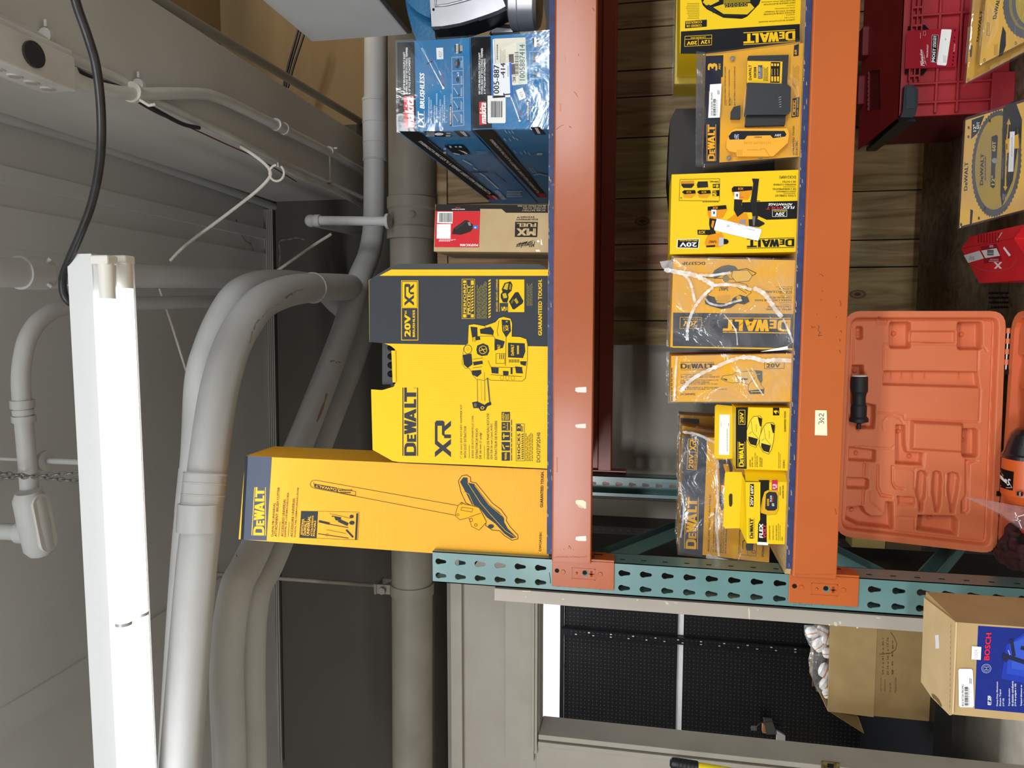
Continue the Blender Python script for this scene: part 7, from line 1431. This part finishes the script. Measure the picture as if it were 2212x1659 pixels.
# grip stored in the lid
g = MB(); c0, c1 = q(212, 478, YL_-.004), q(207, 792, YL_-.004); ax_ = c1-c0; L_ = ax_.length
g.lathe(c0, ax_, [(0, .0175), (L_*.02, .0195), (L_*.28, .0195), (L_*.33, .0165), (L_*.38, .0150), (L_*.52, .0150), (L_*.56, .018), (L_*.76, .0175), (L_*.80, .022), (L_*.86, .022), (L_*.88, .012), (L_*.90, .0055), (L_, .005)], mat('grip_rubber', '1a1c20', .6), 26)
g.lathe(c0-ax_.normalized()*.003, ax_, [(0, .0165), (.003, .0178)], ink('d8d0c8'), 26)
g.build('side_handle', label='black rubber side handle clipped into the orange lid', cat='tool handle')
# hinges
zh = q(1075, 700).z; xh0, xh1 = q(1080, 1530).x, q(1090, 100).x
hb = MB(); pin = mat('hinge_pin', 'c9c6c0', .25, .9)
def hx(y): return q(1072, y).x
for y0, y1 in ((190, 440), (1195, 1440)):
    n_ = 8
    for k in range(n_):
        ya, yb_ = y0+(y1-y0)*k/n_, y0+(y1-y0)*(k+1)/n_
        hb.cyl((hx(ya), YL_+.004, zh), (hx(yb_), YL_+.004, zh), .0048 if k % 2 == 0 else .0026, oc if k % 2 == 0 else pin, seg=12)
hb.build('hinge', case)
hb = MB()
for y in (452, 1178, 1520): hb.box((hx(y+14), YL_-.006, zh-.006), (hx(y-14), YL_+.012, zh+.006), ink('1a0e0a'))
hb.build('hinge_stop', case)
# base tray
tz = zh-.002; bx0, bx1 = xh0-.004, xh1+.004; by1, by0 = YL_-.004, -.21
tr = MB(); R_ = lambda m_, z, r: [V((p[0], p[1], z)) for p in rr(bx0+m_, by0+m_, bx1-m_, by1-m_, r)]
o1, i1, i2 = R_(0, tz, .045), R_(.016, tz, .035), R_(.022, DZ3+.02, .03); o0 = R_(.006, DZ3, .045)
tr.tess([o1, i1], oc); n = len(o1)
for la, lb2, m_ in ((o0, o1, oc), (i1, i2, ocd)): tr.add(la+lb2, [(i, (i+1) % n, (i+1) % n+n, i+n) for i in range(n)], m_)
tr.poly(i2, oc); tr.poly(list(reversed(o0)), oc)
tr.box((bx0+.02, by1-.075, DZ3+.02), (bx0+.07, by1-.02, tz-.012), oc); tr.box((bx1-.10, by1-.10, DZ3+.02), (bx1-.022, by1-.02, tz-.01), oc)
tr.box((bx1-.18, by1-.05, DZ3+.02), (bx1-.105, by1-.02, tz-.02), oc)
tr.build('base_tray', case)
# power tool lying in the tray
tc = PY(2216, 1010, .095); X_ = lambda y: PY(2190, y, .11).x
tool = empty('angle_grinder', (X_(980), .095, DZ3+.02), 'orange and black power tool lying in the open orange case', 'power tool')
dkp = mat('motor_black', '1b1a1e', .25, coat=.5); ogp = mat('tool_orange', 'cf5a22', .35)
zc = tz-.008; yc_ = .10; r0 = .047
xa, xb, xc, xd = X_(925), X_(948), X_(988), X_(1092)
b = MB(); b.lathe((xa, yc_, zc), (-1, 0, 0), [(0, .026), (.012, .036), (xa-xb+.01, r0-.004), (xa-xc-.012, r0+.001), (xa-xc-.008, r0+.004), (xa-xc, r0+.004)], dkp, 36); b.build('motor_cap', tool)
b = MB(); b.lathe((xc, yc_, zc), (-1, 0, 0), [(0, r0+.003), (.01, r0+.003), (xc-xd-.03, r0+.002), (xc-xd-.01, r0-.008), (xc-xd, .022)], ogp, 36); b.build('motor_housing', tool)
b = MB()
def surf(u, th, lift=.0008): # u along X to the left, th from straight up toward the camera
    r_ = r0+.003+lift; return V((u, yc_-math.sin(th)*r_, zc+math.cos(th)*r_))
u0, u1 = X_(1012), X_(1052); t0, t1 = -.30, .62; K_ = ink('140c0c')
for i in range(8):
    a0, a1 = t0+(t1-t0)*i/8, t0+(t1-t0)*(i+1)/8; b.add([surf(u0, a0), surf(u1, a0), surf(u1, a1), surf(u0, a1)], [(0, 1, 2, 3)], K_)
vs, fs = glyphs('S', .03, .2); w_ = ink('e4e2e0')
b.add([surf(u0+(u1-u0)*(.42+.36*bb), t0+(t1-t0)*(.88-.16*aa), .0016) for aa, bb, _ in vs], fs, w_)
b.add([surf(u0+(u1-u0)*u_, t0+(t1-t0)*v_, .0015) for u_, v_ in ((.36, .05), (.5, .06), (.56, .2), (.6, .4), (.72, .7), (.5, .7), (.44, .5), (.38, .25))], [tuple(range(8))], w_)
cur = [(.15, .0), (.3, .35), (.6, .8), (.85, .97), (.92, .7), (.93, .2)]
for (a0, b0_), (a1, b1_) in zip(cur, cur[1:]):
    p_, r_ = surf(u0+(u1-u0)*a0, t0+(t1-t0)*b0_, .0013), surf(u0+(u1-u0)*a1, t0+(t1-t0)*b1_, .0013); s_ = (r_-p_).normalized().cross(V((0, -.4, .9)))*.0009; b.add([p_-s_, r_-s_, r_+s_, p_+s_], [(0, 1, 2, 3)], ink('a59c92'))
b.build('name_plate', tool)
b = MB(); c = V((X_(838), .085, tz-.006)); b.tube([c+V((.036*math.cos(t), .036*math.sin(t), .0)) for t in [i*.2618 for i in range(25)]], .0042, mat('guard_copper', '6a3c2c', .4, .3), 10, False); b.build('wheel_guard', tool)
b = MB(); b.box((X_(908), .04, tz-.02), (X_(845), .072, tz+.004), mat('lever_grey', '9aa0a6', .35, .4)); b.build('lever', tool, bevel=.008)
b = MB(); b.box((X_(905), .075, tz-.03), (X_(788), .135, tz-.012), dkp); b.box((X_(925), .06, tz-.03), (X_(905), .11, tz-.004), dkp); b.build('gear_head', tool, bevel=.006)
b = MB(); b.cyl((X_(1050), .052, zc+.035), (X_(1058), .052, zc+.035), .006, dkp, seg=12); b.build('lock_button', tool)
# dark red work glove heap and a clear bag
gl = mat('glove_maroon', '4c1c1e', .85, noise=(40, .5, '241012'), bump=(60, .6))
b = MB(); gx = lambda x, y: PZ(*zp(ZJ, x, y), tz+.004)
for pts, r_ in (([(1060, 1500), (1100, 1440), (1130, 1390), (1180, 1360), (1215, 1340)], .011), ([(1040, 1530), (1090, 1545), (1140, 1548), (1215, 1552)], .012), ([(1050, 1555), (1100, 1580), (1160, 1590), (1215, 1600)], .011), ([(1150, 1400), (1140, 1440), (1150, 1490), (1190, 1510), (1215, 1512)], .010), ([(1085, 1565), (1110, 1520), (1100, 1470), (1120, 1430)], .012), ([(1110, 1605), (1170, 1615), (1215, 1622)], .009)):
    P = smooth([gx(*p)+V((0, 0, .002*i)) for i, p in enumerate(pts)], 5); b.tube(P, [r_*(1+.15*math.sin(i*.8)) for i in range(len(P))], gl, 12)
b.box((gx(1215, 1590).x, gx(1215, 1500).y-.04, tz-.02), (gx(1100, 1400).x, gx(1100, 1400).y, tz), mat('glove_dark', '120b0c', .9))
b.build('work_glove', label='crumpled maroon and black work glove at the corner of the open case', cat='glove')
bagm = film('bag_clear', .5, 'f2d8d8', (22, 1.0), .12, .5)
b = MB(); bp_ = [(840, 1198), (900, 1205), (1000, 1222), (1100, 1242), (1210, 1258), (1230, 1420), (1180, 1395), (1120, 1355), (1040, 1300), (920, 1238)]
P = [q(*p, .06) for p in bp_]; c = sum(P, V((0, 0, 0)))/len(P)+V((0, -.03, .01)); b.add(P+[c], [(i, (i+1) % len(P), len(P)) for i in range(len(P))], bagm)
for a_, d_ in (((1140, 1290), (1180, 1385)), ((1140, 1320), (1215, 1300)), ((1125, 1335), (1175, 1340))):
    p_, r_ = q(*a_, .045), q(*d_, .045); s_ = (r_-p_).normalized().cross(NF)*.0012; b.add([p_-s_, r_-s_, r_+s_, p_+s_], [(0, 1, 2, 3)], ink('f4e4e4'))
b.build('plastic_bag', label='clear plastic bag end poking up over the open orange case', cat='plastic bag')
# flat cartons at the back, seen past the lid
y_ = .90; b = MB(); tanb = mat('pale_carton', 'cdb36a', .6); xL = PY(1900, 1185, y_).x; xr_ = xL+.20
for (xa_, xb_, m_) in ((1840, 1912, tanb), (1914, 1993, mat('dull_carton', '6f5f40', .7)), (1995, 2065, ink('0d0e12')), (2067, 2150, mat('off_white_carton', 'aaa48e', .6))):
    za_, zb2 = PY(xa_, 1180, y_).z, PY(xb_, 1180, y_).z
    if zb2 < DZ3: zb2 = DZ3
    if za_ <= zb2: continue
    b.box((xL, y_, zb2), (xr_, y_+.08, za_), m_)
b.build('banded_carton', label='tall carton banded tan and black, just visible behind the orange case lid', cat='carton')

# ================================================================ left side, in front of and through the doorway
kr = mat('kraft_tall', 'b79a6c', .7, noise=(12, .35, 'a98c60'), bump=(40, .1)); krt = mat('kraft_pale', 'd3b98a', .7, noise=(12, .35, 'c8ad7e'))
fr_, fl2_ = PY(2066, 1344, -.35), PY(2053, 1543, -.35); zb = fr_.z; ybk = PZ(1997, 1291, zb).y
mb = MB(); mb.box((fl2_.x, -.35, 0), (fr_.x, ybk, zb-.002), kr); a = Art(mb, (0, -.35, 0), NF, ZK)
a.poly([(1420, 548), (1790, 572), (1790, 1232), (1392, 1196)], '1d2c7c'); a.L = 2
for i, c_ in enumerate(('2438a0', '2b47b4', '3654bd')): a.poly([(1640+i*25, 700-i*10), (1790, 600+i*20), (1790, 1000-i*50), (1600+i*40, 960-i*40)], c_); a.L += 1
a.L = 5; a.qtext('BOSCH', [(1508, 818), (1524, 604), (1482, 604), (1464, 816)], 'd8283a', .045); a.ellring(1484, 882, 36, 34, 5, '8d97c4'); a.ellring(1484, 882, 26, 24, 3, '8d97c4'); a.line([(1468, 872), (1500, 872)], 5, '8d97c4'); a.line([(1468, 892), (1500, 892)], 5, '8d97c4'); a.line([(1484, 872), (1484, 892)], 5, '8d97c4')
for p, w_ in (([(1620, 780), (1790, 835)], 34), ([(1680, 660), (1700, 780)], 26), ([(1640, 820), (1620, 790)], 30), ([(1760, 720), (1790, 730)], 30)): a.line(p, w_, '23283f')
a.line([(1678, 800), (1712, 800)], 12, 'b9bfd0'); a.line([(1655, 740), (1668, 775)], 8, '8f9ac0')
a.text('BT 250', 1494, 1095, 1518, 1168, 0, 'f4f4f8', .04, .2); a.micro(1520, 1095, 1528, 1165, 0, 1, 'a9b0d0')
for k, (t, y0) in enumerate((('Heavy-Duty Aluminum', 985), ('Elevator Tripod', 1045), ('(1/4"-20)', 1115), ('Trípode elevador', 1035), ('de aluminio extrafuerte', 980), ('(1/4 de pulgada x 20)', 1000), ('Trépied élévateur en', 1010), ('aluminium robuste', 1030))): x = 1562+k*24+(22 if k > 2 else 0)+(22 if k > 5 else 0); a.text(t, x, y0, x+16, 1176, 0, 'dfe3f0', .02, .1)
o = mb.build('tripod_carton', label='tall kraft carton with a blue panel, in front of the teal upright', cat='product box', bevel=.003)
mb = MB(); T_ = [PZ(*p, zb) for p in ((1997, 1291), (1990.5, 1473), (2013, 1506), (2052, 1545), (2058, 1541), (2066, 1344))]
if (T_[1]-T_[0]).cross(T_[2]-T_[1]).z < 0: T_.reverse()
mb.prism([p-V((0, 0, .0015)) for p in T_], (0, 0, .0025), krt); a = Art(mb, (0, 0, zb+.001), V((0, 0, 1)), ZK); a.L = 2; a.poly([(1084, 622), (1112, 618), (1118, 724), (1088, 728)], 'ecebf2')
for k in range(16): a.line([(1207-k*.5, 540+k*42), (1206-k*.5, 560+k*42)], 4, 'a88a5c')
a.poly([(1055, 1080), (1075, 1085), (1110, 1120), (1138, 1175), (1130, 1180), (1090, 1130), (1065, 1110)], '7a5f3c'); mb.build('top_flap', o)
sticker(o, (0, -.35, 0), NF, ZK, [(1372, 708), (1445, 714), (1440, 815), (1368, 810)], draw=lambda a: a.text('1004', 1388, 735, 1420, 800, 0, 'b9bcc6', .012), L=8)
sticker(o, (0, -.35, 0), NF, ZK, [(1275, 884), (1368, 886), (1378, 898), (1388, 1172), (1378, 1186), (1282, 1184), (1270, 1172), (1266, 896)], 'barcode_label', 'efeeec', lambda a: (a.text('BOS BT250 PROMO', 1292, 1005, 1308, 1176, 0, '33322f', .012), a.barcode(1314, 1022, 1342, 1176, 0, '3a3936', 22), a.micro(1346, 1010, 1354, 1172, 0, 1, '9a9894'), a.micro(1352, 950, 1376, 1000, 0, 2, '7a7874')), L=8)
# ---- open carton of wrapped rolls on the gondola shelf
YB = 1.80; w = lambda x, y, v=YB: PY(*zp(ZK, x, y), v)
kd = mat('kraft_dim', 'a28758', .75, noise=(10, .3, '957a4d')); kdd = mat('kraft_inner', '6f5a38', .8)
x0, x1 = w(700, 1262).x, w(700, 430).x; zt = w(262, 900).z; zb_ = zs
ob = empty('open_carton', ((x0+x1)/2, YB+.12, zb_), 'open kraft carton of plastic wrapped rolls on the shop shelf', 'carton')
b = MB(); T = .004
b.box((x0, YB, zb_), (x1, YB+T, zt), kd); b.box((x0, YB+T, zb_), (x0+T, YB+.24, zt), kd); b.box((x1-T, YB+T, zb_), (x1, YB+.24, zt), kd); b.box((x0, YB+.24, zb_), (x1, YB+.24+T, zt+.02), kdd); b.box((x0+T, YB+T, zb_), (x1-T, YB+.24, zb_+T), kd)
a = Art(b, (0, YB, 0), NF, ZK); D4 = '4a3a22'
a.text('Ctn Size (cm)', 655, 955, 668, 1060, 0, D4, .012); a.text('59.2 x 41.2 x 45.1', 670, 645, 684, 930, 0, D4, .012); a.text('Qty/Dimension:', 686, 965, 700, 1062, 0, D4, .012); a.text('20.16 x 16.2 x 17.76', 706, 640, 722, 935, 0, D4, .012)
a.text('Gross Wt:', 726, 990, 740, 1065, 0, D4, .012); a.text('9.6 Kgs', 744, 660, 760, 930, 0, D4, .012); a.text('Made in China', 768, 952, 782, 1068, 0, D4, .012); a.text('96', 748, 895, 762, 930, 0, D4, .012)
a.line([(738, 598), (765, 640), (785, 690), (775, 735), (740, 762), (650, 770)], 4, '3a2c1a')
b.build('carton_body', ob)
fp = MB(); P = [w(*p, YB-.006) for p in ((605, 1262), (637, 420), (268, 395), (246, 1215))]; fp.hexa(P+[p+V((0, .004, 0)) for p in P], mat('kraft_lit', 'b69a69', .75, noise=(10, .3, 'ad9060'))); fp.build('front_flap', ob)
fp = MB(); P = [V((x0, YB+.01, zt)), w(525, 1388, YB+.03), w(480, 1260, YB+.10), V((x0, YB+.22, zt))]; fp.hexa(P+[p+V((.001, 0, -.003)) for p in P], kd); fp.build('side_flap', ob)
fp = MB(); P = [w(*p, YB+.24) for p in ((246, 1210), (250, 600), (118, 640), (104, 920))]; fp.hexa(P+[p+V((0, .004, 0)) for p in P], kd); fp.build('back_flap', ob)
rollw = mat('roll_white', 'e9e8e6', .35); rollo = mat('roll_orange', 'd2813a', .4)
for k, (x, y, r_, an) in enumerate(((110, 600, .030, .3), (190, 590, .028, -.5), (170, 700, .034, .8), (240, 760, .030, .2), (215, 900, .036, 1.2), (222, 1010, .034, 1.0), (235, 1075, .026, .5), (225, 650, .028, 1.4))):
    c = w(x+14, y, YB+.07+.02*(k % 3)); c.z = max(c.z-.0, zb_+.05); d = V((math.cos(an), .3, math.sin(an))).normalized(); b = MB()
    b.lathe(c-d*r_*.8, d, [(0, r_*.5), (r_*.2, r_*.9), (r_*.5, r_), (r_*.62, r_)], rollw, 20); b.lathe(c-d*r_*.18, d, [(0, r_*1.004), (r_*.22, r_*1.004)], rollo, 20, False); b.lathe(c+d*r_*.04, d, [(0, r_), (r_*.5, r_*.95), (r_*.8, r_*.5)], rollw, 20)
    b.build('wrapped_roll', label='white roll with an orange band, one of the heap in the open carton', cat='roll', group='white and orange wrapped rolls')
b = MB(); bagc = film('bag_shine', .72, 'ffffff', (30, 1.0), .08, .75)
pts = [(60, 545), (60, 600), (90, 680), (115, 720), (95, 810), (105, 900), (160, 1060), (245, 1110), (262, 900), (264, 640), (262, 540)]
P = [w(*p, YB+.05) for p in pts]; c = w(180, 800, YB-.0); b.add(P+[c], [(i, (i+1) % len(P), len(P)) for i in range(len(P))], bagc, True); b.build('plastic_liner', label='crinkled clear liner bag bulging from the open carton', cat='plastic bag')
# ---- little tool hung on the pegboard
t_ = empty('pegboard_tool', tuple(PY(*zp(ZN, 930, 1400), 2.70)), 'small grey and orange hand tool with a cord loop low on the pegboard', 'hand tool')
for nm, pts, m_, d_ in (('blade', [(895, 1308), (958, 1316), (992, 1420), (915, 1418)], mat('tool_steel', '6c6a64', .4, .5), .02), ('grip', [(890, 1355), (905, 1358), (915, 1412), (888, 1408)], mat('grip_tan', 'c58a5a', .6), .03), ('sheath', [(990, 1392), (1052, 1428), (1052, 1470), (990, 1470)], mat('sheath_white', 'd9d6d0', .5), .02), ('clip', [(808, 1362), (848, 1364), (846, 1392), (806, 1390)], mat('clip_grey', '7c7c7c', .4, .4), .01)):
    P = yp(ZN, pts, 2.72); b = MB(); b.prism(P, (0, d_, 0), m_); b.build(nm, t_, bevel=.002)
b = MB(); b.tube(smooth([PY(*zp(ZN, *p), 2.715) for p in ((840, 1375), (870, 1340), (940, 1326), (1010, 1335), (1060, 1360), (1030, 1370), (980, 1360))]), .002, cable_k, 8); b.build('cord_loop', t_)
# ---- pole with a black grip at the picture's bottom edge
p0, p1 = PY(1447, 1647, .95), PY(1512, 1658, .95); d = (p1-p0).normalized(); yl = mat('pole_yellow', 'f0d21a', .35)
pl = empty('pole_tool', tuple(p0+d*(p0.z/-d.z)), 'yellow pole tool with a black rubber grip leaning left of the doorway', 'tool')
L_ = p0.z/-d.z
b = MB(); b.lathe(p0, d, [(0, .012), (.006, .019), (.02, .021), (.10, .0215), (.104, .019)], blackp, 24)
for k in range(5): b.lathe(p0+d*(.03+k*.014), d, [(0, .0213), (.002, .0225), (.004, .0213)], blackp, 24)
b.build('grip', pl); MB().cyl(p0+d*.104, p0+d*(L_-.004), .0175, yl, seg=24).build('shaft', pl)
